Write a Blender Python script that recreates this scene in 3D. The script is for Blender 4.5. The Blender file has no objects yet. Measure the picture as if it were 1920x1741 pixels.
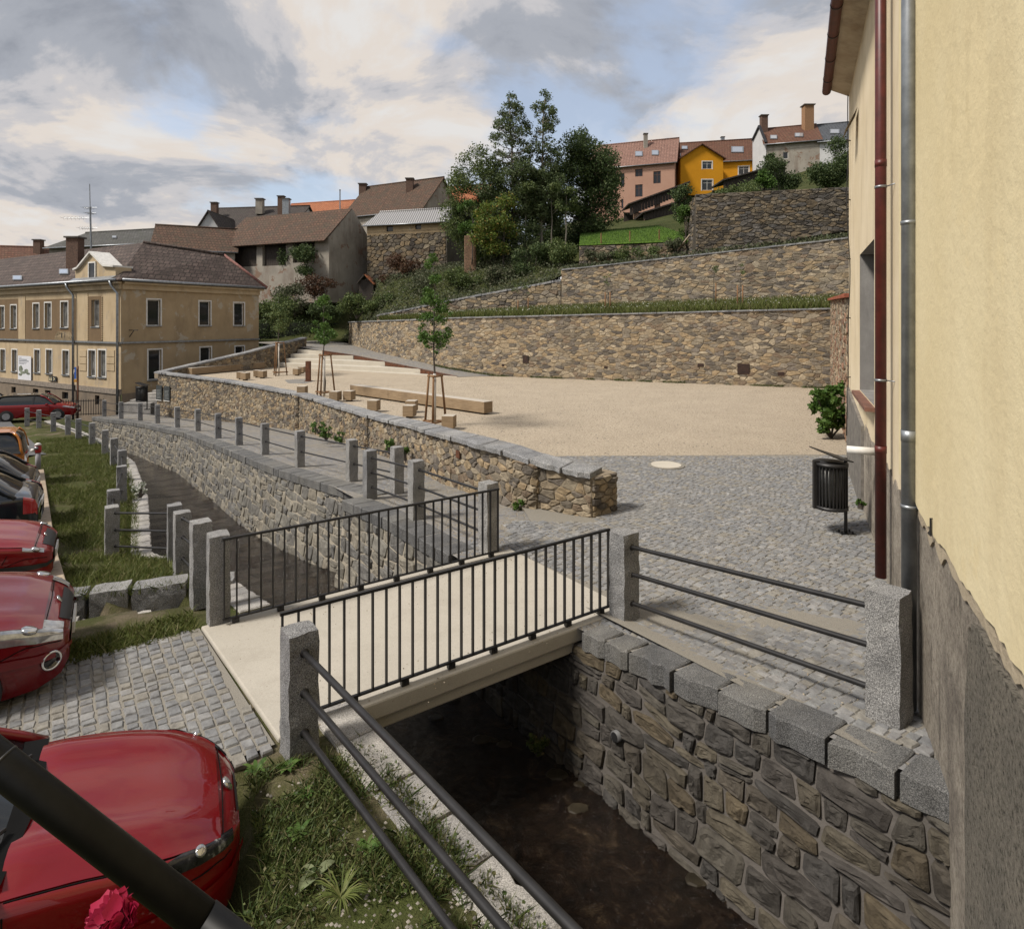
import bpy, math, random
import numpy as np
from mathutils import Vector, Matrix, noise as mnoise

scene = bpy.context.scene
COL = scene.collection
R = math.radians
# ---------------------------------------------------------------- camera, sky, sun, exposure
FPX, CX, HY, CZ = 1130.0, 960.0, 604.0, 3.5      # focal length and horizon of a 1920 px wide frame, eye height above the bridge deck
cam_d = bpy.data.cameras.new("camera"); cam = bpy.data.objects.new("camera", cam_d); COL.objects.link(cam)
cam.location = (0, 0, CZ); cam.rotation_euler = (R(90), 0, 0)
cam_d.sensor_width = 36.0; cam_d.lens = 36.0 * FPX / 1920.0
cam_d.shift_y = -(870.5 - HY) / 1920.0
cam_d.clip_start = 0.05; cam_d.clip_end = 3000.0
scene.camera = cam

SUN_DIR = Vector((-0.58, -0.26, 0.77)).normalized()      # towards the sun
wd = bpy.data.worlds.new("World"); scene.world = wd; wd.use_nodes = True
nt = wd.node_tree; nt.nodes.clear()
def wn(t, **k):
    n = nt.nodes.new(t)
    for a, b in k.items(): setattr(n, a, b)
    return n
wout = wn("ShaderNodeOutputWorld"); wbg = wn("ShaderNodeBackground")
sky = wn("ShaderNodeTexSky", sky_type='NISHITA', sun_disc=False)
sky.sun_elevation = math.asin(SUN_DIR.z); sky.sun_rotation = math.atan2(SUN_DIR.x, SUN_DIR.y)
sky.air_density = 1.0; sky.dust_density = 2.0
wbg.inputs[1].default_value = 0.084
tc = wn("ShaderNodeTexCoord"); sx = wn("ShaderNodeSeparateXYZ"); nt.links.new(tc.outputs['Generated'], sx.inputs[0])
def wmath(op, a, b=None, clamp=False):
    n = wn("ShaderNodeMath", operation=op); n.use_clamp = clamp
    for i, q in enumerate((a, b)):
        if q is None: continue
        if isinstance(q, (int, float)): n.inputs[i].default_value = q
        else: nt.links.new(q, n.inputs[i])
    return n.outputs[0]
zz = wmath('ADD', wmath('ABSOLUTE', sx.outputs[2]), 0.30)
cxy = wn("ShaderNodeCombineXYZ")
nt.links.new(wmath('DIVIDE', sx.outputs[0], zz), cxy.inputs[0]); nt.links.new(wmath('DIVIDE', sx.outputs[1], zz), cxy.inputs[1])
def wnoise(off, scale, detail, rough, dist=0.0):
    mp = wn("ShaderNodeMapping"); mp.inputs['Location'].default_value = off
    nt.links.new(cxy.outputs[0], mp.inputs[0])
    n = wn("ShaderNodeTexNoise"); n.inputs['Scale'].default_value = scale; n.inputs['Detail'].default_value = detail
    n.inputs['Roughness'].default_value = rough; n.inputs['Distortion'].default_value = dist
    nt.links.new(mp.outputs[0], n.inputs['Vector']); return n.outputs['Fac']
def wramp(fac, stops, interp='EASE'):
    r = wn("ShaderNodeValToRGB"); nt.links.new(fac, r.inputs[0]); e = r.color_ramp.elements; r.color_ramp.interpolation = interp
    while len(e) < len(stops): e.new(0.5)
    for q, (p, c) in zip(e, stops): q.position = p; q.color = (*c, 1) if len(c) == 3 else c
    return r.outputs[0]
def wmix(f, a, b):
    m = wn("ShaderNodeMix", data_type='RGBA'); nt.links.new(f, m.inputs[0])
    nt.links.new(a, m.inputs[6]); nt.links.new(b, m.inputs[7]); return m.outputs[2]
SKY_OFF = (5.3, 2.2, 0.0)
cov = wramp(wnoise(SKY_OFF, 1.35, 12, 0.57, 0.35), [(0.39, (0.22, 0.22, 0.22)), (0.51, (1, 1, 1))])
body = wnoise((SKY_OFF[0] + 0.13, SKY_OFF[1] + 0.10, 0.4), 2.0, 12, 0.6, 0.4)
shade = wramp(body, [(0.34, (5.8, 5.65, 5.5)), (0.43, (5.7, 5.2, 4.75)), (0.49, (4.4, 4.3, 4.4)), (0.56, (3.0, 3.15, 3.5)), (0.68, (2.2, 2.35, 2.7))])
blue = wn("ShaderNodeMix", data_type='RGBA', blend_type='ADD'); blue.inputs[0].default_value = 1.0
nt.links.new(sky.outputs[0], blue.inputs[6]); blue.inputs[7].default_value = (1.9, 1.95, 2.0, 1)
wcol = wmix(cov, blue.outputs[2], shade)
nt.links.new(wcol, wbg.inputs[0]); nt.links.new(wbg.outputs[0], wout.inputs[0])

sun_d = bpy.data.lights.new("sun", 'SUN'); sun_d.energy = 2.8; sun_d.angle = R(11); sun_d.color = (1.0, 0.94, 0.86)
sun = bpy.data.objects.new("sun", sun_d); COL.objects.link(sun)
sun.rotation_euler = SUN_DIR.to_track_quat('Z', 'Y').to_euler(); sun.location = (-30, -20, 40)
scene.view_settings.view_transform = 'Standard'; scene.view_settings.look = 'None'
scene.view_settings.exposure = 0.68; scene.view_settings.gamma = 1.0; scene.view_settings.use_curve_mapping = False
scene.render.engine = 'CYCLES'
scene.cycles.use_denoising = True; scene.cycles.max_bounces = 6; scene.cycles.diffuse_bounces = 3
scene.cycles.glossy_bounces = 3; scene.cycles.transparent_max_bounces = 6; scene.cycles.transmission_bounces = 3
scene.cycles.caustics_reflective = False; scene.cycles.caustics_refractive = False

# ---------------------------------------------------------------- helpers
def V(*a): return Vector(a)
def PY(u, v, Y): return V((u - CX) / FPX * Y, Y, CZ - (v - HY) / FPX * Y)
def PZ(u, v, z): return PY(u, v, (CZ - z) * FPX / (v - HY))
def on_plane(u, v, p0, d):
    """world point where the sight line of (u, v) meets the vertical plane through p0 along d"""
    a = (u - CX) / FPX; Y = (p0[0] * d[1] - p0[1] * d[0]) / (a * d[1] - d[0])
    return PY(u, v, Y)
def interp(pts, x):
    if x <= pts[0][0]: return pts[0][1]
    for (a, b), (c, d) in zip(pts, pts[1:]):
        if x <= c: return b + (d - b) * (x - a) / (c - a)
    return pts[-1][1]
def tag(o, label=None, cat=None, group=None, kind=None):
    if label: o["label"] = label
    if cat: o["category"] = cat
    if group: o["group"] = group
    if kind: o["kind"] = kind
    return o
ORG = {}
def thing(name, label, cat, loc=(0, 0, 0), rz=0.0, group=None, local=False):
    o = bpy.data.objects.new(name, None); COL.objects.link(o); o.location = loc; o.rotation_euler = (0, 0, rz)
    o.empty_display_size = 0.1
    ORG[o.name] = Vector((0, 0, 0)) if local else Vector(loc)
    return tag(o, label, cat, group)
class MB:
    """collects faces; build() links them as one mesh object"""
    def __init__(s): s.v = []; s.f = []; s.m = []
    def add(s, vs, fs, mi=0):
        n = len(s.v); s.v.extend(vs)
        for f in fs: s.f.append([i + n for i in f]); s.m.append(mi)
        return s
    def hexa(s, b, t, mi=0):
        """b, t: four bottom and four top points, both anticlockwise from above"""
        return s.add(list(b) + list(t), [(3, 2, 1, 0), (4, 5, 6, 7), (0, 1, 5, 4), (1, 2, 6, 5), (2, 3, 7, 6), (3, 0, 4, 7)], mi)
    def box(s, c, size, M=None, mi=0):
        hx, hy, hz = size[0] / 2, size[1] / 2, size[2] / 2; c = Vector(c)
        q = [V(-hx, -hy, -hz), V(hx, -hy, -hz), V(hx, hy, -hz), V(-hx, hy, -hz), V(-hx, -hy, hz), V(hx, -hy, hz), V(hx, hy, hz), V(-hx, hy, hz)]
        if M is not None: q = [M @ a for a in q]
        return s.hexa([c + a for a in q[:4]], [c + a for a in q[4:]], mi)
    def beam(s, a, b, w, h, up=(0, 0, 1), mi=0):
        a, b = Vector(a), Vector(b); d = (b - a).normalized(); up = Vector(up)
        r = d.cross(up)
        if r.length < 1e-4: r = d.cross(V(1, 0, 0))
        r.normalize(); n = r.cross(d)
        r *= w / 2; n *= h / 2
        return s.add([a - r - n, a + r - n, a + r + n, a - r + n, b - r - n, b + r - n, b + r + n, b - r + n],
                     [(0, 1, 2, 3), (7, 6, 5, 4), (0, 4, 5, 1), (1, 5, 6, 2), (2, 6, 7, 3), (3, 7, 4, 0)], mi)
    def tube(s, pts, rad, n=8, cap=True, mi=0):
        pts = [Vector(p) for p in pts]; k = len(pts)
        rads = rad if isinstance(rad, (list, tuple)) else [rad] * k
        vs = []; prev = None
        for i, p in enumerate(pts):
            d = (pts[min(i + 1, k - 1)] - pts[max(i - 1, 0)])
            d = d.normalized() if d.length > 1e-9 else V(0, 0, 1)
            if prev is None:
                a = d.cross(V(0, 0, 1)) if abs(d.z) < 0.95 else d.cross(V(1, 0, 0))
            else:
                a = prev - d * prev.dot(d)
            a.normalize(); prev = a; b = d.cross(a)
            for j in range(n):
                t = 2 * math.pi * j / n; vs.append(p + (a * math.cos(t) + b * math.sin(t)) * rads[i])
        fs = []
        for i in range(k - 1):
            for j in range(n):
                fs.append((i * n + j, i * n + (j + 1) % n, (i + 1) * n + (j + 1) % n, (i + 1) * n + j))
        if cap: fs.append(tuple(range(n - 1, -1, -1))); fs.append(tuple((k - 1) * n + j for j in range(n)))
        return s.add(vs, fs, mi)
    def prism(s, poly, z0, z1, mi=0):
        """poly: xy points anticlockwise"""
        n = len(poly)
        vs = [V(p[0], p[1], z0) for p in poly] + [V(p[0], p[1], z1) for p in poly]
        fs = [tuple(range(n - 1, -1, -1)), tuple(range(n, 2 * n))] + [(i, (i + 1) % n, n + (i + 1) % n, n + i) for i in range(n)]
        return s.add(vs, fs, mi)
    def grid(s, rows, mi=0, flip=False):
        n = len(rows[0]); vs = [p for r in rows for p in r]; fs = []
        for i in range(len(rows) - 1):
            for j in range(n - 1):
                q = (i * n + j, i * n + j + 1, (i + 1) * n + j + 1, (i + 1) * n + j)
                fs.append(q[::-1] if flip else q)
        return s.add(vs, fs, mi)
    def build(s, name, mat, parent=None, smooth=False, kind=None, bevel=0.0):
        me = bpy.data.meshes.new(name)
        off = Vector((0, 0, 0))
        if parent is not None: off = ORG.get(parent.name, off)
        me.from_pydata([tuple(Vector(p) - off) for p in s.v], [], s.f)
        mats = mat if isinstance(mat, (list, tuple)) else [mat]
        for m in mats: me.materials.append(m)
        if len(mats) > 1: me.polygons.foreach_set("material_index", s.m)
        if smooth: me.polygons.foreach_set("use_smooth", [True] * len(me.polygons))
        me.update()
        o = bpy.data.objects.new(name, me); COL.objects.link(o)
        if parent is not None: o.parent = parent; ORG[o.name] = off
        if bevel:
            b = o.modifiers.new("bevel", 'BEVEL'); b.width = bevel; b.segments = 2; b.limit_method = 'ANGLE'
        if kind: o["kind"] = kind
        return o
def structure(name, mb, mat, smooth=False): return tag(mb.build(name, mat, None, smooth), kind="structure")
def copy_tree(o, parent=None):
    c = o.copy(); COL.objects.link(c); c.parent = parent; ORG[c.name] = ORG.get(o.name, Vector((0, 0, 0)))
    for ch in list(o.children): copy_tree(ch, c)
    return c
def arrays_to_obj(name, verts, faces, mat, parent=None, kind=None, smooth=False):
    """verts (N,3), faces (M,k) numpy"""
    me = bpy.data.meshes.new(name); N = len(verts); M, k = faces.shape
    if parent is not None: verts = verts - np.array(ORG.get(parent.name, Vector((0, 0, 0))))
    me.vertices.add(N); me.vertices.foreach_set("co", np.ascontiguousarray(verts, dtype=np.float32).ravel())
    me.loops.add(M * k); me.loops.foreach_set("vertex_index", faces.astype(np.int32).ravel())
    me.polygons.add(M); me.polygons.foreach_set("loop_start", np.arange(0, M * k, k, dtype=np.int32))
    me.materials.append(mat); me.update(calc_edges=True); me.validate()
    o = bpy.data.objects.new(name, me); COL.objects.link(o)
    if parent is not None: o.parent = parent; ORG[o.name] = ORG.get(parent.name, Vector((0, 0, 0)))
    if kind: o["kind"] = kind
    return o

# ---------------------------------------------------------------- materials
class NT:
    def __init__(s, name):
        s.m = bpy.data.materials.new(name); s.m.use_nodes = True; s.t = s.m.node_tree; s.t.nodes.clear()
        s.out = s.n("ShaderNodeOutputMaterial"); s.p = s.n("ShaderNodeBsdfPrincipled"); s.l(s.p.outputs[0], s.out.inputs[0])
        s.pos = s.n("ShaderNodeNewGeometry")
    def n(s, t, **k):
        q = s.t.nodes.new(t)
        for a, b in k.items(): setattr(q, a, b)
        return q
    def l(s, a, b): s.t.links.new(a, b)
    def noise(s, scale, detail=4, rough=0.6, stretch=None, dist=0.0, obj=False):
        q = s.n("ShaderNodeTexNoise"); q.inputs['Scale'].default_value = scale; q.inputs['Detail'].default_value = detail
        q.inputs['Roughness'].default_value = rough; q.inputs['Distortion'].default_value = dist
        src = s.n("ShaderNodeTexCoord").outputs['Object'] if obj else s.pos.outputs['Position']
        if stretch:
            mp = s.n("ShaderNodeMapping"); mp.inputs['Scale'].default_value = stretch; s.l(src, mp.inputs[0]); src = mp.outputs[0]
        s.l(src, q.inputs['Vector']); return q.outputs['Fac']
    def ramp(s, fac, stops, interp='LINEAR'):
        r = s.n("ShaderNodeValToRGB"); s.l(fac, r.inputs[0]); e = r.color_ramp.elements; r.color_ramp.interpolation = interp
        while len(e) < len(stops): e.new(0.5)
        for q, (p, c) in zip(e, stops): q.position = p; q.color = (*c, 1)
        return r.outputs[0]
    def mix(s, fac, a, b, mode='MIX'):
        m = s.n("ShaderNodeMix", data_type='RGBA', blend_type=mode)
        for i, q in ((0, fac), (6, a), (7, b)):
            if isinstance(q, (int, float)): m.inputs[i].default_value = q
            elif isinstance(q, tuple): m.inputs[i].default_value = (*q, 1)
            else: s.l(q, m.inputs[i])
        return m.outputs[2]
    def math(s, op, a, b=0.0, clamp=False):
        m = s.n("ShaderNodeMath", operation=op); m.use_clamp = clamp
        for i, q in enumerate((a, b)):
            if isinstance(q, (int, float)): m.inputs[i].default_value = q
            else: s.l(q, m.inputs[i])
        return m.outputs[0]
    def rand(s):
        o = s.n("ShaderNodeObjectInfo")
        return s.math('FRACT', s.math('ADD', o.outputs['Random'], s.pos.outputs['Random Per Island']))
    def bump(s, h, strength=0.3, dist=0.02):
        b = s.n("ShaderNodeBump"); b.inputs['Strength'].default_value = strength; b.inputs['Distance'].default_value = dist
        s.l(h, b.inputs['Height']); s.l(b.outputs[0], s.p.inputs['Normal'])
    def fin(s, col, rough=0.85, metal=0.0, spec=None):
        if isinstance(col, tuple): s.p.inputs['Base Color'].default_value = (*col, 1)
        else: s.l(col, s.p.inputs['Base Color'])
        if isinstance(rough, (int, float)): s.p.inputs['Roughness'].default_value = rough
        else: s.l(rough, s.p.inputs['Roughness'])
        s.p.inputs['Metallic'].default_value = metal
        if spec is not None: s.p.inputs['Specular IOR Level'].default_value = spec
        return s.m
def flat(name, c, rough=0.6, metal=0.0, spec=None, var=0.12, scale=6.0):
    t = NT(name); lo = tuple(x * (1 - var) for x in c); hi = tuple(min(1, x * (1 + var)) for x in c)
    col = t.ramp(t.noise(scale, 5), [(0.35, lo), (0.65, hi)])
    return t.fin(col, rough, metal, spec)
def stone_mat(name, cols, rough=0.88, bscale=28, bstr=0.5, dirt=(0.05, 0.045, 0.04), dirt_amt=0.5):
    t = NT(name); n = len(cols)
    base = t.ramp(t.rand(), [(i / n, c) for i, c in enumerate(cols)], 'CONSTANT')
    a = t.noise(9, 6, 0.65); base = t.mix(1.0, base, t.ramp(a, [(0.3, (0.62, 0.6, 0.58)), (0.7, (1.3, 1.28, 1.22))]), 'MULTIPLY')
    st = t.ramp(t.noise(1.1, 5, 0.6), [(0.48, (0, 0, 0)), (0.72, (1, 1, 1))])
    base = t.mix(t.math('MULTIPLY', st, dirt_amt), base, dirt)
    t.bump(t.noise(bscale, 6, 0.7), bstr, 0.02)
    return t.fin(base, rough, spec=0.25)
def granite_mat(name, lo, hi, mid, scale=125, bstr=0.7, stain=(0.22, 0.2, 0.16)):
    t = NT(name)
    sp = t.ramp(t.noise(scale, 3, 0.7), [(0.36, lo), (0.5, mid), (0.64, hi)])
    big = t.ramp(t.noise(3.0, 4), [(0.35, (0.75, 0.75, 0.75)), (0.7, (1.15, 1.14, 1.12))])
    c = t.mix(1.0, sp, big, 'MULTIPLY')
    rv = t.ramp(t.rand(), [(0, (0.82, 0.82, 0.84)), (1, (1.15, 1.13, 1.1))]); c = t.mix(1.0, c, rv, 'MULTIPLY')
    c = t.mix(t.math('MULTIPLY', t.ramp(t.noise(0.9, 4), [(0.5, (0, 0, 0)), (0.75, (1, 1, 1))]), 0.35), c, stain)
    t.bump(t.noise(38, 6, 0.75), bstr, 0.02)
    return t.fin(c, 0.9, spec=0.2)
def plaster_mat(name, c, c2, stain, s1=0.7, s2=3.0, stain_amt=0.5, bscale=30, bstr=0.25, rough=0.92, patch=None):
    t = NT(name)
    base = t.mix(t.ramp(t.noise(s1, 6, 0.6), [(0.35, (0, 0, 0)), (0.65, (1, 1, 1))]), c, c2)
    sm = t.ramp(t.noise(s2, 6, 0.65, (1, 1, 0.25)), [(0.5, (0, 0, 0)), (0.75, (1, 1, 1))])
    base = t.mix(t.math('MULTIPLY', sm, stain_amt), base, stain)
    if patch: base = t.mix(t.ramp(t.noise(0.75, 7, 0.68, dist=0.3), [(0.585, (0, 0, 0)), (0.61, (1, 1, 1))]), base, patch)
    t.bump(t.noise(bscale, 5, 0.7), bstr, 0.02)
    return t.fin(base, rough, spec=0.2)
def specked_concrete(name, c, c2, stain):
    t = NT(name); base = t.mix(t.ramp(t.noise(0.9, 6, 0.6), [(0.35, (0, 0, 0)), (0.65, (1, 1, 1))]), c, c2)
    base = t.mix(t.math('MULTIPLY', t.ramp(t.noise(2.3, 6, 0.7), [(0.5, (0, 0, 0)), (0.72, (1, 1, 1))]), 0.45), base, stain)
    base = t.mix(1.0, base, t.ramp(t.noise(130, 3, 0.7), [(0.35, (0.86, 0.86, 0.86)), (0.65, (1.08, 1.08, 1.08))]), 'MULTIPLY')
    base = t.mix(t.ramp(t.noise(42, 2, 0.5), [(0.735, (0, 0, 0)), (0.75, (1, 1, 1))]), base, (0.09, 0.07, 0.05)); t.bump(t.noise(90, 3), 0.15, 0.01)
    return t.fin(base, 0.9, spec=0.2)
def roof_mat(name, c1, c2, c3, rows=3.5, moss=(0.10, 0.10, 0.06), moss_amt=0.4, axis=2):
    t = NT(name)
    w = t.n("ShaderNodeTexBrick"); w.inputs['Scale'].default_value = 1.0
    w.inputs['Brick Width'].default_value = 0.34; w.inputs['Row Height'].default_value = 0.62 / rows
    w.inputs['Mortar Size'].default_value = 0.03; w.inputs['Mortar Smooth'].default_value = 0.4
    w.inputs['Color1'].default_value = (*c1, 1); w.inputs['Color2'].default_value = (*c2, 1); w.inputs['Mortar'].default_value = tuple(x * 0.3 for x in c1) + (1,)
    sp = t.n("ShaderNodeSeparateXYZ"); t.l(t.pos.outputs['Position'], sp.inputs[0])
    cb = t.n("ShaderNodeCombineXYZ"); t.l(t.math('ADD', sp.outputs[0], t.math('MULTIPLY', sp.outputs[1], 0.3)), cb.inputs[0]); t.l(sp.outputs[2], cb.inputs[1])
    t.l(cb.outputs[0], w.inputs['Vector'])
    c = t.mix(t.ramp(t.noise(0.8, 5), [(0.4, (0, 0, 0)), (0.7, (0.8, 0.8, 0.8))]), w.outputs['Color'], c3)
    c = t.mix(t.math('MULTIPLY', t.ramp(t.noise(2.2, 6, 0.7), [(0.5, (0, 0, 0)), (0.7, (1, 1, 1))]), moss_amt), c, moss)
    c = t.mix(1.0, c, t.ramp(t.noise(5.5, 5, 0.75), [(0.32, (0.55, 0.55, 0.55)), (0.68, (1.45, 1.42, 1.38))]), 'MULTIPLY')
    t.bump(w.outputs['Fac'], -0.6, 0.03)
    return t.fin(c, 0.85, spec=0.25)
def leaf_mat(name, cols, trans=0.3):
    t = NT(name); n = len(cols)
    c = t.ramp(t.rand(), [(i / max(1, n - 1), q) for i, q in enumerate(cols)])
    t.fin(c, 0.6, spec=0.3)
    tr = t.n("ShaderNodeBsdfTranslucent"); t.l(c, tr.inputs[0]); mx = t.n("ShaderNodeMixShader"); mx.inputs[0].default_value = trans
    t.l(t.p.outputs[0], mx.inputs[1]); t.l(tr.outputs[0], mx.inputs[2]); t.l(mx.outputs[0], t.out.inputs[0])
    return t.m
def wood_mat(name, c1, c2, axis=(1, 1, 8), scale=5, rough=0.75, silver=None):
    t = NT(name); c = t.ramp(t.noise(scale, 6, 0.6, axis, 0.4), [(0.3, c1), (0.7, c2)])
    c = t.mix(t.math('MULTIPLY', t.ramp(t.noise(1.3, 3), [(0.5, (0, 0, 0)), (0.8, (1, 1, 1))]), 0.4), c, tuple(x * 0.55 for x in c1))
    if silver:
        sn = t.n("ShaderNodeSeparateXYZ"); t.l(t.pos.outputs['True Normal'], sn.inputs[0]); c = t.mix(t.math('MULTIPLY', sn.outputs[2], 0.85, True), c, silver)
    t.bump(t.noise(scale * 4, 5, 0.6, axis), 0.15, 0.01); return t.fin(c, rough, spec=0.3)
def paint_mat(name, c, rough=0.3, coat=1.0, metal=0.0):
    t = NT(name); t.fin(t.ramp(t.noise(3.0, 3), [(0.4, tuple(x * 0.93 for x in c)), (0.6, c)]), rough, metal)
    t.p.inputs['Coat Weight'].default_value = coat; t.p.inputs['Coat Roughness'].default_value = 0.015; t.p.inputs['Specular IOR Level'].default_value = 0.15
    return t.m
M = {}
SAND = [(0.34, 0.275, 0.19), (0.27, 0.22, 0.155), (0.20, 0.17, 0.13), (0.38, 0.32, 0.235), (0.16, 0.14, 0.115), (0.31, 0.24, 0.155), (0.26, 0.225, 0.18), (0.13, 0.115, 0.10), (0.36, 0.275, 0.175), (0.21, 0.16, 0.115), (0.31, 0.265, 0.2), (0.19, 0.165, 0.14)]
M['sandstone'] = stone_mat("sandstone_rubble", SAND, dirt_amt=0.35)
M['plaza_stone'] = stone_mat("dusty_rubble", [tuple(x * 0.86 for x in c) for c in SAND], dirt_amt=0.4)
M['dark_rubble'] = stone_mat("dark_rubble", [tuple(0.5 * x for x in c) for c in SAND[:8]] + [(0.13, 0.12, 0.11), (0.09, 0.085, 0.08)], dirt_amt=0.6)
M['channel_stone'] = stone_mat("channel_stone", [(0.185, 0.178, 0.16), (0.145, 0.14, 0.13), (0.215, 0.20, 0.17), (0.13, 0.127, 0.122), (0.17, 0.16, 0.138), (0.225, 0.205, 0.17), (0.155, 0.152, 0.147)], dirt=(0.06, 0.055, 0.05), dirt_amt=0.4)
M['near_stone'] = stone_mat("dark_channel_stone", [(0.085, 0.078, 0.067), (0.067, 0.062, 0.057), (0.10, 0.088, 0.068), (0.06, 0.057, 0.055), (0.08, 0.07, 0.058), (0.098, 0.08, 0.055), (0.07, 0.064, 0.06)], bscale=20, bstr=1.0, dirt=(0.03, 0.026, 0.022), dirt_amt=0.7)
M['barn_stone'] = stone_mat("barn_stone", [tuple(0.62 * x for x in c) for c in SAND], dirt=(0.04, 0.03, 0.025), dirt_amt=0.7)
M['granite'] = granite_mat("hewn_granite", (0.09, 0.09, 0.092), (0.50, 0.50, 0.49), (0.25, 0.25, 0.25), bstr=1.0)
M['granite_dark'] = granite_mat("old_granite_coping", (0.055, 0.055, 0.055), (0.27, 0.27, 0.26), (0.14, 0.14, 0.138), bstr=1.0)
M['granite_light'] = granite_mat("pale_granite", (0.18, 0.175, 0.165), (0.55, 0.53, 0.5), (0.36, 0.345, 0.32))
M['coping'] = granite_mat("coping_slab", (0.13, 0.135, 0.14), (0.40, 0.40, 0.40), (0.25, 0.255, 0.26), scale=45)
M['mortar_sand'] = plaster_mat("sand_mortar", (0.275, 0.225, 0.16), (0.22, 0.18, 0.13), (0.11, 0.092, 0.07), 1.5, 2.5, 0.5, 45, 0.6)
M['mortar_dark'] = plaster_mat("dark_mortar", (0.12, 0.105, 0.085), (0.09, 0.08, 0.065), (0.045, 0.04, 0.035), 1.5, 2.5, 0.5, 45, 0.6)
M['mortar_grey'] = plaster_mat("grey_mortar", (0.145, 0.13, 0.117), (0.10, 0.09, 0.08), (0.04, 0.035, 0.03), 1.2, 1.5, 0.7, 40, 0.5)
M['mortar_light'] = plaster_mat("light_mortar", (0.36, 0.32, 0.255), (0.30, 0.265, 0.21), (0.12, 0.11, 0.09), 1.2, 1.5, 0.5, 40, 0.4)
M['sett'] = stone_mat("granite_sett", [(0.23, 0.233, 0.24), (0.195, 0.2, 0.21), (0.265, 0.265, 0.268), (0.21, 0.215, 0.222), (0.18, 0.185, 0.195), (0.21, 0.21, 0.215), (0.235, 0.225, 0.205), (0.19, 0.195, 0.205)], bscale=45, bstr=0.6, dirt=(0.25, 0.225, 0.18), dirt_amt=0.35)
M['iron'] = flat("dark_iron", (0.022, 0.021, 0.021), 0.45, 0.3, var=0.25)
M['concrete'] = specked_concrete("pale_concrete", (0.44, 0.405, 0.345), (0.40, 0.368, 0.31), (0.31, 0.28, 0.23))
M['concrete_white'] = plaster_mat("white_concrete", (0.50, 0.46, 0.385), (0.45, 0.41, 0.34), (0.30, 0.27, 0.22), 0.8, 1.2, 0.35, 60, 0.08)
M['oak'] = wood_mat("weathered_oak", (0.19, 0.13, 0.075), (0.32, 0.235, 0.145), (0.6, 0.6, 9), silver=(0.47, 0.43, 0.37))
M['stake'] = wood_mat("brown_stake", (0.14, 0.075, 0.035), (0.24, 0.13, 0.06), (9, 9, 1))
M['corten'] = flat("corten_steel", (0.12, 0.045, 0.02), 0.8, 0.2, var=0.35)
M['glass'] = flat("window_glass", (0.018, 0.02, 0.022), 0.06, 0.0, 0.6)
M['white'] = flat("white_paint", (0.62, 0.60, 0.56), 0.7)
M['zinc'] = flat("zinc_sheet", (0.27, 0.285, 0.30), 0.42, 0.7, var=0.2)
M['black'] = flat("black_plastic", (0.014, 0.014, 0.015), 0.5)
M['rubber'] = flat("rubber", (0.012, 0.012, 0.012), 0.85)
# ---------------------------------------------------------------- masonry helpers
class Path:
    def __init__(s, pts):
        s.p = [Vector((a[0], a[1])) for a in pts]; s.c = [0.0]
        for a, b in zip(s.p, s.p[1:]): s.c.append(s.c[-1] + (b - a).length)
        s.L = s.c[-1]
    def seg(s, q):
        for i in range(len(s.p) - 1):
            if q <= s.c[i + 1] or i == len(s.p) - 2: return i
    def at(s, q):
        i = s.seg(q); a, b = s.p[i], s.p[i + 1]; d = (b - a).normalized()
        return a + d * (q - s.c[i]), d
    def off(s, q, w, side):
        p, d = s.at(q); return p + Vector((-d.y, d.x)) * side * w
    def s_at(s, i): return s.c[i]
    def offset_path(s, w, side):
        out = []
        for i, p in enumerate(s.p):
            d = (s.p[min(i + 1, len(s.p) - 1)] - s.p[max(i - 1, 0)]).normalized()
            out.append(p + Vector((-d.y, d.x)) * side * w)
        return Path(out)
def zfun(path, zs): return lambda q: interp(list(zip(path.c, zs)), q)
def clip(poly, px, py, nx, ny):
    """keep the side where (p - (px,py)).n <= 0"""
    out = []; m = len(poly)
    for i in range(m):
        a, b = poly[i], poly[(i + 1) % m]
        da = (a[0] - px) * nx + (a[1] - py) * ny; db = (b[0] - px) * nx + (b[1] - py) * ny
        if da <= 0: out.append(a)
        if (da < 0 < db) or (db < 0 < da):
            k = da / (da - db); out.append((a[0] + (b[0] - a[0]) * k, a[1] + (b[1] - a[1]) * k))
    return out
def cells(x0, x1, y0, y1, cw, ch, rng, jit=0.36, drop=0.14):
    """irregular courses of cells over a rectangle, as polygons"""
    nx, ny = int((x1 - x0) / cw) + 3, int((y1 - y0) / ch) + 3; seeds = {}
    for j in range(-1, ny):
        for i in range(-1, nx):
            if rng.random() < drop: continue
            seeds[i, j] = (i + 0.5 * (j % 2) + rng.uniform(-jit, jit), j + rng.uniform(-jit, jit))
    for (i, j), (sx_, sy_) in seeds.items():
        poly = [(sx_ - 1.5, sy_ - 1.5), (sx_ + 1.5, sy_ - 1.5), (sx_ + 1.5, sy_ + 1.5), (sx_ - 1.5, sy_ + 1.5)]
        for dj in (-2, -1, 0, 1, 2):
            for di in (-2, -1, 0, 1, 2):
                o = seeds.get((i + di, j + dj))
                if o is None or (di == 0 and dj == 0): continue
                poly = clip(poly, (sx_ + o[0]) / 2, (sy_ + o[1]) / 2, o[0] - sx_, o[1] - sy_)
                if len(poly) < 3: break
            if len(poly) < 3: break
        if len(poly) >= 3: yield [(x0 + a * cw, y0 + b * ch) for a, b in poly]
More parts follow.
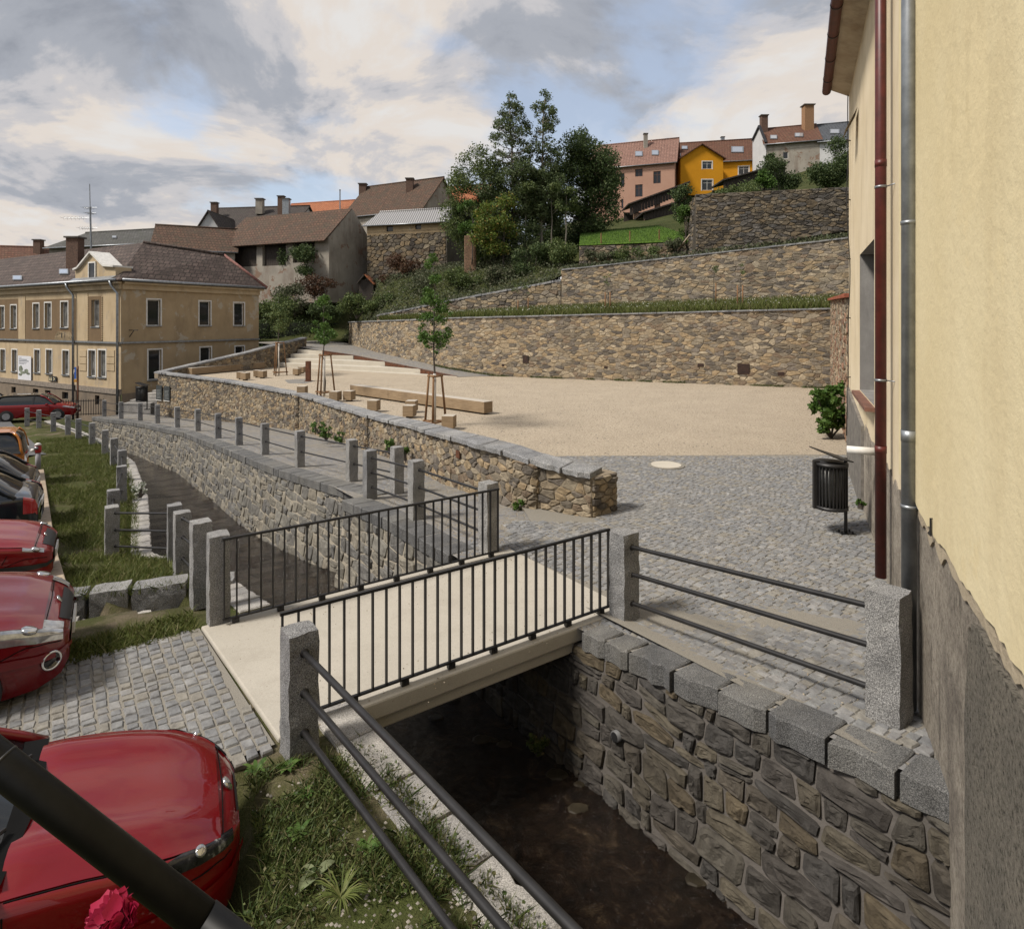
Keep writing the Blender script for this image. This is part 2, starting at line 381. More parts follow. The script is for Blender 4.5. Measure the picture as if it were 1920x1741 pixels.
def block_cells(x0, x1, y0, y1, cw, ch, rng):
    """roughly coursed blocks over a rectangle, as polygons"""
    ys = [y0 - ch]
    while ys[-1] < y1 + ch: ys.append(ys[-1] + ch * rng.uniform(0.7, 1.35))
    wob = lambda j, x: ch * 0.42 * mnoise.noise(Vector((x / cw * 0.55, j * 3.7, y0)))
    for j in range(len(ys) - 1):
        x = x0 - cw * rng.uniform(0.2, 1.0); lean = (0.0, 0.0); b, t_ = ys[j], ys[j + 1]
        while x < x1 + cw:
            w_ = cw * rng.choice((0.5, 0.7, 0.9, 1.0, 1.2, 1.5, 1.9)) * rng.uniform(0.85, 1.15); xr = x + w_; l2 = (rng.uniform(-.16, .16) * ch, rng.uniform(-.16, .16) * ch)
            B = lambda q: b + wob(j, q); T = lambda q: t_ + wob(j + 1, q); xa, xb, xc, xd = x + lean[0], xr + l2[0], xr + l2[1], x + lean[1]
            if rng.random() < 0.16 and w_ > 0.8 * cw:
                m = rng.uniform(.4, .6); Mi = lambda q: B(q) * (1 - m) + T(q) * m; mx = lambda a_, d_: a_ + (d_ - a_) * m
                yield [(xa, B(xa)), (xb, B(xb)), (mx(xb, xc), Mi(xb)), (mx(xa, xd), Mi(xa))]; yield [(mx(xa, xd), Mi(xa)), (mx(xb, xc), Mi(xb)), (xc, T(xc)), (xd, T(xd))]
            else:
                p = [(xa, B(xa)), ((xa + xb) / 2, B((xa + xb) / 2) - .02 * ch), (xb, B(xb)), (xc, T(xc)), ((xc + xd) / 2, T((xc + xd) / 2) + .02 * ch), (xd, T(xd))]
                if rng.random() < .45:
                    k = rng.choice((0, 2, 3, 5)); q, r_ = p[k - 1], p[(k + 1) % 6]; f = rng.uniform(.12, .3); p[k:k + 1] = [(p[k][0] + (q[0] - p[k][0]) * f, p[k][1] + (q[1] - p[k][1]) * f), (p[k][0] + (r_[0] - p[k][0]) * f, p[k][1] + (r_[1] - p[k][1]) * f)]
                yield p
            x = xr; lean = l2
def shrink(poly, d):
    """move every edge inwards by d"""
    out = poly; m = len(poly)
    for i in range(m):
        a, b = poly[i], poly[(i + 1) % m]; ex, ey = b[0] - a[0], b[1] - a[1]; L = math.hypot(ex, ey)
        if L < 1e-6: continue
        nx, ny = ey / L, -ex / L
        out = clip(out, a[0] - nx * d, a[1] - ny * d, nx, ny)
        if len(out) < 3: return None
    return out
def area(p): return 0.5 * sum(p[i][0] * p[(i + 1) % len(p)][1] - p[(i + 1) % len(p)][0] * p[i][1] for i in range(len(p)))
def chaikin(p, k=0.22):
    out = []
    for i in range(len(p)):
        a, b = p[i], p[(i + 1) % len(p)]
        out.append((a[0] + (b[0] - a[0]) * k, a[1] + (b[1] - a[1]) * k)); out.append((b[0] + (a[0] - b[0]) * k, b[1] + (a[1] - b[1]) * k))
    return out
def stone_mesh(poly, surf, depth, rng, rough=0.35, rnd=0.13, fine=0):
    """poly in wall coordinates -> verts, faces of one stone standing proud of surf"""
    if len(poly) < 9: poly = chaikin(poly, rnd * rng.uniform(0.6, 1.3))
    n = len(poly); cx_ = sum(p[0] for p in poly) / n; cy_ = sum(p[1] for p in poly) / n
    ta, tb = rng.uniform(-0.12, 0.12), rng.uniform(-0.12, 0.12); d0 = depth * rng.uniform(0.55, 1.25)
    vs = []
    for k, (sc, dd) in enumerate(((1.0, -0.02), (0.97, 0.55 * d0), (0.78, d0))):
        for p in poly:
            q = (cx_ + (p[0] - cx_) * sc, cy_ + (p[1] - cy_) * sc)
            e = dd + (0 if k == 0 else ta * (q[0] - cx_) + tb * (q[1] - cy_) + rng.uniform(-rough, rough) * depth * (0.5 if k == 1 else 1))
            b, nrm = surf(q[0], q[1]); vs.append(b + nrm * (e if k == 0 else max(0.004, e)))
    K = 2
    if fine:
        for sc in (0.6, 0.4, 0.2):
            K += 1
            for p in poly:
                q = (cx_ + (p[0] - cx_) * sc, cy_ + (p[1] - cy_) * sc); b, nrm = surf(q[0], q[1]); vs.append(b + nrm * max(.004, d0 + ta * (q[0] - cx_) + tb * (q[1] - cy_) + depth * fine * mnoise.noise(b * 11) + depth * fine * .6 * mnoise.noise(b * 27)))
    b, nrm = surf(cx_, cy_); vs.append(b + nrm * d0 * rng.uniform(0.9, 1.15)); fs = []
    for k in range(K):
        for i in range(n): fs.append((k * n + i, k * n + (i + 1) % n, (k + 1) * n + (i + 1) % n, (k + 1) * n + i))
    for i in range(n): fs.append((K * n + i, K * n + (i + 1) % n, (K + 1) * n))
    return vs, fs
def place_pieces(parent, pieces, mat, name, most=300, min_px=7.0):
    """the pieces that show largest as objects of their own, the rest joined as one"""
    def px(vs):
        c = sum(vs, Vector((0, 0, 0))) / len(vs); r = max((v - c).length for v in vs)
        return 0 if c.y < 0.5 else 2 * r * FPX / c.y
    pieces = sorted(pieces, key=lambda p: -px(p[0])); rest = MB()
    for i, (vs, fs) in enumerate(pieces):
        if i < most and px(vs) >= min_px: MB().add(vs, fs).build(name, mat, parent)
        else: rest.add(vs, fs)
    if rest.v: rest.build(name, mat, parent, kind="stuff")
def wall_surf(path, side, ztop, batter=0.0):
    def surf(q, z):
        p, d = path.at(q); n = Vector((-d.y, d.x)) * side; o = batter * (ztop(q) - z)
        return Vector((p.x + n.x * o, p.y + n.y * o, z)), Vector((n.x, n.y, batter)).normalized()
    return surf
def stone_wall(parent, path, side, zbot, ztop, cw, ch, mat, mortar, joint=0.012, depth=0.05, batter=0.0, seed=1, drop=0.14, thick=0.35, most=300, skip=None, name="stone", jit=0.36, fine=0, coursed=False):
    rng = random.Random(seed); surf = wall_surf(path, side, ztop, batter)
    zmin = min(zbot(q) for q in path.c); zmax = max(ztop(q) for q in path.c); pieces = []
    for poly in (block_cells(0, path.L, zmin, zmax, cw, ch, rng) if coursed else cells(0, path.L, zmin, zmax, cw, ch, rng, drop=drop, jit=jit)):
        c = sum(p[0] for p in poly) / len(poly); e = 0.05
        if c < -cw or c > path.L + cw: continue
        cc = min(max(c, 0), path.L)
        for f, sg in ((ztop, 1), (zbot, -1)):
            a, b = f(cc - e), f(cc + e); sl = (b - a) / (2 * e) if 0.05 < cc < path.L - 0.05 else 0
            poly = clip(poly, c, f(cc), -sl * sg, sg)
            if len(poly) < 3: break
        if len(poly) < 3: continue
        poly = clip(clip(poly, 0, 0, -1, 0), path.L, 0, 1, 0)
        if len(poly) < 3: continue
        if skip and skip(c, sum(p[1] for p in poly) / len(poly)): continue
        poly = shrink(poly, joint)
        if poly is None or abs(area(poly)) < 0.10 * cw * ch: continue
        if side > 0: pass
        vs, fs = stone_mesh(poly, surf, depth, rng, fine=fine)
        if side > 0: fs = [f[::-1] for f in fs]
        pieces.append((vs, fs))
    place_pieces(parent, pieces, mat, name, most)
    mb = MB(); n = max(2, int(path.L / 0.8)); qs = sorted(set([path.L * i / n for i in range(n + 1)] + path.c))
    front = [[surf(q, zbot(q))[0], surf(q, ztop(q))[0]] for q in qs]
    back = [[Vector((*path.off(q, thick, -side), zbot(q))), Vector((*path.off(q, thick, -side), ztop(q)))] for q in qs]
    mb.grid([[f[0], f[1], b[1], b[0]] for f, b in zip(front, back)], flip=(side < 0))
    for k, fl in ((0, side < 0), (-1, side > 0)):
        f, b = front[k], back[k]; mb.add([f[0], f[1], b[1], b[0]], [(0, 1, 2, 3) if not fl else (3, 2, 1, 0)])
    mb.build("mortar_core", mortar, parent)
    return surf
def slab(a0, a1, b0, b1, z0, z1, thick, rng, jag=0.02, nx=5):
    """coping slab between front points a0-a1 and back points b0-b1 (xy), top heights z0, z1, ragged front edge"""
    top, bot = [], []
    fr = [a0 + (a1 - a0) * (i / nx) for i in range(nx + 1)]; bk = [b1 + (b0 - b1) * (i / nx) for i in range(nx + 1)]
    out = []
    for i, p in enumerate(fr): out.append((p + (p - (b0 + (b1 - b0) * (i / nx))).normalized() * rng.uniform(-jag, jag), z0 + (z1 - z0) * i / nx))
    for i, p in enumerate(bk): out.append((p, z1 + (z0 - z1) * i / nx))
    n = len(out); dz = rng.uniform(-0.008, 0.008)
    c = sum((q for q, _ in out), Vector((0, 0))) / n
    vs = [Vector((*q, z - thick)) for q, z in out] + [Vector((*q, z - 0.012 + dz + rng.uniform(-0.006, 0.006))) for q, z in out]
    vs += [Vector((*(c + (q - c) * 0.93), z + dz + rng.uniform(-0.005, 0.005))) for q, z in out]
    fs = [tuple(range(n - 1, -1, -1)), tuple(range(2 * n, 3 * n))]
    for k in range(2):
        for i in range(n): fs.append((k * n + i, k * n + (i + 1) % n, (k + 1) * n + (i + 1) % n, (k + 1) * n + i))
    return vs, fs
def coping(parent, path, side, ztop, front, back, thick, length, mat, seed, jag=0.025, gap=0.008, name="coping_stone", s0=0.0, s1=None, most=300):
    rng = random.Random(seed); q = s0; s1 = path.L if s1 is None else s1; pieces = []
    pf = path.offset_path(front, side); pb = path.offset_path(back, -side)
    kf, kb = pf.L / path.L, pb.L / path.L
    while q < s1 - 0.05:
        e = min(s1, q + length * rng.uniform(0.75, 1.3))
        if s1 - e < length * 0.35: e = s1
        A0, A1 = pf.at((q + gap) * kf)[0], pf.at((e - gap) * kf)[0]; B0, B1 = pb.at((q + gap) * kb)[0], pb.at((e - gap) * kb)[0]
        vs, fs = slab(A0, A1, B0, B1, ztop(q), ztop(e), thick, rng, jag)
        if side > 0: fs = [f[::-1] for f in fs]
        pieces.append((vs, fs)); q = e
    place_pieces(parent, pieces, mat, name, most, 6.0)
def rough_block(sx_, sy_, sz_, seed, amp=0.012, n=(3, 3, 10)):
    """hewn block standing on z = 0, as verts and faces"""
    rng = random.Random(seed); mb = MB(); idx = {}
    def vid(i, j, k):
        key = (i, j, k)
        if key not in idx:
            x, y, z = (i / n[0] - 0.5) * sx_, (j / n[1] - 0.5) * sy_, k / n[2] * sz_
            ed = (i in (0, n[0])) + (j in (0, n[1])) + (k == n[2])
            f = 1 - 0.035 * (ed >= 2) - 0.03 * (ed >= 3)
            nv = mnoise.noise_vector(Vector((x * 9 + seed * 3.1, y * 9, z * 9))) * amp + Vector((rng.uniform(-1, 1), rng.uniform(-1, 1), rng.uniform(-1, 1))) * amp * 0.35
            if k == 0: nv.z = 0
            idx[key] = len(mb.v); mb.v.append(Vector((x * f, y * f, z)) + nv)
        return idx[key]
    def q(a, b, c, d): mb.f.append([a, b, c, d]); mb.m.append(0)
    for i in range(n[0]):
        for k in range(n[2]):
            q(vid(i, 0, k), vid(i + 1, 0, k), vid(i + 1, 0, k + 1), vid(i, 0, k + 1)); q(vid(i + 1, n[1], k), vid(i, n[1], k), vid(i, n[1], k + 1), vid(i + 1, n[1], k + 1))
    for j in range(n[1]):
        for k in range(n[2]):
            q(vid(0, j + 1, k), vid(0, j, k), vid(0, j, k + 1), vid(0, j + 1, k + 1)); q(vid(n[0], j, k), vid(n[0], j + 1, k), vid(n[0], j + 1, k + 1), vid(n[0], j, k + 1))
    for i in range(n[0]):
        for j in range(n[1]):
            q(vid(i, j, n[2]), vid(i + 1, j, n[2]), vid(i + 1, j + 1, n[2]), vid(i, j + 1, n[2]))
            q(vid(i, j + 1, 0), vid(i + 1, j + 1, 0), vid(i + 1, j, 0), vid(i, j, 0))
    return mb
# ---------------------------------------------------------------- lie of the land
def z_prom(Y): return interp([(10.8, 0.0), (37.7, -2.38), (60, -3.2)], Y)
def z_left(Y): return interp([(2.0, 0.32), (4.8, 0.0), (7.2, -0.04), (8.3, -0.27), (9.5, -0.52), (11.5, -1.0), (18, -1.4), (35, -2.45), (60, -3.0)], Y)
def z_right(Y): return interp([(3.4, 0.50), (4.7, 0.35), (7.0, 0.0), (8, 0.0)], Y)
def z_water(Y): return interp([(2, -1.34), (5, -1.45), (8, -1.62), (11.8, -1.8), (15, -2.3), (18, -2.65), (24, -3.05), (30, -3.45), (42, -4.2)], Y)
def z_hill(X, Y):
    t = Y - 42; t = t if t < 15 else 15 + (t - 15) * 0.5
    return 4 + 0.1 * (max(X, -22) + 18) + t * (0.15 + 0.0065 * (max(min(X, 40), -22) + 18))
LEFT_EDGE = Path([(1.60, 1.55), (0.35, 3.17), (-1.19, 5.17), (-2.6, 7.0), (-4.6, 9.6), (-5.6, 10.9), (-6.9, 11.5), (-7.9, 13.1), (-10.0, 16.5), (-13.8, 22.0), (-18.0, 26.9), (-22.0, 31.0), (-28.0, 36.6), (-36, 43)])
RIGHT_EDGE_A = Path([(3.25, 3.42), (0.81, 6.8), (-0.78, 8.93), (-3.45, 12.4)])
RIGHT_EDGE_B = Path([(-2.95, 12.75), (-4.33, 14.2), (-6.4, 16.5), (-8.45, 19.1), (-10.5, 21.8), (-12.45, 24.2), (-14.95, 27.4), (-16.95, 29.3), (-19.45, 31.9), (-21.55, 33.8), (-23.35, 35.1), (-25.95, 37.3)])
WALL_F = Path([(1.43, 10.8), (0.75, 11.2), (0.0, 11.7), (-1.6, 14.3), (-3.06, 17.3), (-4.7, 20.4), (-7.2, 24.2), (-9.8, 27.9), (-15.5, 33.2), (-22.3, 38.0)])
WALL_F_TOP = zfun(WALL_F, [0.81, 0.86, 1.0, 0.86, 0.62, 0.34, 0.22, 0.18, 0.25, 0.37])
WALL_1 = Path([(16.9, 31.9), (8.0, 35.55), (-0.87, 39.2), (-3.9, 40.7), (-7.9, 44.9), (-11.1, 49.2), (-15.9, 59.0)])
WALL_1_TOP = zfun(WALL_1, [4.26, 4.07, 3.88, 3.83, 3.7, 3.63, 3.55])
WALL_1_BOT = zfun(WALL_1, [0.0, 0.0, 0.0, 0.33, 0.8, 1.1, 1.35])
RAMP_EDGE = [(-3.5, 38.4, 0.01), (-6.3, 40.8, 0.33), (-9.3, 43.7, 0.63), (-12.3, 46.6, 0.93), (-15.0, 47.6, 1.23), (-19.0, 52.0, 1.45)]
STREAM_ANG = math.atan2(0.79, -0.61)

def sheet(name, poly, zf, mat, step=0.5, smooth=True):
    """ground sheet over an xy polygon: fan of strips between two chains of equal length"""
    a, b = poly; mb = MB(); rows = []
    for p, q in zip(a, b):
        L = (Vector(q) - Vector(p)).length; n = max(1, step if isinstance(step, int) else int(L / step))
        rows.append([Vector(p).lerp(Vector(q), i / n) for i in range(n + 1)] if isinstance(step, int) else None)
    n = step
    mb.grid([[Vector((r.x, r.y, zf(r.x, r.y))) for r in row] for row in rows]); return structure(name, mb, mat, smooth)
def densify(path, d):
    n = max(2, int(path.L / d)); return [path.at(path.L * i / n)[0] for i in range(n + 1)]

# ground materials
t = NT("gravel_sand"); g1 = t.noise(160, 3, 0.8); g2 = t.noise(0.7, 5, 0.6); g3 = t.noise(55, 2, 0.7)
c = t.ramp(g1, [(0.3, (0.25, 0.205, 0.15)), (0.52, (0.44, 0.378, 0.292)), (0.72, (0.65, 0.59, 0.49))])
c = t.mix(1.0, c, t.ramp(g3, [(0.3, (0.72, 0.70, 0.68)), (0.65, (1.12, 1.12, 1.12))]), 'MULTIPLY')
c = t.mix(1.0, c, t.ramp(t.noise(14, 6, 0.9), [(0.36, (0.55, 0.53, 0.5)), (0.5, (1.0, 1.0, 1.0)), (0.64, (1.3, 1.29, 1.28))]), 'MULTIPLY')
c = t.mix(1.0, c, t.ramp(g2, [(0.32, (0.92, 0.91, 0.90)), (0.7, (1.05, 1.04, 1.03))]), 'MULTIPLY'); t.bump(g1, 0.8, 0.015); M['gravel'] = t.fin(c, 0.95, spec=0.15)
t = NT("joint_sand"); c = t.ramp(t.noise(90, 4, 0.8), [(0.3, (0.14, 0.13, 0.112)), (0.7, (0.32, 0.295, 0.25))]); t.bump(t.noise(90, 3), 0.6, 0.01); M['joint_sand'] = t.fin(c, 0.95, spec=0.1)
t = NT("sett_paving_far")
vo = t.n("ShaderNodeTexVoronoi", feature='DISTANCE_TO_EDGE'); vo.inputs['Scale'].default_value = 8.0; t.l(t.pos.outputs['Position'], vo.inputs['Vector'])
vc = t.n("ShaderNodeTexVoronoi"); vc.inputs['Scale'].default_value = 8.0; t.l(t.pos.outputs['Position'], vc.inputs['Vector'])
sepc = t.n("ShaderNodeSeparateColor"); t.l(vc.outputs['Color'], sepc.inputs[0])
c = t.ramp(sepc.outputs[0], [(0, (0.15, 0.15, 0.155)), (0.5, (0.20, 0.20, 0.205)), (1, (0.25, 0.24, 0.225))])
c = t.mix(t.ramp(vo.outputs['Distance'], [(0.02, (1, 1, 1)), (0.09, (0, 0, 0))]), c, (0.24, 0.21, 0.165))
c = t.mix(t.math('MULTIPLY', t.ramp(t.noise(0.9, 5), [(0.42, (0, 0, 0)), (0.7, (1, 1, 1))]), 0.55), c, (0.27, 0.235, 0.175))
c = t.mix(1.0, c, t.ramp(t.noise(60, 3, 0.8), [(0.3, (0.75, 0.75, 0.75)), (0.7, (1.2, 1.2, 1.2))]), 'MULTIPLY')
t.bump(t.ramp(vo.outputs['Distance'], [(0.0, (0, 0, 0)), (0.12, (1, 1, 1))]), 0.5, 0.02); M['sett_far'] = t.fin(c, 0.9, spec=0.2)
t = NT("soil_and_turf")
c = t.ramp(t.noise(1.3, 6, 0.65), [(0.36, (0.060, 0.072, 0.022)), (0.52, (0.075, 0.075, 0.032)), (0.64, (0.15, 0.125, 0.085))])
c = t.mix(1.0, c, t.ramp(t.noise(70, 4, 0.8), [(0.3, (0.55, 0.55, 0.55)), (0.7, (1.4, 1.38, 1.35))]), 'MULTIPLY'); t.bump(t.noise(60, 4), 0.8, 0.03); M['turf'] = t.fin(c, 0.95, spec=0.1)
t = NT("grey_gravel"); g1 = t.noise(75, 3, 0.8)
c = t.ramp(g1, [(0.3, (0.05, 0.047, 0.042)), (0.5, (0.13, 0.12, 0.105)), (0.7, (0.30, 0.28, 0.25))]); t.bump(g1, 1.0, 0.03); M['grey_gravel'] = t.fin(c, 0.95, spec=0.15)
t = NT("asphalt"); c = t.ramp(t.noise(50, 4, 0.8), [(0.3, (0.07, 0.07, 0.072)), (0.7, (0.13, 0.128, 0.125))]); M['asphalt'] = t.fin(c, 0.9)
t = NT("hill_soil"); c = t.ramp(t.noise(0.6, 6, 0.65), [(0.35, (0.035, 0.045, 0.014)), (0.6, (0.06, 0.065, 0.024)), (0.75, (0.10, 0.085, 0.05))]); t.bump(t.noise(12, 5), 0.8, 0.1); M['hill'] = t.fin(c, 0.95, spec=0.1)
t = NT("brook_water")
h = t.noise(9, 6, 0.7, (1, 1, 1), 1.5); t.bump(h, 1.0, 0.12)
c = t.ramp(t.noise(3.5, 7, 0.7, dist=0.8), [(0.36, (0.006, 0.004, 0.003)), (0.55, (0.022, 0.013, 0.008)), (0.7, (0.075, 0.052, 0.03))]); M['water'] = t.fin(c, 0.03, spec=0.4)
t = NT("stream_bed"); c = t.ramp(t.noise(3, 5), [(0.4, (0.02, 0.015, 0.01)), (0.7, (0.07, 0.055, 0.035))]); M['bed'] = t.fin(c, 0.8)

# ---------------------------------------------------------------- ground sheets
mb = MB(); mb.add([V(-1500, -1500, -7.5), V(1500, -1500, -7.5), V(1500, 1500, -7.5), V(-1500, 1500, -7.5)], [(0, 1, 2, 3)]); structure("ground", mb, M['hill'])
# left bank: rows run from the stream edge outwards
SEG_SIDE = 1          # LEFT_EDGE runs downstream: its left-hand side is away from the water
LB = densify(LEFT_EDGE, 0.22)
TR_A, TR_B = (Vector((-6.35, 7.95)), Vector((-4.3, 8.8))), (Vector((-5.45, 6.75)), Vector((-3.6, 7.75)))   # block row and front row of the drain
def in_drain(p):
    d = (TR_A[1] - TR_A[0]).normalized(); s = (p - TR_A[0]).dot(d); w = (p - TR_A[0]).dot(Vector((d.y, -d.x)))
    return -0.1 < s < 2.6 and 0.02 < w < 0.95
CAR_NOSE, CAR_HD = (-1.85, 4.05), Vector((0.88, 0.475)).normalized()
def z_lbank(x, y):
    p = Vector((x, y)); z = z_left(y) + 0.03 * mnoise.noise(Vector((x * 0.8, y * 0.8, 0)))
    if in_drain(p): z -= 0.52
    q_ = p - Vector(CAR_NOSE); s_ = q_.dot(CAR_HD)
    if s_ < 0.1 and abs(q_.dot(Vector((-CAR_HD.y, CAR_HD.x)))) < 0.72: z = min(z, -0.30)
    a_, b_ = (p - Vector((-1.97, 5.17))).dot(Vector((0.83, 0.557))), (p - Vector((-1.97, 5.17))).dot(Vector((-0.604, 0.797)))
    if a_ < 0.3 and -0.35 < b_ < 2.45: z = min(z, -0.03)
    d_ = (p - Vector((-6.15, 8.15))).dot(Vector((-0.779, -0.627)))
    if d_ > 0.1 and y > 7.2: z -= 0.08
    return z
widths = [0, 0.15, 0.35, 0.6] + [0.9 + 0.22 * i for i in range(30)] + [8, 10, 13, 18, 26, 40]
rows = []
for i, p in enumerate(LB):
    row = []
    for w in widths:
        q = p + Vector((-0.79, -0.61)) * w; row.append(Vector((q.x, q.y, z_lbank(q.x, q.y))))
    rows.append(row)
mb = MB(); mb.grid(rows, flip=True); structure("grass_bank", mb, M['turf'], True)
# parking strip on its gravel, left of the timber edge
BEAM0, BEAM1 = Vector((-6.15, 8.15)), Vector((-15.6, 19.9)); bd = (BEAM1 - BEAM0).normalized(); bn = Vector((-bd.y, bd.x))
rows = [[Vector((*(BEAM0 + bd * s + bn * w), z_left((BEAM0 + bd * s).y) + 0.012 + 0.01 * (w < 3))) for w in (-0.02, 0.5, 1.5, 3, 6, 12, 24)] for s in np.arange(-1.6, 16, 0.5)]
mb = MB(); mb.grid(rows, flip=True); structure("parking_gravel", mb, M['grey_gravel'], True)
rows = [[Vector((-19.5 - 0.5 * w - (Y - 25) * 0.95, Y - 0.4 * w, z_left(Y - 0.4 * w) + 0.03)) for w in (0, 2, 4, 8, 16, 30)] for Y in np.arange(24, 60, 1.0)]
mb = MB(); mb.grid(rows, flip=True); structure("street", mb, M['asphalt'], True)
# promenade on the right bank and square
PA = densify(Path([Vector((2.80, 4.05))] + [Vector(p) for p in RIGHT_EDGE_A.p[1:3]] + [Vector((-2.9, 12.0))] + RIGHT_EDGE_B.p[1:]), 0.5)
def z_path(x, y): return z_right(y) if y < 9 else z_prom(y)
pb = Path([(4.6, 6.9), (5.2, 8.6), (3.6, 10.4), (1.4, 10.9)] + [tuple(p) for p in WALL_F.p[2:]] + [(-24.5, 39.5)])
n = len(PA) - 1
rows = [[Vector((*a.lerp(pb.at(pb.L * i / n)[0], k / 8), 0)) for k in range(9)] for i, a in enumerate(PA)]
for r in rows:
    for p in r: p.z = z_path(p.x, p.y) - 0.012
mb = MB(); mb.grid(rows, flip=True); structure("promenade", mb, M['sett_far'], True)
rows = []
for i in range(17):
    t_ = i / 16; a = Vector((-0.6, 9.2)).lerp(Vector((0.3, 15.8)), t_); b = Vector((1.20 + 0.478 * 4.7, 4.7)).lerp(Vector((1.45 + 0.478 * 16.2, 16.2)), t_)
    if t_ < 0.45: a = Vector((0.95, 6.85)).lerp(Vector((0.2, 11.4)), t_ / 0.45) if t_ > 0.0 else Vector((2.62, 4.35))
    rows.append([Vector((*a.lerp(b, k / 10), 0)) for k in range(11)])
for r in rows:
    for p in r: p.z = z_right(p.y) + 0.001
mb = MB(); mb.grid(rows, flip=True); structure("paved_yard", mb, M['joint_sand'], True)
back_f = WALL_F.offset_path(0.2, -1)
fr = [Vector((0.84, 15.75))] + [back_f.at(back_f.L * k)[0] for k in (0.16, 0.28, 0.4, 0.5, 0.6, 0.72, 0.85, 0.99)]
bk = [Vector((9.2, 15.95)), Vector((12.5, 23)), Vector((17.0, 32.2)), Vector((9, 35.6)), Vector((-0.87, 39.3)), Vector((-3.5, 38.8)), Vector((-8, 44)), Vector((-13.5, 46)), Vector((-18.6, 47.6))]
fr = densify(Path(fr), 1.2); bkp = Path(bk); rows = []
for i, a in enumerate(fr): rows.append([Vector((*a.lerp(bkp.at(bkp.L * i / (len(fr) - 1))[0], k / 10), 0.004)) for k in range(11)])
mb = MB(); mb.grid(rows, flip=True); structure("gravel_square", mb, M['gravel'], False)
# ramp beside the seating steps
rp = Path([(a[0], a[1]) for a in RAMP_EDGE]); rz = zfun(rp, [a[2] for a in RAMP_EDGE]); n = 24; rows = []
wl = Path([(-0.87, 39.2), (-3.9, 40.7), (-7.9, 44.9), (-11.1, 49.2), (-15.9, 59.0)]); wz = zfun(wl, [0.012, 0.33, 0.8, 1.1, 1.35])
for i in range(n + 1):
    a = rp.at(rp.L * i / n)[0]; b = wl.at(wl.L * i / n)[0]; za, zb = rz(rp.L * i / n), wz(wl.L * i / n)
    rows.append([Vector((*a.lerp(b, k / 4), za + (zb - za) * k / 4 + 0.012)) for k in range(5)])
mb = MB(); mb.grid(rows, flip=False); structure("ramp_path", mb, M['sett_far'], True)
mb = MB(); mb.add([V(-19.0, 52, 1.45), V(-15.9, 59, 1.36), V(-19, 64, 1.7), V(-26, 60, 1.5)], [(0, 1, 2, 3)]); structure("path_landing", mb, M['sett_far'])
# hillside behind the walls, terrace between them
W2H = Path([(22.5, 34.9), (18.8, 36.5), (3.53, 42.8)]); W2L = Path([(3.5, 42.85), (-4, 45.95), (-10.9, 48.75)])
mb = MB(); rows = []
ta = densify(Path([tuple(p) for p in WALL_1.p[:5]] + [(-11.0, 48.9)]), 1.0); tb = Path([(22.5, 34.9), (18.8, 36.5), (3.53, 42.8), (-4, 45.95), (-10.9, 49.0)])
for i, a in enumerate(ta):
    q = tb.at(tb.L * i / (len(ta) - 1))[0]; za = WALL_1_TOP(WALL_1.L * 0.78 * i / (len(ta) - 1)) - 0.06; zb = interp([(-11, 3.7), (3.5, 4.5), (22, 5.0)], q.x)
    rows.append([Vector((*a.lerp(q, k / 5), za + (zb - za) * k / 5)) for k in range(6)])
mb.grid(rows, flip=True); structure("terrace", mb, M['turf'], True)
mb = MB(); rows = []
for Y in list(np.arange(0, 16, 1.0)) + list(np.arange(16, 90, 4.0)):
    row = []
    for X in np.arange(-30, 70, 2.0):
        y0 = interp([(-30, 63), (-16, 60), (-11.2, 49.2), (-4, 46.3), (3.5, 43.1), (22.5, 35.2), (70, 16)], X); y = y0 + Y
        zb = interp([(-30, 1.6), (-16, 1.6), (-11, 3.75), (3.4, 6.4), (3.6, 7.05), (22, 8.6), (70, 12)], X); k = min(1, Y / 6.0)
        zz_ = zb + (z_hill(X, y) - zb) * (k * k * (3 - 2 * k)) if Y < 6 else z_hill(X, y)
        row.append(V(X, y, zz_ + 0.25 * mnoise.noise(Vector((X * 0.3, y * 0.3, 1.0))) * min(1, Y / 2)))
    rows.append(row)
mb.grid(rows); structure("hillside", mb, M['hill'], True)
# brook
rows = []; rr = []
RW = Path([tuple(p) for p in RIGHT_EDGE_A.p] + [tuple(p) for p in RIGHT_EDGE_B.p] + [(-33, 43)])
for i in range(121):
    a = LEFT_EDGE.at(LEFT_EDGE.L * i / 120)[0]; b = RW.at(RW.L * i / 120)[0]
    row = [Vector((*(a + (b - a) * k), 0)) for k in (-0.12, 0.2, 0.4, 0.6, 0.8, 1.15)]
    for p in row: p.z = z_water(p.y) + 0.02 * mnoise.noise(p * 1.3)
    rows.append(row); rr.append([p + V(0, 0, -0.6) for p in row])
mb = MB(); mb.grid(rows, flip=False); structure("brook_water", mb, M['water'], True)
mb = MB(); mb.grid(rr, flip=False); structure("stream_bed", mb, M['bed'], True)
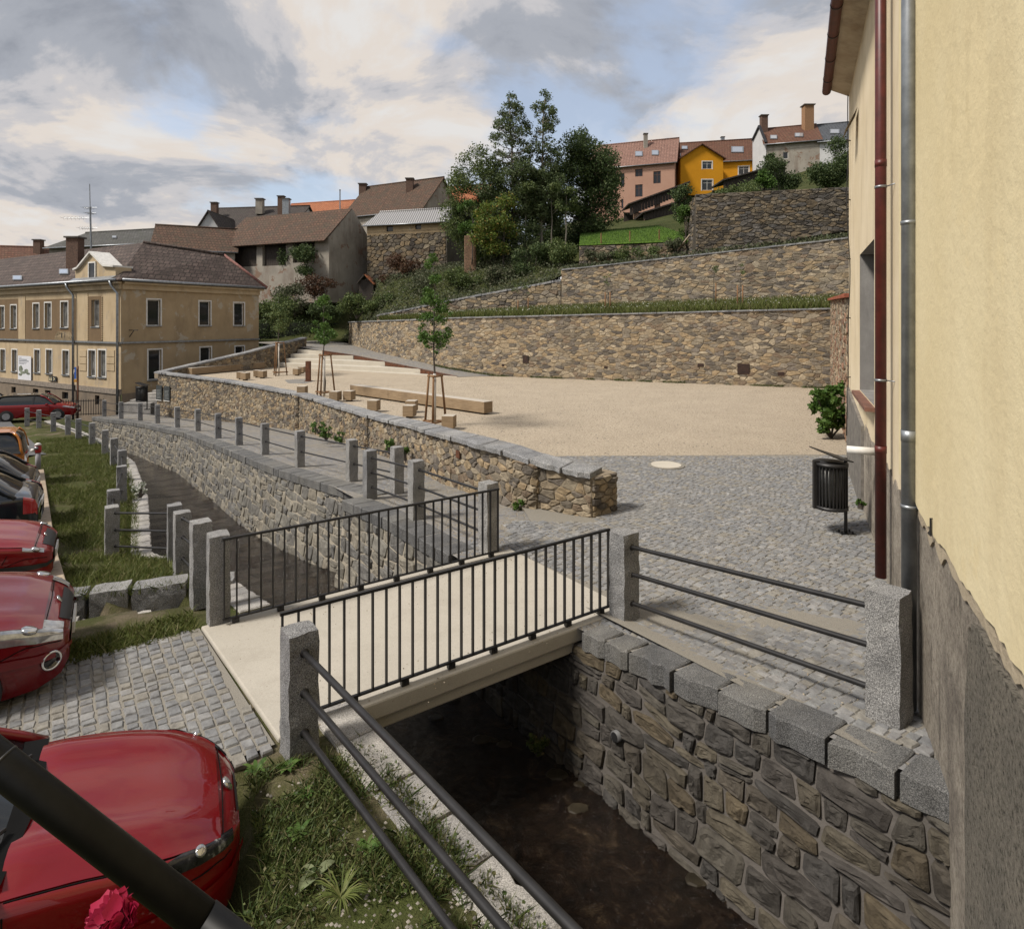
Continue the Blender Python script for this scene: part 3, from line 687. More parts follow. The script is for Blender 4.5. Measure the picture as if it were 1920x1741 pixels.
# ---------------------------------------------------------------- channel walls
def zc(f): return lambda path: (lambda q: f(path.at(q)[0].y))
w = thing("channel_wall", "battered wall of pale squared stones along the brook below the promenade fence", "wall", (-10, 21, -2))
ztop_b = lambda q: z_prom(RIGHT_EDGE_B.at(q)[0].y) - 0.20
zbot_b = lambda q: z_water(RIGHT_EDGE_B.at(q)[0].y) - 0.12
stone_wall(w, RIGHT_EDGE_B, 1, zbot_b, ztop_b, 0.33, 0.26, M['channel_stone'], M['mortar_light'], 0.013, 0.035, 0.16, 11, most=300, coursed=True)
coping(w, RIGHT_EDGE_B, 1, lambda q: z_prom(RIGHT_EDGE_B.at(q)[0].y) + 0.0, 0.06, 0.42, 0.2, 0.42, M['granite_dark'], 12, 0.012)
RA2 = Path([(-0.95, 9.16), (-3.45, 12.4), (-2.95, 12.75)])
w = thing("channel_wall", "short stone channel wall jutting towards the water beside the far bridge railing", "wall", (-2, 10.8, -1))
stone_wall(w, RA2, 1, lambda q: z_water(RA2.at(q)[0].y) - 0.2, lambda q: z_prom(RA2.at(q)[0].y) - 0.2, 0.33, 0.25, M['channel_stone'], M['mortar_light'], 0.013, 0.035, 0.13, 13, coursed=True)
coping(w, Path([(-0.9, 9.1), (-3.45, 12.4)]), 1, lambda q: z_prom(9.1 + q * 0.79) + 0.0, 0.06, 0.42, 0.2, 0.5, M['granite_dark'], 14, 0.012)
RA1 = Path([(3.25, 3.42), (0.81, 6.8), (-0.95, 9.16)])
w = thing("channel_wall", "dark wall of big rough stones under the pavement edge between bridge and yellow house", "wall", (1.6, 5.6, -1))
ztop_n = lambda q: z_right(RA1.at(q)[0].y) - 0.20
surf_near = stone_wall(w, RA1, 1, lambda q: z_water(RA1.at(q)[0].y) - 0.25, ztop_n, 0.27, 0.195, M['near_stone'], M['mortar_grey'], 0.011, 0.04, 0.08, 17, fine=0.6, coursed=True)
coping(w, Path([(2.93, 3.87), (0.81, 6.8)]), 1, lambda q: z_right(3.87 + q * 0.811) + 0.0, 0.05, 0.28, 0.20, 0.46, M['granite_dark'], 18, 0.03, 0.014)
p, nrm = surf_near(3.55, -0.78); mb = MB(); mb.tube([p - nrm * 0.1, p + nrm * 0.09], 0.055, 16); dp_ = mb.build("drain_pipe", flat("drain_pipe_grey", (0.10, 0.10, 0.10), 0.6), w, True); mb = MB(); mb.tube([p + nrm * 0.088, p + nrm * 0.092], 0.045, 16); mb.build("pipe_mouth", M['black'], dp_)
# left bank: wall under flat pale capping stones
w = thing("bank_wall", "low bank wall capped with pale flat granite beside the weedy verge near the red bonnet", "wall", (-0.4, 4, -0.7))
LN = Path([(1.45, 1.74), (0.35, 3.17), (-1.19, 5.17), (-1.55, 5.63)])
zl_ = lambda P: (lambda q: z_left(P.at(q)[0].y))
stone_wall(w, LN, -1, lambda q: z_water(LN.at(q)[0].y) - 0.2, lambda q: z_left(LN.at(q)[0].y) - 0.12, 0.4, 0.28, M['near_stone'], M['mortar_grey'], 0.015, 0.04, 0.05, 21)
coping(w, LN, -1, lambda q: z_left(LN.at(q)[0].y) + 0.03, 0.03, 0.34, 0.15, 0.56, M['granite_light'], 22, 0.03, 0.012, name="capping_stone")
w = thing("bank_wall", "grass-side bank wall with pale flat capping opposite the promenade wall", "wall", (-7, 13, -1.4))
LN2 = Path([(-3.1, 7.65)] + [tuple(p) for p in LEFT_EDGE.p[4:13]])
stone_wall(w, LN2, -1, lambda q: z_water(LN2.at(q)[0].y) - 0.2, lambda q: z_left(LN2.at(q)[0].y) - 0.10, 0.42, 0.3, M['channel_stone'], M['mortar_light'], 0.014, 0.03, 0.04, 23)
coping(w, LN2, -1, lambda q: z_left(LN2.at(q)[0].y) + 0.05, 0.03, 0.33, 0.15, 0.42, M['granite_light'], 24, 0.015, 0.01, name="capping_stone")
# bed stones just breaking the water
rng = random.Random(5); M['wet_stone'] = flat("wet_stone", (0.03, 0.024, 0.015), 0.6, var=0.4, spec=0.2)
for k in range(30):
    q = rng.uniform(0.5, 9.0); a = LEFT_EDGE.at(q)[0]; n_ = Vector((0.79, 0.61)); wdt = rng.uniform(0.5, 2.5); p = a + n_ * wdt
    mb = MB(); r = rng.uniform(0.06, 0.16); ang = rng.uniform(0, 6.28); base = V(p.x, p.y, z_water(p.y) - 0.092); pts = []
    for k2, (zz_, sc) in enumerate(((0, 1.0), (0.07, 0.9), (0.105, 0.55))):
        pts.append([base + V(math.cos(ang + i * 0.7854) * r * sc * rng.uniform(0.8, 1.15) * 1.4, math.sin(ang + i * 0.7854) * r * sc * rng.uniform(0.8, 1.15), zz_) for i in range(8)])
    vs = [v for row in pts for v in row]; fs = [tuple(range(16, 24))]
    for k2 in range(2):
        for i in range(8): fs.append((k2 * 8 + i, k2 * 8 + (i + 1) % 8, k2 * 8 + 8 + (i + 1) % 8, k2 * 8 + 8 + i))
    mb.add(vs, fs); o = mb.build("bed_stone", M['wet_stone']); tag(o, "small wet stone lying in the dark brook", "stone", "stones in the brook bed")

# ---------------------------------------------------------------- footbridge and its railings
BA, BD, SD = Vector((-1.97, 5.17)), Vector((0.83, 0.557)).normalized(), Vector((-0.604, 0.797)).normalized()
bq = lambda a, b, z: Vector((*(BA + BD * a + SD * b), z))
br = thing("footbridge", "pale concrete footbridge slab spanning the brook between two black railings", "bridge", (-1, 7, 0))
mb = MB(); mb.hexa([bq(-0.06, -0.10, -0.16), bq(4.05, -0.08, -0.16), bq(4.05, 2.36, -0.16), bq(-0.22, 2.36, -0.16)], [bq(-0.06, -0.10, 0.012), bq(4.05, -0.08, 0.012), bq(4.05, 2.36, 0.012), bq(-0.22, 2.36, 0.012)])
mb.build("deck", M['concrete'], br, bevel=0.02)
for b0, b1 in ((-0.03, 0.30), (2.0, 2.31)):
    mb = MB(); mb.hexa([bq(0.25, b0, -0.30), bq(3.55, b0, -0.30), bq(3.55, b1, -0.30), bq(0.25, b1, -0.30)], [bq(0.25, b0, -0.161), bq(3.55, b0, -0.161), bq(3.55, b1, -0.161), bq(0.25, b1, -0.161)]); mb.build("edge_beam", M['concrete'], br, bevel=0.015)
def railing(b, L, nbar, label):
    t_ = thing("bridge_railing", label, "railing", bq(0, b, 0.0), group="railings of the footbridge")
    mb = MB(); mb.beam(bq(-0.02, b, 1.0), bq(L + 0.02, b, 1.0), 0.035, 0.014 * 2); mb.build("top_rail", M['iron'], t_, bevel=0.003)
    mb = MB(); mb.beam(bq(-0.02, b, 0.075), bq(L + 0.02, b, 0.075), 0.035, 0.02); mb.build("bottom_rail", M['iron'], t_, bevel=0.003)
    for i in range(nbar):
        a = L * i / (nbar - 1); mb = MB(); d = Vector((*BD, 0))
        mb.beam(bq(a, b, 0.085), bq(a, b, 0.987), 0.012, 0.038, up=Vector((*SD, 0))); mb.build("baluster", M['iron'], t_)
    for i in range(8):
        a = 0.12 + (L - 0.24) * i / 7; mb = MB(); mb.box(bq(a, b, 0.042), (0.075, 0.05, 0.05), Matrix.Rotation(math.atan2(BD.y, BD.x), 3, 'Z')); mb.tube([bq(a, b - 0.035, 0.05), bq(a, b + 0.035, 0.05)], 0.011, 6); mb.build("clamp_foot", M['iron'], t_)
    return t_
railing(0.0, 3.77, 29, "black flat-bar railing on the bridge edge facing the stepped granite coping")
railing(2.23, 3.74, 29, "black flat-bar railing on the bridge edge towards the promenade posts")

# ---------------------------------------------------------------- granite post fences
POSTS = [rough_block(0.23, 0.23, 1.0, 40 + k).build("post_pattern", M['granite']) for k in range(5)]
POST_ME = [o.data for o in POSTS]
for o in POSTS: bpy.data.objects.remove(o)
cnt = [0]
def post(parent, p, h=1.0, rz=STREAM_ANG, w=1.0):
    o = bpy.data.objects.new("granite_post", POST_ME[cnt[0] % 5]); cnt[0] += 1; COL.objects.link(o); o.parent = parent
    o.location = Vector(p) - ORG[parent.name]; o.location.z -= 0.03; o.rotation_euler = (0, 0, rz + random.Random(cnt[0]).uniform(-0.05, 0.05)); o.scale = (w, w, h + 0.03); return o
def rail(parent, a, b, r=0.019):
    a, b = Vector(a), Vector(b); d = (b - a).normalized(); mb = MB(); mb.tube([a + d * 0.10, a + d * 0.125, b - d * 0.125, b - d * 0.10], [r, r, r, r], 10); 
    for q in (a + d * 0.112, b - d * 0.112): mb.tube([q - d * 0.012, q + d * 0.02], r * 1.55, 10)
    mb.build("rail", M['iron'], parent, True)
def fence(label, pts, hs, fr=(0.3, 0.62, 0.9), r=0.019, w=1.0, skip=()):
    f = thing("post_and_rail_fence", label, "fence", pts[0])
    for p, h in zip(pts, hs): post(f, p, h, w=w)
    for i in range(len(pts) - 1):
        if i in skip: continue
        for k in fr: rail(f, Vector(pts[i]) + V(0, 0, k * hs[i]), Vector(pts[i + 1]) + V(0, 0, k * hs[i + 1]), r)
    return f
RP = [(-25.5, 37.7), (-22.9, 35.3), (-21.1, 34.2), (-19.0, 32.3), (-16.5, 29.7), (-14.5, 27.8), (-12.0, 24.6), (-10.06, 22.2), (-8.0, 19.5), (-5.95, 16.9), (-3.88, 14.6), (-2.5, 13.1)]
fence("long row of granite posts with iron rails along the promenade beside the brook", [(x, y, z_prom(y)) for x, y in RP], [1.0] * 12, fr=(0.42, 0.85))
fence("short granite post fence at the promenade corner, ending at the bridge railing", [(-2.5, 13.1, z_prom(13.1)), (-2.95, 12.5, z_prom(12.5)), (-1.72, 10.8, 0.0), (-0.36, 9.2, 0.0)][1:], [1.0, 1.03, 1.06], fr=(0.25, 0.55, 0.85))
LP = [(-7.67, 11.55), (-8.6, 13.0), (-10.3, 15.9), (-12.1, 18.7), (-14.2, 21.5), (-16.2, 24.0), (-18.6, 26.7), (-20.5, 28.5), (-22.4, 30.4), (-24.2, 31.8), (-26.3, 33.5), (-28.0, 34.8)]
fence("curving row of granite posts with rails along the grass bank beside the parked cars", [(x, y, z_left(y) - 0.02) for x, y in LP], [1.0] * 12, fr=(0.35, 0.8))
lp2 = [(-7.67, 11.55, z_left(11.55)), (-6.02, 10.75, -0.78), (-5.2, 9.5, -0.52), (-3.95, 7.65, -0.06), (-3.44, 7.06, 0.0)]
f = fence("granite posts stepping up from the grass bank to the bridge by the stone drain", lp2[1:], [1.03, 1.04, 1.04, 1.03], fr=(0.3, 0.62, 0.9), skip=(0, 2))
for k in (0.22, 0.53, 0.85): rail(f, Vector(lp2[0]) + V(0, 0, k), Vector(lp2[1]) + V(0, 0, k + 0.02))
fence("stout granite posts with three black rails between bridge and yellow house", [(1.33, 7.15, 0.0), (3.0, 4.80, 0.34)], [1.02, 1.03], fr=(0.2, 0.53, 0.84), r=0.024, w=1.12)
f = thing("post_and_rail_fence", "granite post with three thick rails along the weedy verge in front of the bridge", "fence", (-1.74, 4.93, 0))
post(f, (-1.74, 4.93, 0.0), 1.0, w=1.06); post(f, (0.85, 1.57, 0.37), 1.0, w=1.06)
for k in (0.2, 0.52, 0.84): rail(f, V(-1.74, 4.93, k), V(0.85, 1.57, 0.37 + k), 0.024)
# iron fence across the brook far off
t_ = thing("iron_fence", "black iron bar fence crossing the brook by the parked red estate car", "fence", (-28, 37.5, -2.4))
a, b = V(-30.2, 37.0, -2.42), V(-25.7, 37.9, -2.35)
for z in (0.12, 0.95):
    mb = MB(); mb.beam(a + V(0, 0, z), b + V(0, 0, z), 0.04, 0.04); mb.build("rail", M['iron'], t_)
for i in range(34):
    p = a.lerp(b, i / 33); mb = MB(); mb.beam(p + V(0, 0, 0.05), p + V(0, 0, 1.05), 0.025, 0.025); mb.build("bar", M['iron'], t_)

# ---------------------------------------------------------------- walls of the square
w = thing("square_wall", "rubble wall with grey slab coping between promenade and gravel square", "wall", (-6, 22, -0.5))
wf_bot = lambda q: z_prom(WALL_F.at(q)[0].y) - 0.08
wf_surf = stone_wall(w, WALL_F, 1, wf_bot, lambda q: WALL_F_TOP(q) - 0.10, 0.22, 0.115, M['plaza_stone'], M['mortar_sand'], 0.007, 0.028, 0.03, 31, drop=0.28, jit=0.42, thick=0.45)
coping(w, WALL_F, 1, WALL_F_TOP, 0.10, 0.5, 0.10, 0.72, M['coping'], 32, 0.045, 0.006)
# end face and buttress piers
e0 = Path([(1.95, 11.22), (1.43, 10.8)])
stone_wall(w, e0, 1, lambda q: -0.05, lambda q: 0.71, 0.22, 0.11, M['plaza_stone'], M['mortar_sand'], 0.008, 0.04, 0.0, 33, thick=0.3)
for q0 in (1.35, 12.2, 21.0):
    p, d = WALL_F.at(q0); n_ = Vector((-d.y, d.x)); pa = [p - d * 0.24, p - d * 0.24 + n_ * 0.10, p + d * 0.24 + n_ * 0.10, p + d * 0.24]; pp = Path(pa); zb = z_prom(p.y) - 0.08
    stone_wall(w, pp, 1, lambda q: zb, lambda q: WALL_F_TOP(q0) - 0.1, 0.2, 0.13, M['plaza_stone'], M['mortar_sand'], 0.008, 0.03, 0.03, 35, thick=0.2)
p, nrm = wf_surf(3.9, 0.55); d = WALL_F.at(3.9)[1]; mb = MB(); mb.hexa(*[[p + nrm * 0.05 + Vector((*d, 0)) * a + nrm * b + V(0, 0, z) for a, b in ((-0.09, 0), (0.09, 0), (0.09, 0.02), (-0.09, 0.02))] for z in (-0.1, 0.06)]); mb.build("rust_plate", M['corten'], w)
# plaques
M['plaque'] = flat("dark_plaque", (0.035, 0.04, 0.04), 0.5); M['plaque_text'] = flat("plaque_lettering", (0.25, 0.26, 0.25), 0.6)
for k, u in enumerate((302, 316.5)):
    q = min((abs((WALL_F.at(s)[0].x / WALL_F.at(s)[0].y) * FPX + CX - u), s) for s in np.arange(WALL_F.L - 12, WALL_F.L, 0.05))[1]
    p, d = WALL_F.at(q); Y = p.y; zt, zb = CZ - (722 + k * 1.5 - HY) / FPX * Y, CZ - (749 + k * 1.5 - HY) / FPX * Y; n_ = Vector((-d.y, d.x)); hw = 0.36
    t_ = thing("plaque", ["dark information plaque on the rubble wall nearer the litter bin", "dark information plaque with a pale emblem on the rubble wall, farther from the litter bin"][1 - k] if False else ("dark plaque with an emblem on the rubble wall, second from the litter bin" if k else "dark plaque on the rubble wall next to the litter bin"), "plaque", (p.x, p.y, zb))
    def fr_(a, o, z): return Vector((*(p + d * a + n_ * o), z))
    mb = MB(); mb.hexa([fr_(hw, 0.09, zb), fr_(-hw, 0.09, zb), fr_(-hw, 0.13, zb), fr_(hw, 0.13, zb)], [fr_(hw, 0.09, zt), fr_(-hw, 0.09, zt), fr_(-hw, 0.13, zt), fr_(hw, 0.13, zt)]); mb.build("board", M['plaque'], t_)
    mb = MB()
    for i in range(7):
        z = zb + (zt - zb) * (0.12 + 0.09 * i); mb.hexa([fr_(hw * 0.7, 0.131, z), fr_(-hw * (0.7 - 0.1 * (i % 3)), 0.131, z), fr_(-hw * (0.7 - 0.1 * (i % 3)), 0.134, z), fr_(hw * 0.7, 0.134, z)], [fr_(hw * 0.7, 0.131, z + 0.02), fr_(-hw * (0.7 - 0.1 * (i % 3)), 0.131, z + 0.02), fr_(-hw * (0.7 - 0.1 * (i % 3)), 0.134, z + 0.02), fr_(hw * 0.7, 0.134, z + 0.02)])
    mb.build("text_lines", M['plaque_text'], t_)
    mb = MB(); mb.hexa([fr_(hw, 0.09, zb - 0.04), fr_(-hw, 0.09, zb - 0.04), fr_(-hw, 0.15, zb - 0.04), fr_(hw, 0.15, zb - 0.04)], [fr_(hw, 0.09, zb - 0.003), fr_(-hw, 0.09, zb - 0.003), fr_(-hw, 0.15, zb - 0.003), fr_(hw, 0.15, zb - 0.003)]); mb.build("ledge", M['white'], t_)
# wall climbing beside the steps
WL = Path([(-22.3, 38.05), (-19.2, 44.0), (-18.5, 47.0), (-17.75, 52.0)]); WL_TOP = zfun(WL, [0.36, 1.35, 1.75, 2.2])
w = thing("stair_wall", "rubble wall with sloping grey coping climbing between old house and seating steps", "wall", (-19, 45, 0))
stone_wall(w, WL, -1, lambda q: -0.05, lambda q: WL_TOP(q) - 0.1, 0.34, 0.2, M['plaza_stone'], M['mortar_sand'], 0.01, 0.05, 0, 41, drop=0.2, thick=0.45)
coping(w, WL, -1, WL_TOP, 0.08, 0.52, 0.11, 0.8, M['coping'], 42, 0.04)
# lower and upper retaining walls
M['rust_dark'] = flat("dark_rust", (0.03, 0.014, 0.009), 0.8, var=0.4)
w = thing("retaining_wall", "long sandstone rubble retaining wall behind the gravel square", "wall", (4, 37, 0))
w1_surf = stone_wall(w, WALL_1, -1 if False else 1, lambda q: WALL_1_BOT(q) - 0.06, lambda q: WALL_1_TOP(q) - 0.07, 0.30, 0.14, M['sandstone'], M['mortar_sand'], 0.008, 0.028, 0.04, 51, drop=0.4, jit=0.46, thick=0.5)
coping(w, WALL_1, 1, WALL_1_TOP, 0.10, 0.5, 0.08, 0.9, M['coping'], 52, 0.05)
for (u, v, a, b) in ((987, 673, 11, 14), (1394, 691, 21, 19), (945, 684, 5, 4), (1137, 688, 6, 4), (1314, 684, 11, 6), (1464, 700, 11, 6)):
    p0 = (16.9, 31.9); d0 = (-0.925, 0.38); P = on_plane(u, v, p0, d0); s = P.y / FPX; D = Vector((0.925, -0.38, 0)); Nn = Vector((-0.38, -0.925, 0))
    mb = MB(); hw, hh = a * s / 2, b * s / 2
    mb.hexa([P + Nn * 0.02 - D * hw - V(0, 0, hh), P + Nn * 0.19 - D * hw - V(0, 0, hh), P + Nn * 0.19 + D * hw - V(0, 0, hh), P + Nn * 0.02 + D * hw - V(0, 0, hh)][::-1], [P + Nn * 0.02 - D * hw + V(0, 0, hh), P + Nn * 0.19 - D * hw + V(0, 0, hh), P + Nn * 0.19 + D * hw + V(0, 0, hh), P + Nn * 0.02 + D * hw + V(0, 0, hh)][::-1])
    mb.build("rust_box", M['rust_dark'], w)
w = thing("terrace_wall", "tall rubble terrace wall above the grass strip with staked saplings", "wall", (12, 39, 5))
w2t = zfun(W2H, [8.8, 8.45, 7.25]); stone_wall(w, W2H, 1, lambda q: 4.1, lambda q: w2t(q) - 0.07, 0.33, 0.145, M['sandstone'], M['mortar_sand'], 0.008, 0.028, 0.03, 61, drop=0.4, jit=0.46, thick=0.5)
coping(w, W2H, 1, w2t, 0.08, 0.5, 0.08, 1.0, M['coping'], 62, 0.05)
W2E = Path([(3.53, 42.8), (4.6, 45.4)]); stone_wall(w, W2E, 1, lambda q: 5.0, lambda q: 7.18, 0.5, 0.25, M['sandstone'], M['mortar_sand'], 0.012, 0.05, 0, 63)
w = thing("terrace_wall", "low old terrace wall with slanting lichen-grey top below the big trees", "wall", (-4, 46, 4))
w2l = zfun(W2L, [6.55, 5.35, 4.1]); stone_wall(w, W2L, 1, lambda q: 3.5, lambda q: w2l(q) - 0.1, 0.42, 0.2, M['plaza_stone'], M['mortar_dark'], 0.010, 0.05, 0.03, 65, drop=0.3, jit=0.43, thick=0.5)
coping(w, W2L, 1, w2l, 0.06, 1.3, 0.14, 0.9, M['coping'], 66, 0.08)
WU = Path([(24.5, 39.4), (22.0, 40.0), (12.85, 42.2)]); w = thing("garden_wall", "dark weathered rubble wall holding the garden below the white gabled house", "wall", (18, 41, 9))
wu_b = zfun(WU, [9.6, 9.5, 8.1]); stone_wall(w, WU, 1, wu_b, lambda q: 12.45, 0.40, 0.18, M['dark_rubble'], M['mortar_dark'], 0.010, 0.06, 0.06, 71, drop=0.3, jit=0.43, thick=0.6)
WU2 = Path([(12.85, 42.2), (13.6, 47.0)]); stone_wall(w, WU2, 1, lambda q: 8.1, lambda q: 12.35, 0.55, 0.25, M['dark_rubble'], M['mortar_dark'], 0.012, 0.07, 0.06, 72)
WG = Path([(14.2, 45.0), (9.5, 46.2), (5.2, 46.6)]); w = thing("garden_wall", "low rubble wall holding up the bright green lawn", "wall", (9, 46, 8))
stone_wall(w, WG, 1, lambda q: 7.9, lambda q: 9.55 - 0.02 * q, 0.5, 0.25, M['plaza_stone'], M['mortar_dark'], 0.012, 0.06, 0.03, 73, drop=0.2, thick=0.4)
# old wall running from the yellow house to the retaining wall, tile-capped
WO = Path([(8.95, 15.9), (17.0, 32.1)]); w = thing("boundary_wall", "old brick-patched wall with red tile cap between house corner and retaining wall", "wall", (12, 24, 0))
wo_t = zfun(WO, [4.2, 4.7]); stone_wall(w, WO, 1, lambda q: -0.05, lambda q: wo_t(q) - 0.05, 0.4, 0.22, stone_mat("brick_patched", [(0.23, 0.13, 0.09), (0.30, 0.235, 0.165), (0.24, 0.20, 0.15), (0.27, 0.17, 0.115), (0.19, 0.16, 0.125), (0.33, 0.265, 0.19)]), M['mortar_sand'], 0.012, 0.05, 0.0, 75, thick=0.4)
coping(w, WO, 1, lambda q: wo_t(q) + 0.06, 0.16, 0.5, 0.10, 0.4, flat("red_tile", (0.26, 0.075, 0.04), 0.8, var=0.3), 76, 0.02, 0.006, name="cap_tile")

# ---------------------------------------------------------------- seating steps, ramp plates
st = thing("seating_steps", "broad pale concrete seating steps rising from the gravel square beside the ramp", "steps", (-11, 44, 0))
STEPS = [((-18.6, 47.2), (-3.5, 38.4), 0.05), ((-18.2, 46.9), (-6.2, 40.75), 0.33), ((-17.95, 47.6), (-9.2, 43.65), 0.63), ((-17.85, 48.6), (-12.25, 46.55), 0.93), ((-17.8, 50.0), (-14.95, 47.65), 1.23)]
for k, (a, b, z) in enumerate(STEPS):
    a, b = Vector(a), Vector(b); bk = Vector((-15.2, 51.0)) if k < 4 else Vector((-16.5, 51.5)); bl = Vector((-17.7, 52.0)); mb = MB(); z0 = -0.1 if k == 0 else STEPS[k - 1][2] - 0.02
    rr_ = [Vector((x, y)) for x, y, _ in RAMP_EDGE[k:5]]; rr_ = [b] + [q + Vector((-0.12, -0.06)) for q in rr_[1:]]
    poly = [a] + rr_ + [bk, bl]; mb.prism(poly, z0, z); mb.build("step", M['concrete_white'], st, bevel=0.012)
for k in range(4):
    a = RAMP_EDGE[k]; b = RAMP_EDGE[k + 1]; zl = STEPS[k][2]
    A, B = V(*a), V(*b); d = (B - A).normalized(); n_ = V(-d.y, d.x, 0).normalized() * 0.03
    q = [V(A.x, A.y, zl + 0.004), V(B.x, B.y, zl + 0.004), V(B.x, B.y, b[2] + 0.05), V(A.x, A.y, a[2] + 0.05)]
    if k == 0: q[3].z = q[0].z + 0.01
    mb = MB(); mb.add([p - n_ * 2 for p in q] + [p - n_ for p in q], [(0, 1, 2, 3), (7, 6, 5, 4), (0, 4, 5, 1), (1, 5, 6, 2), (2, 6, 7, 3), (3, 7, 4, 0)]); mb.build("rust_steel_cheek", M['corten'], st)
# ---------------------------------------------------------------- building helpers
class Face:
    """vertical facade plane: p0 (x, y), unit direction d, outward normal n"""
    def __init__(s, p0, d, toward=(0, 0)):
        s.p0 = Vector(p0[:2]); s.d = Vector(d[:2]).normalized(); s.n = Vector((s.d.y, -s.d.x))
        if s.n.dot(Vector(toward) - s.p0) < 0: s.n = -s.n
    def pt(s, a, z, o=0.0): q = s.p0 + s.d * a + s.n * o; return Vector((q.x, q.y, z))
    def sz(s, u, v): P = on_plane(u, v, s.p0, s.d); return ((Vector((P.x, P.y)) - s.p0).dot(s.d), P.z)
    def rect(s, u0, v0, u1, v1):
        um, vm = (u0 + u1) / 2, (v0 + v1) / 2; a0, a1 = s.sz(u0, vm)[0], s.sz(u1, vm)[0]
        return (min(a0, a1), s.sz(um, v1)[1], max(a0, a1), s.sz(um, v0)[1])
    def block(s, mb, a0, z0, a1, z1, o0, o1):
        b = [s.pt(a0, z0, o0), s.pt(a1, z0, o0), s.pt(a1, z0, o1), s.pt(a0, z0, o1)]; t_ = [Vector((p.x, p.y, z1)) for p in b]
        if (b[1] - b[0]).cross(b[2] - b[1]).z < 0: b.reverse(); t_.reverse()
        return mb.hexa(b, t_)
    def panel(s, mb, a0, z0, a1, z1, holes, o=0.0, reveal=0.2):
        xs = sorted(set([a0, a1] + [x for h in holes for x in (h[0], h[2]) if a0 < x < a1])); zs = sorted(set([z0, z1] + [z for h in holes for z in (h[1], h[3]) if z0 < z < z1]))
        flip = s.d.cross(s.n) > 0 if hasattr(s.d, 'cross') and False else (s.d.x * s.n.y - s.d.y * s.n.x) > 0
        for x0, x1 in zip(xs, xs[1:]):
            for y0, y1 in zip(zs, zs[1:]):
                cx_, cy_ = (x0 + x1) / 2, (y0 + y1) / 2
                if any(h[0] < cx_ < h[2] and h[1] < cy_ < h[3] for h in holes): continue
                q = [s.pt(x0, y0, o), s.pt(x1, y0, o), s.pt(x1, y1, o), s.pt(x0, y1, o)]
                mb.add(q, [(3, 2, 1, 0) if flip else (0, 1, 2, 3)])
        if reveal:
            for h in holes:
                if not (a0 <= h[0] and h[2] <= a1 and z0 <= h[1] and h[3] <= z1): continue
                c = [(h[0], h[1]), (h[2], h[1]), (h[2], h[3]), (h[0], h[3])]
                for i in range(4):
                    p, q = c[i], c[(i + 1) % 4]; f = [s.pt(*p, o), s.pt(*q, o), s.pt(*q, o - reveal), s.pt(*p, o - reveal)]
                    mb.add(f, [(0, 1, 2, 3) if flip else (3, 2, 1, 0)])
        return mb
def window(parent, F, r, o=0.0, reveal=0.16, frame=None, sill=True, surround=0.09, mullion=True, fw=0.06, glass=None, name="window"):
    """window part with its pane, frame and sill as sub-parts, set into opening r of facade F"""
    frame = frame or M['white']; a0, z0, a1, z1 = r; mb = MB(); g = o - reveal
    for q in ((a0, z0, a0 + fw, z1), (a1 - fw, z0, a1, z1), (a0 + fw, z0, a1 - fw, z0 + fw), (a0 + fw, z1 - fw, a1 - fw, z1)): F.block(mb, *q, g, g + 0.05)
    if mullion:
        m_ = (a0 + a1) / 2; F.block(mb, m_ - 0.025, z0 + fw, m_ + 0.025, z1 - fw, g + 0.004, g + 0.045); zt = z0 + (z1 - z0) * 0.7; F.block(mb, a0 + fw, zt - 0.02, m_ - 0.025, zt + 0.02, g + 0.004, g + 0.045); F.block(mb, m_ + 0.025, zt - 0.02, a1 - fw, zt + 0.02, g + 0.004, g + 0.045)
    wd_ = mb.build(name, frame, parent)
    mb = MB(); F.block(mb, a0 - 0.01, z0 - 0.01, a1 + 0.01, z1 + 0.01, g - 0.02, g + 0.012); mb.build("pane", glass or M['glass'], wd_)
    if surround:
        mb = MB(); s_ = surround
        for q in ((a0 - s_, z0 - s_ * 0.5, a0, z1 + s_), (a1, z0 - s_ * 0.5, a1 + s_, z1 + s_), (a0, z1, a1, z1 + s_)): F.block(mb, *q, o - 0.02, o + 0.025)
        mb.build("surround", frame, wd_)
    if sill: mb = MB(); F.block(mb, a0 - 0.08, z0 - 0.06, a1 + 0.08, z0, o - reveal, o + 0.09); mb.build("sill", M['zinc'], wd_)
    return wd_
def slope_quad(mb, q, th=0.12):
    """thick roof plane from four corner points"""
    q = [Vector(p) for p in q]; n_ = (q[1] - q[0]).cross(q[-1] - q[0]).normalized()
    if n_.z < 0: q.reverse(); n_ = -n_
    k = len(q); return mb.add([p - n_ * th for p in q] + q, [tuple(range(k - 1, -1, -1)), tuple(range(k, 2 * k))] + [(i, (i + 1) % k, k + (i + 1) % k, k + i) for i in range(k)])
def chimney(parent, u0, u1, v0, v1, Y, mat, cap=True, name="chimney"):
    a, b = PY(u0, v1, Y), PY(u1, v0, Y); w_ = b.x - a.x; mb = MB(); mb.box(((a.x + b.x) / 2, Y, (a.z - 1.0 + b.z) / 2), (w_, w_ * 0.8, b.z - a.z + 1.0)); o = mb.build(name, mat, parent)
    if cap: mb = MB(); mb.box(((a.x + b.x) / 2, Y, b.z + 0.06), (w_ * 1.25, w_ * 1.05, 0.12)); mb.build("cap", M['mortar_grey'], o)
    return o
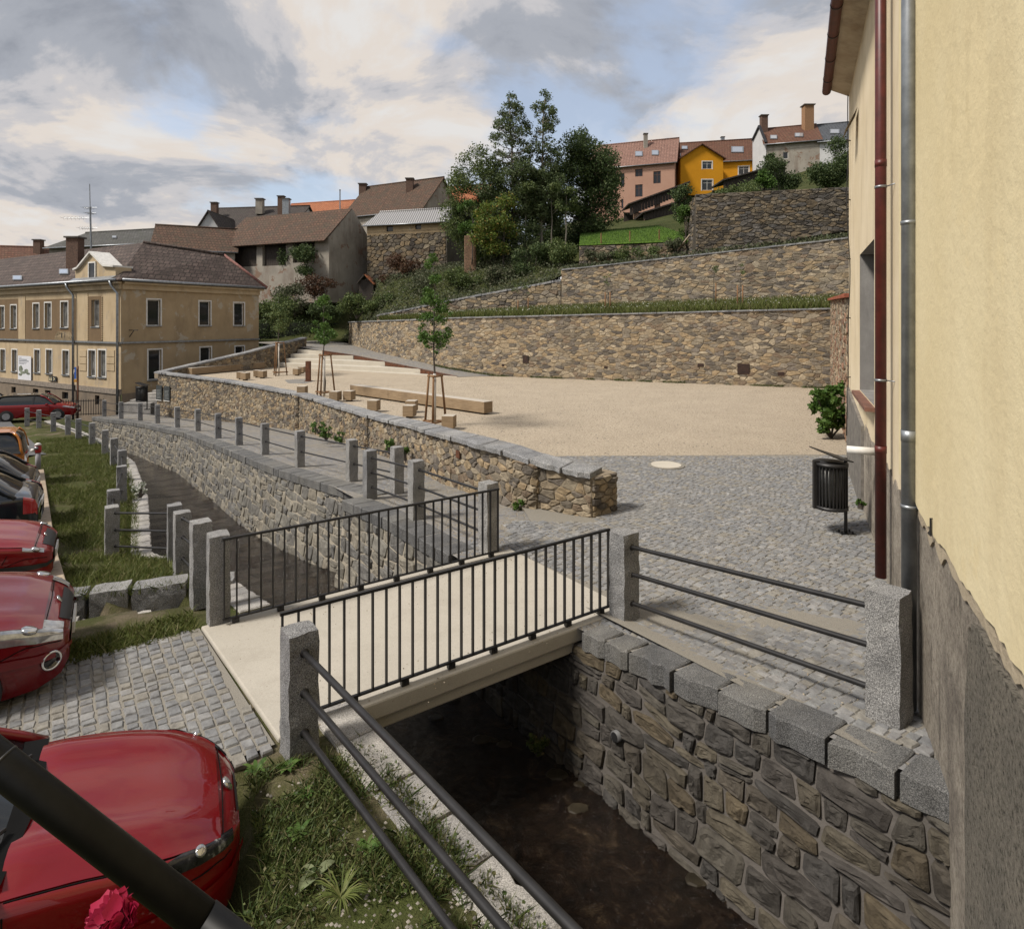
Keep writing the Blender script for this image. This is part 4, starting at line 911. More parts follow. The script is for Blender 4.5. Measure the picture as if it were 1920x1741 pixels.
def skylight(parent, u0, v0, u1, v1, A, B, C_, mat=None):
    """roof window lying on the plane through A, B, C_"""
    n_ = (B - A).cross(C_ - A).normalized(); n_ = n_ if n_.z > 0 else -n_
    def hit(u, v):
        d = Vector(((u - CX) / FPX, 1, (HY - v) / FPX)); o = Vector((0, 0, CZ)); return o + d * ((A - o).dot(n_) / d.dot(n_))
    q = [hit(u0, v1), hit(u1, v1), hit(u1, v0), hit(u0, v0)]
    mb = MB(); mb.add([p + n_ * 0.01 for p in q] + [p + n_ * 0.14 for p in q], [(4, 5, 6, 7), (0, 1, 5, 4), (1, 2, 6, 5), (2, 3, 7, 6), (3, 0, 4, 7)]); s = mb.build("skylight", M['zinc'], parent)
    c = sum(q, Vector((0, 0, 0))) / 4; mb = MB(); mb.add([c + (p - c) * 0.8 + n_ * 0.15 for p in q], [(0, 1, 2, 3)]); mb.build("pane", mat or M['skyglass'], s)
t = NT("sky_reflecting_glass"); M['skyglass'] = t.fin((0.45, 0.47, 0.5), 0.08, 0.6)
def gable_house(name, label, uA, YA, uB, YB, vb, ve, vr, depth, wall, roof, wins=(), ridge='along', over=0.35, chims=(), lights=(), cat="house", frame=None, group=None):
    """vb, ve, vr: picture rows of base, eaves and ridge at the A end; the ridge row is taken at the ridge's own distance"""
    A, B = PY(uA, ve, YA), PY(uB, ve, YB); ze = A.z; zb = PY(uA, vb, YA).z; d = Vector((B.x - A.x, B.y - A.y)).normalized()
    F = Face((A.x, A.y), d); L = (Vector((B.x, B.y)) - Vector((A.x, A.y))).length; bk = -F.n
    h = thing(name, label, cat, (A.x, A.y, zb), group=group)
    holes = [F.rect(*w_[:4]) for w_ in wins]; mb = MB(); F.panel(mb, 0, zb, L, ze, holes, 0, 0.14)
    P = lambda a, o, z: F.pt(a, z, -o)
    if ridge == 'along':
        zr = PY(uA, vr, YA + depth / 2).z
        for a in (0, L): mb.add([P(a, 0, zb), P(a, depth, zb), P(a, depth, ze), P(a, depth / 2, zr - 0.1), P(a, 0, ze)], [(0, 1, 2, 3, 4) if a else (4, 3, 2, 1, 0)])
    else:
        zr = PY((uA + uB) / 2, vr, (YA + YB) / 2).z
        mb.add([P(0, 0, ze), P(L, 0, ze), P(L / 2, 0, zr)], [(0, 1, 2)])
        for a in (0, L): mb.add([P(a, 0, zb), P(a, depth, zb), P(a, depth, ze), P(a, 0, ze)], [(0, 1, 2, 3)])
    mb.add([P(0, depth, zb), P(L, depth, zb), P(L, depth, ze), P(0, depth, ze)], [(0, 1, 2, 3)]); mb.build("wall", wall, h)
    mb = MB()
    if ridge == 'along':
        k = over * (zr - ze) / (depth / 2)
        f = [P(-over, -over, ze - k), P(L + over, -over, ze - k), P(L + over, depth / 2, zr), P(-over, depth / 2, zr)]; slope_quad(mb, f); r_ = mb.build("roof", roof, h)
        mb = MB(); slope_quad(mb, [P(-over, depth / 2, zr), P(L + over, depth / 2, zr), P(L + over, depth + over, ze - k), P(-over, depth + over, ze - k)]); mb.build("rear_roof", roof, h)
        mb = MB(); mb.tube([P(-over, depth / 2, zr + 0.02), P(L + over, depth / 2, zr + 0.02)], 0.12, 8); mb.build("ridge_tiles", roof, h, True)
    else:
        k = over * (zr - ze) / (L / 2)
        f = [P(-over, -over, ze - k), P(L / 2, -over, zr), P(L / 2, depth, zr), P(-over, depth, ze - k)]; slope_quad(mb, f); slope_quad(mb, [P(L + over, -over, ze - k), P(L / 2, -over, zr), P(L / 2, depth, zr), P(L + over, depth, ze - k)]); r_ = mb.build("roof", roof, h)
    mb = MB(); mb.tube([P(-over, -over - 0.06, ze - k - 0.08), P(L + over, -over - 0.06, ze - k - 0.08)], 0.07, 8)
    if ridge == 'along': mb.build("gutter", M['zinc'], h, True)
    for w_, r in zip(wins, holes): window(h, F, r, 0, 0.12, frame=w_[4] if len(w_) > 4 else frame, sill=False, surround=0.12 if len(w_) > 5 else 0, mullion=(r[2] - r[0]) > 0.8)
    for c_ in chims: chimney(r_, *c_)
    for s_ in lights: skylight(r_, *s_, f[0], f[1], f[2])
    return h, F
# ---------------------------------------------------------------- yellow houses on the right
YK = 0.478
def yp(c, Y, z, o=0.0): n_ = Vector((-1, YK)).normalized(); return Vector((c + YK * Y + n_.x * o, Y + n_.y * o, z))
M['yellow'] = plaster_mat("yellow_plaster", (0.75, 0.645, 0.41), (0.68, 0.57, 0.34), (0.56, 0.45, 0.26), 0.6, 1.3, 0.55, 9, 0.4, patch=(0.73, 0.615, 0.375))
M['cream'] = plaster_mat("faded_cream_plaster", (0.74, 0.63, 0.45), (0.65, 0.54, 0.36), (0.42, 0.33, 0.22), 0.8, 2.0, 0.5, 25, 0.3)
t = NT("eroded_plaster"); nz = t.noise(24, 7, 0.8); c = t.ramp(t.noise(2.2, 6, 0.7), [(0.34, (0.25, 0.22, 0.185)), (0.5, (0.39, 0.345, 0.285)), (0.68, (0.52, 0.46, 0.38))])
c = t.mix(1.0, c, t.ramp(nz, [(0.32, (0.45, 0.43, 0.41)), (0.52, (1.0, 1.0, 1.0)), (0.7, (1.25, 1.23, 1.2))]), 'MULTIPLY'); c = t.mix(t.math('MULTIPLY', t.ramp(t.noise(4, 6, 0.75, (1, 1, 0.3)), [(0.54, (0, 0, 0)), (0.68, (1, 1, 1))]), 0.8), c, (0.06, 0.05, 0.042)); t.bump(nz, 1.0, 0.05); M['eroded'] = t.fin(c, 0.95, spec=0.15)
t = NT("pebbledash_grey"); nz = t.noise(36, 5, 0.8); c = t.ramp(nz, [(0.36, (0.045, 0.04, 0.034)), (0.46, (0.19, 0.175, 0.145)), (0.7, (0.33, 0.30, 0.255))])
c = t.mix(1.0, c, t.ramp(t.noise(1.5, 4), [(0.35, (0.8, 0.8, 0.8)), (0.65, (1.1, 1.08, 1.05))]), 'MULTIPLY'); t.bump(nz, 1.0, 0.04); M['dash'] = t.fin(c, 0.95, spec=0.15)
M['oxblood'] = flat("oxblood_paint", (0.085, 0.014, 0.010), 0.45, var=0.3)
def layer(parent, name, c, pts_lo, pts_hi, o0, o1, mat):
    """plaster coat between two ragged chains [(Y, z)...] of equal length"""
    mb = MB(); n_ = len(pts_lo); f = [yp(c, *p, o1) for p in pts_lo] + [yp(c, *p, o1) for p in pts_hi]; b = [yp(c, *p, o0) for p in pts_lo] + [yp(c, *p, o0) for p in pts_hi]
    fs = []
    for i in range(n_ - 1):
        fs.append((i, n_ + i, n_ + i + 1, i + 1)); fs.append((i, i + 1, 2 * n_ + i + 1, 2 * n_ + i)); fs.append((n_ + i, 3 * n_ + i, 3 * n_ + i + 1, n_ + i + 1))
    fs += [(0, 2 * n_, 3 * n_, n_), (n_ - 1, 2 * n_ - 1, 4 * n_ - 1, 3 * n_ - 1)]
    return mb.add(f + b, fs).build(name, mat, parent)
h = thing("yellow_house", "yellow plastered house wall with grey downpipe and eroded base beside the brook", "house", (3, 4, -2)); cN = 0.97
mb = MB(); P = [yp(cN, -1.5, -2.2), yp(cN, 5.75, -2.2), yp(cN, 5.75, -2.2) + V(7, -3.3, 0), yp(cN, -1.5, -2.2) + V(7, -3.3, 0)]; mb.hexa([p for p in P][::-1], [p + V(0, 0, 14.2) for p in P][::-1]); mb.build("wall", M['eroded'], h)
rng = random.Random(8); Ys = list(np.arange(-1.4, 5.73, 0.07)); 
lo = [(y, 2.02 + 0.05 * mnoise.noise(Vector((y * 3, 0, 0))) + 0.035 * mnoise.noise(Vector((y * 13, 4, 0))) + (0.05 if y > 4.9 else 0)) for y in Ys]; layer(h, "yellow_plaster", cN, lo, [(y, 12.0) for y in Ys], -0.02, 0.035, M['yellow'])
layer(h, "undercoat_edge", cN, [(y, z - .11 - .07 * mnoise.noise(Vector((y * 6, 7, 0))) - .03 * mnoise.noise(Vector((y * 23, 7, 0)))) for y, z in lo], [(y, z + .06) for y, z in lo], -0.02, 0.016, plaster_mat("undercoat", (0.50, 0.42, 0.30), (0.42, 0.35, 0.25), (0.2, 0.16, 0.12), 3, 6, 0.5, 30, 0.8))
Zs = list(np.arange(-2.2, 1.9, 0.1)); edge = lambda z: 3.42 + 0.05 * mnoise.noise(Vector((z * 2, 9, 0))) - (0.10 * max(0, z - 1.2))
Yd = [y for y in Ys if y < 3.36]; mb = MB()
layer(h, "pebbledash_coat", cN, [(y, -2.2) for y in Yd], [(y, min(1.9, 1.86 + 0.05 * mnoise.noise(Vector((y * 4, 2, 0))))) for y in Yd], -0.02, 0.03, M['dash'])
mb = MB(); q = [yp(cN, edge(z), z, 0.029) for z in Zs]; q0 = [yp(cN, 3.28, z, 0.029) for z in Zs]; qb = [yp(cN, edge(z) + 0.01, z, -0.01) for z in Zs]
mb.grid([[a, b, c_] for a, b, c_ in zip(q0, q, qb)], flip=True); mb.build("pebbledash_edge", M['dash'], h)
def downpipe(parent, c, Y, z0, z1, r, mat, clamps, off=0.11, joints=()):
    mb = MB(); mb.tube([yp(c, Y, z0, off + 0.03), yp(c, Y, z1, off + 0.03)], r, 20); o = mb.build("downpipe", mat, parent, True)
    for z in clamps:
        mb = MB(); mb.tube([yp(c, Y, z - 0.015, off + 0.03), yp(c, Y, z + 0.015, off + 0.03)], r * 1.1, 20); mb.tube([yp(c, Y, z, off - 0.02), yp(c, Y - 0.14, z, 0.0)], 0.008, 6); mb.build("pipe_clamp", M['zinc'], o, True)
    for z in joints:
        mb = MB(); mb.tube([yp(c, Y, z - 0.09, off + 0.03), yp(c, Y, z, off + 0.03)], r * 1.06, 20); mb.build("pipe_joint", mat, o, True)
downpipe(h, cN, 4.88, 0.36, 12, 0.054, M['zinc'], (4.31, 2.0), off=0.045, joints=(2.62,))
mb = MB(); p = on_plane(1757, 1001, yp(cN, 0, 0), (YK, 1)); n3 = Vector((-0.9, 0.43, 0)); mb.tube([p + V(-.02, -.05, .12), p + n3 * 0.05 + V(-.02, -.05, .12), p + n3 * 0.05 + V(-.02, -.05, 0), p + n3 * 0.05, p + n3 * 0.05 + V(.05, .05, 0)], 0.008, 6); mb.build("iron_hook", M['iron'], h)
cF = 1.2; h = thing("cream_house", "faded cream house with oxblood gutter and deep window beyond the grey downpipe", "house", (5, 9, 0))
F2 = Face(yp(cF, 5.7, 0)[:2], (YK, 1), (0, 12)); Lf = (14.8 - 5.7) * math.hypot(1, YK); kY = math.hypot(1, YK)
hole = ((9.75 - 5.7) * kY, 2.15, (12.1 - 5.7) * kY, 4.85); mb = MB(); F2.panel(mb, 0, 1.15, Lf, 9.3, [hole], 0, 0.0); mb.build("wall", M['cream'], h)
mb = MB(); F2.panel(mb, 0, -0.3, Lf, 1.16, [], -0.006, 0); mb.build("plinth", M['eroded'], h)
ys = list(np.arange(5.75, 14.75, 0.12)); layer(h, "eroded_patch", cF, [(y, 0.0) for y in ys], [(y, 1.5 + 0.5 * mnoise.noise(Vector((y * 0.9, 3, 0))) + 0.12 * mnoise.noise(Vector((y * 5, 3, 0)))) for y in ys], -0.01, 0.012, M['eroded'])
ys = list(np.arange(11.2, 14.78, 0.12)); layer(h, "base_render", cF, [(y, -0.1) for y in ys], [(y, 1.55 + 0.1 * (y - 11)) for y in ys], 0.0, 0.06, flat("grey_render", (0.16, 0.145, 0.125), 0.95, var=0.3))
mb = MB(); E = [F2.pt(Lf, -0.3), F2.pt(Lf, -0.3, -7), F2.pt(Lf, 9.3, -7), F2.pt(Lf, 9.3)]; mb.add(E, [(0, 1, 2, 3)]); mb.add([F2.pt(0, -0.3), F2.pt(0, -0.3, -7), F2.pt(0, 9.3, -7), F2.pt(0, 9.3)], [(3, 2, 1, 0)]); mb.build("end_wall", M['cream'], h)
M['reveal'] = plaster_mat("grey_reveal", (0.24, 0.23, 0.215), (0.19, 0.18, 0.17), (0.36, 0.35, 0.33), 2.5, 3.0, 0.6)
mb = MB(); 
for q in ((hole[0] - 0.02, hole[1], hole[0], hole[3]), (hole[2], hole[1], hole[2] + 0.02, hole[3])): F2.block(mb, *q, -0.42, -0.001)
F2.block(mb, hole[0], hole[3], hole[2], hole[3] + 0.02, -0.42, -0.001); F2.block(mb, hole[0], hole[1] - 0.02, hole[2], hole[1], -0.42, -0.001); mb.build("window_reveal", M['reveal'], h)
window(h, F2, hole, 0, 0.4, frame=flat("grey_frame", (0.2, 0.19, 0.18), 0.7), sill=False, surround=0)
mb = MB(); F2.block(mb, hole[0] - 0.1, hole[1] - 0.09, hole[2] + 0.1, hole[1] - 0.025, -0.3, 0.14); mb.build("window_sill", flat("clay_sill", (0.16, 0.075, 0.05), 0.8, var=0.3), h)
downpipe(h, cF, 7.75, 0.2, 12, 0.065, M['oxblood'], (5.25, 2.75), joints=(5.6, 1.9))
n2 = Vector((-1, YK)).normalized(); mb = MB(); mb.tube([yp(0.655, 3.0, 9.2), yp(0.655, 14.9, 9.2)], 0.1, 14); gut = mb.build("gutter", M['oxblood'], h, True)
for y in np.arange(7.5, 14.9, 1.1):
    mb = MB(); mb.tube([yp(0.655, y - 0.02, 9.2), yp(0.655, y + 0.02, 9.2)], 0.107, 14); mb.build("gutter_bracket", M['iron'], gut, True)
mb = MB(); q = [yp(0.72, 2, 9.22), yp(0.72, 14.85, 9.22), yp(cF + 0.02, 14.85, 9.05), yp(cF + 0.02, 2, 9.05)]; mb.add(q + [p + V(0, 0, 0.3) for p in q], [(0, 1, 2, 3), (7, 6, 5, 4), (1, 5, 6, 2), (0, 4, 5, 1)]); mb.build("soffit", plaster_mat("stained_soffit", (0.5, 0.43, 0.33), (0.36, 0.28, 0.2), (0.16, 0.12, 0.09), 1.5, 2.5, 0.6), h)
mb = MB(); slope_quad(mb, [yp(0.62, 2, 9.33), yp(0.62, 14.95, 9.33), yp(5.0, 14.95, 12.6) + V(1, 0, 0), yp(5.0, 2, 12.6) + V(1, 0, 0)]); mb.build("roof", flat("old_red_tile", (0.18, 0.07, 0.045), 0.85, var=0.3), h)
mb = MB(); pts = [yp(cF, 14.3, z, 0.05 + 0.015 * math.sin(z * 2.3)) + V(0, 0.05 * math.sin(z * 1.1), 0) for z in np.arange(0.8, 9.0, 0.3)]; mb.tube(pts, 0.011, 5); wire = mb.build("lightning_wire", M['iron'], h, True)
for z in (2.2, 3.6, 5.0, 6.4, 7.8):
    mb = MB(); mb.tube([yp(cF, 14.3, z, 0.0), yp(cF, 14.15, z, 0.1)], 0.014, 6); mb.build("wire_clip", M['iron'], wire)
mb = MB(); mb.tube([yp(cF, 9.3, 1.5, 0.02), yp(cF, 9.3, 1.5, 0.42)], 0.06, 16); mb.build("waste_pipe", M['white'], h, True)
mb = MB(); mb.add([yp(cF, 12.9, 7.9, 0.02), yp(cF, 12.3, 7.9, 0.02), yp(cF, 12.3, 7.45, 0.25), yp(cF, 12.9, 7.45, 0.25)], [(0, 1, 2, 3)]); mb.build("vent_flap", M['eroded'], h)

# ---------------------------------------------------------------- ochre corner house on the left
HC = PY(228, 700, 40.0); D1, D2 = Vector((0.567, 1)).normalized(), Vector((-1, 0.567)).normalized()
FR, FL = Face((HC.x, HC.y), D1, (0, 30)), Face((HC.x, HC.y), D2, (-30, 0)); ZE, ZS, ZB = 6.2, 2.13, -3.4
M['ochre'] = plaster_mat("ochre_plaster", (0.39, 0.295, 0.18), (0.33, 0.245, 0.145), (0.20, 0.15, 0.095), 0.9, 1.6, 0.65, 9, 1.0, patch=(0.40, 0.345, 0.265))
M['ochre_smooth'] = plaster_mat("smooth_ochre_plaster", (0.47, 0.37, 0.24), (0.41, 0.315, 0.195), (0.26, 0.195, 0.125), 0.7, 1.3, 0.7, 14, 0.3, patch=(0.36, 0.29, 0.205))
M['brown_dash'] = plaster_mat("brown_roughcast", (0.185, 0.125, 0.07), (0.155, 0.105, 0.06), (0.10, 0.07, 0.04), 1.2, 1.6, 0.4, 14, 0.6)
M['plinth_stone'] = plaster_mat("plinth_stone", (0.23, 0.18, 0.13), (0.16, 0.13, 0.10), (0.08, 0.07, 0.055), 1.2, 2.0, 0.6, 8, 1.0)
M['slate'] = roof_mat("red_brown_slates", (0.075, 0.055, 0.048), (0.12, 0.09, 0.078), (0.055, 0.042, 0.037), 2.0, (0.042, 0.038, 0.03), 0.7)
h = thing("corner_house", "ochre two-storey corner house with slate hipped roof and small gable", "house", (HC.x, HC.y, ZB))
z8 = lambda x0, y0, x1, y1: FL.rect(x0 * .2068, 440 + y0 * .2068, x1 * .2068, 440 + y1 * .2068); z1 = lambda x0, y0, x1, y1: FR.rect(x0 * .3646, 320 + y0 * .3646, x1 * .3646, 320 + y1 * .3646)
upL = [z8(*q) for q in ((-8, 650, 40, 850), (98, 640, 150, 850), (302, 625, 355, 848), (407, 618, 465, 845), (553, 608, 617, 842), (835, 590, 905, 835))]
loL = [z8(*q) for q in ((5, 1040, 48, 1230), (110, 1043, 155, 1240), (313, 1043, 362, 1250), (420, 1043, 472, 1258), (568, 1050, 625, 1270), (803, 1048, 865, 1287), (893, 1047, 960, 1293))]
baL = [z8(*q) for q in ((110, 1378, 150, 1435), (305, 1395, 355, 1435), (415, 1410, 465, 1445), (570, 1425, 625, 1490), (868, 1455, 908, 1540))]
upR = [z1(*q) for q in ((758, 663, 825, 797), (1025, 672, 1082, 797), (1203, 680, 1255, 797))]; loR = [z1(*q) for q in ((763, 920, 830, 1075), (1030, 908, 1085, 985), (1210, 903, 1255, 945))]
LR, LL = 10.6, 26.0; zp = FL.sz(150, 722)[1]
mb = MB(); FR.panel(mb, 0, ZB, LR, ZS, loR, 0, 0.22); FR.panel(mb, 0, ZS, LR, ZE, upR, 0, 0.22); mb.build("side_wall", M['ochre'], h)
mb = MB(); FL.panel(mb, 0, zp, LL, ZS, loL, 0, 0.22); FL.panel(mb, 0, ZS, LL, ZE, upL, 0, 0.22); mb.build("street_wall", M['ochre_smooth'], h)
mb = MB(); FL.panel(mb, 0, ZB, LL, zp, baL, 0.05, 0.22); mb.build("street_plinth", M['plinth_stone'], h); mb = MB(); FL.block(mb, -0.02, zp - 0.35, LL, zp, 0.0, 0.12); mb.build("plinth_band", flat("plinth_concrete", (0.21, 0.175, 0.14), 0.9, var=0.25), h)
mb = MB(); FR.panel(mb, 0.01, ZB, LR, zp - 0.3, [], 0.05, 0); mb.build("side_plinth", M['plinth_stone'], h)
for q0, q1 in ((235, 690), (-40, 172)):
    r = z8(q0, 585, q1, 970); mb = MB(); FL.panel(mb, r[0], r[1], r[2], r[3], upL, 0.02, 0.03); mb.build("roughcast_panel", M['brown_dash'], h)
r = z8(805, 558, 930, 972); mb = MB(); FL.panel(mb, r[0], r[1], r[2], r[3], upL, 0.045, 0.05); mb.build("roughcast_panel", M['brown_dash'], h)
for q in ((172, 560, 232, 975), (702, 530, 800, 985), (940, 530, 1085, 985)):
    r = z8(*q); mb = MB(); FL.block(mb, r[0], r[1], r[2], r[3], 0.0, 0.04); mb.build("pilaster", M['ochre_smooth'], h)
for i in range(20):
    for x in (800, 930):
        r = z8(x, 560 + i * 20, x + 9, 570 + i * 20); mb = MB(); FL.block(mb, *r, 0.0, 0.07); mb.build("dentil", M['ochre_smooth'], h)
for x0, x1 in ((720, 785), (970, 1040)):
    for i in range(3): r = z8(x0, 1045 + i * 65, x1, 1103 + i * 65); mb = MB(); FL.block(mb, *r, 0.0, 0.04); mb.build("quoin", M['ochre_smooth'], h)
r = z8(508, 878, 660, 975); mb = MB(); a0, z0, a1, z1_ = r; q = [(a0, z0), (a1, z0), (a1, z0 + (z1_ - z0) * .55), (a1 - .35, z1_), (a0 + .35, z1_), (a0, z0 + (z1_ - z0) * .55)]
mb.add([FL.pt(a, z, 0.08) for a, z in q] + [FL.pt(a, z, 0.0) for a, z in q], [tuple(range(6)), tuple(range(5, -1, -1))] + [(i, (i + 1) % 6, 6 + (i + 1) % 6, 6 + i) for i in range(6)]); ca = mb.build("cartouche", M['ochre_smooth'], h)
mb = MB(); r = z8(568, 890, 600, 935); FL.block(mb, r[0], r[1], r[0] + 0.04, r[3], 0.08, 0.09); FL.block(mb, r[2] - .12, r[1], r[2], r[3], 0.08, 0.09); mb.build("worn_numeral", M['iron'], ca)
mb = MB(); FL.block(mb, -0.1, ZS - 0.06, LL, ZS + 0.06, 0, 0.14); mb.build("string_course", M['zinc'], h); mb = MB(); FR.block(mb, 0.0, ZS - 0.06, LR, ZS + 0.06, 0, 0.14); mb.build("string_course", M['zinc'], h)
for F_, L_ in ((FL, LL), (FR, LR)):
    mb = MB(); F_.block(mb, -0.05 if F_ is FL else 0.0, ZE - 0.5, L_, ZE - 0.02, 0, 0.16); mb.build("cornice", M['ochre_smooth'], h); mb = MB(); F_.block(mb, -0.3 if F_ is FL else 0.0, ZE - 0.15, L_ + 0.2, ZE + 0.02, 0.163, 0.4); mb.build("cornice_lip", M['ochre_smooth'], h)
    mb = MB(); mb.tube([F_.pt(-0.2, ZE + 0.1, 0.5), F_.pt(L_ + 0.2, ZE + 0.1, 0.5)], 0.09, 10); mb.build("gutter", M['zinc'], h, True)
M['curtain_glass'] = flat("curtained_glass", (0.13, 0.13, 0.125), .12, 0, .6, var=.5, scale=2.0)
for w_ in upL + loL: window(h, FL, w_, 0, 0.2, mullion=False, glass=M['curtain_glass'])
for w_ in upR + loR: window(h, FR, w_, 0, 0.2, mullion=False)
for w_ in baL: window(h, FL, w_, 0.05, 0.2, frame=M['iron'], sill=False, surround=0, mullion=False, name="cellar_window")
for u, a0 in ((143, None), (226, None)):
    s_ = FL.sz(u, 600)[0]; mb = MB(); mb.tube([FL.pt(s_ + 0.35, ZE + 0.05, 0.5), FL.pt(s_ + 0.3, ZE - 0.25, 0.45), FL.pt(s_, ZE - 0.8, 0.2), FL.pt(s_, ZB, 0.2)], 0.08, 10); mb.build("downpipe", M['zinc'], h, True)
# roof
Pa, Rr = PY(268, 455, 45.5), PY(420, 479, 49.5); Rl = Pa + Vector((*D2, 0)) * 24; Rl.z = Pa.z
e0, e1, e2 = FR.pt(0, ZE + 0.08, 0.5) + Vector((*FL.n, 0)) * 0.5, FR.pt(LR + 0.4, ZE + 0.08, 0.5), FL.pt(LL, ZE + 0.08, 0.5); eb = e1 + Vector((*D2, 0)) * 10
mb = MB(); slope_quad(mb, [e0, e1, Rr, Pa]); rf = mb.build("side_roof", M['slate'], h); mb = MB(); slope_quad(mb, [e0, Pa, Rl, e2]); rfl = mb.build("street_roof", M['slate'], h); mb = MB(); slope_quad(mb, [e1, eb, Rr]); slope_quad(mb, [Rr, eb, eb + Vector((*D2, 0)) * 14, Rl, Pa]); mb.build("rear_roof", M['slate'], h)
M['hip_tile'] = flat("faded_red_hip", (0.20, 0.085, 0.07), 0.8, var=0.35); mb = MB(); mb.tube([e1 + V(0, 0, .05), Rr + V(0, 0, .05)], 0.11, 8); mb.build("hip_ridge", M['hip_tile'], rf, True); mb = MB(); mb.tube([Pa + V(0, 0, .05), Rr + V(0, 0, .05)], 0.12, 8); mb.build("ridge", M['slate'], rf, True)
skylight(rfl, 26, 519, 43, 527, e0, Pa, e2); skylight(rfl, 113, 507, 130, 516, e0, Pa, e2)
M['brick'] = flat("sooty_brick", (0.11, 0.065, 0.045), 0.9, var=0.4, scale=12); chimney(rfl, 130, 152, 447, 490, 46.0, M['brick'])
# little gable over the street front
r = z8(700, 255, 1065, 400); sA, sB = r[2], r[0]; zs_, za_, zb_ = FL.sz(180, 504)[1], FL.sz(178, 474)[1], FL.sz(180, 527)[1]; sm = FL.sz(176, 480)[0]; gw = z8(832, 260, 885, 390)
g = [(sB, zb_), (sA, zb_), (sA, zs_), (sm + 1.7, zs_ + .1), (sm, za_), (sm - 1.7, zs_ + .1), (sB, zs_)]; mb = MB()
mb.add([FL.pt(a, z, 0.12) for a, z in g] + [FL.pt(a, z, -0.9) for a, z in g], [tuple(range(7)), tuple(range(13, 6, -1))] + [(i, (i + 1) % 7, 7 + (i + 1) % 7, 7 + i) for i in range(7)]); ga = mb.build("gable", M['ochre_smooth'], h)
mb = MB()
for p, q in zip(g[2:], g[3:]): mb.beam(FL.pt(p[0], p[1] + .05, -0.35), FL.pt(q[0], q[1] + .05, -0.35), 1.3, 0.12)
mb.build("gable_coping", M['white'], ga); mb = MB(); F_ = FL; F_.block(mb, gw[0], gw[1], gw[2], gw[3], 0.121, 0.15); mb.build("gable_window", M['glass'], ga); mb = MB()
for q in ((gw[0] - .1, gw[1], gw[0], gw[3] + .1), (gw[2], gw[1], gw[2] + .1, gw[3] + .1), (gw[0], gw[3], gw[2], gw[3] + .1)): FL.block(mb, *q, 0.121, 0.2)
mb.build("gable_surround", M['white'], ga)
mb = MB(); slope_quad(mb, [FL.pt(sB - .1, zb_ - 0.02, 0.6), FL.pt(sA + .2, zb_ - 0.02, 0.6), FL.pt(sA + .2, zb_ + .28, 0.12), FL.pt(sB - .1, zb_ + .28, 0.12)], 0.06); mb.build("gable_apron", M['zinc'], ga)
mb = MB(); s_, z_ = FL.sz(230, 619); p = FR.pt(0.5, z_, 0); q = FR.pt(0.5, z_, 1.0); mb.tube([p, q], 0.03, 6); mb.tube([p - V(0, 0, .45), p.lerp(q, .55)], 0.025, 6); mb.build("lamp_bracket", M['iron'], h)
# banner, signs on the house
r = FL.rect(36.5, 667, 61, 714); a0, z0, a1, z1_ = r; bn_ = thing("banner", "white printed banner hanging on the ochre house front above the parked cars", "banner", FL.pt(a0, z0, 0.1)); mb = MB(); FL.block(mb, a0, z0, a1, z1_, 0.08, 0.10); mb.build("sheet", flat("banner_white", (0.62, 0.62, 0.64), 0.6, var=0.04), bn_)
rng = random.Random(3); W_, H_ = a1 - a0, z1_ - z0; M['print_grey'] = flat("print_grey", (0.12, 0.13, 0.15), 0.7); M['print_green'] = flat("print_green", (0.16, 0.18, 0.13), 0.7, var=0.5, scale=3); M['print_blue'] = flat("print_blue", (0.06, 0.06, 0.22), 0.6)
for i, (zz_, L_, hh) in enumerate(((0.92, .2, .02), (0.84, .6, .03), (0.78, .75, .03), (0.73, .6, .012), (0.70, .55, .012), (0.67, .4, .012))):
    mb = MB(); FL.block(mb, a1 - W_ * (.08 + L_), z0 + H_ * zz_, a1 - W_ * .08, z0 + H_ * (zz_ + hh), 0.10, 0.104); mb.build("print_line", M['print_grey'], bn_)
for cx_, cz_, rx, rz in ((.78, .48, .17, .14), (.35, .4, .16, .1), (.6, .33, .2, .06), (.2, .3, .15, .05), (.8, .25, .15, .06)):
    mb = MB(); pts = [FL.pt(a0 + W_ * (cx_ + rx * math.cos(k * .6283) * rng.uniform(.8, 1.1)), z0 + H_ * (cz_ + rz * math.sin(k * .6283) * rng.uniform(.8, 1.1)), 0.103) for k in range(10)]; mb.add(pts, [tuple(range(10))]); mb.build("print_picture", M['print_green'], bn_)
mb = MB(); FL.block(mb, a0, z0, a1, z0 + H_ * .04, 0.10, 0.105); mb.build("print_strip", M['print_blue'], bn_)
r = FL.rect(94, 705, 108, 715); a0, z0, a1, z1_ = r; W_, H_ = a1 - a0, z1_ - z0; s_ = thing("direction_sign", "small dark direction sign with pale pictograms and arrow on the house front", "sign", FL.pt(a0, z0, 0.1)); mb = MB(); FL.block(mb, a0, z0, a1, z1_, 0.05, 0.09); mb.build("board", M['black'], s_)
M['sign_pale'] = flat("sign_pale", (0.55, 0.48, 0.3), 0.6)
for x in (.85, .66):
    mb = MB(); FL.block(mb, a0 + W_ * (x - .06), z0 + H_ * .15, a0 + W_ * (x + .06), z0 + H_ * .6, 0.09, 0.094); FL.block(mb, a0 + W_ * (x - .04), z0 + H_ * .65, a0 + W_ * (x + .04), z0 + H_ * .82, 0.09, 0.094); mb.build("pictogram", M['sign_pale'], s_)
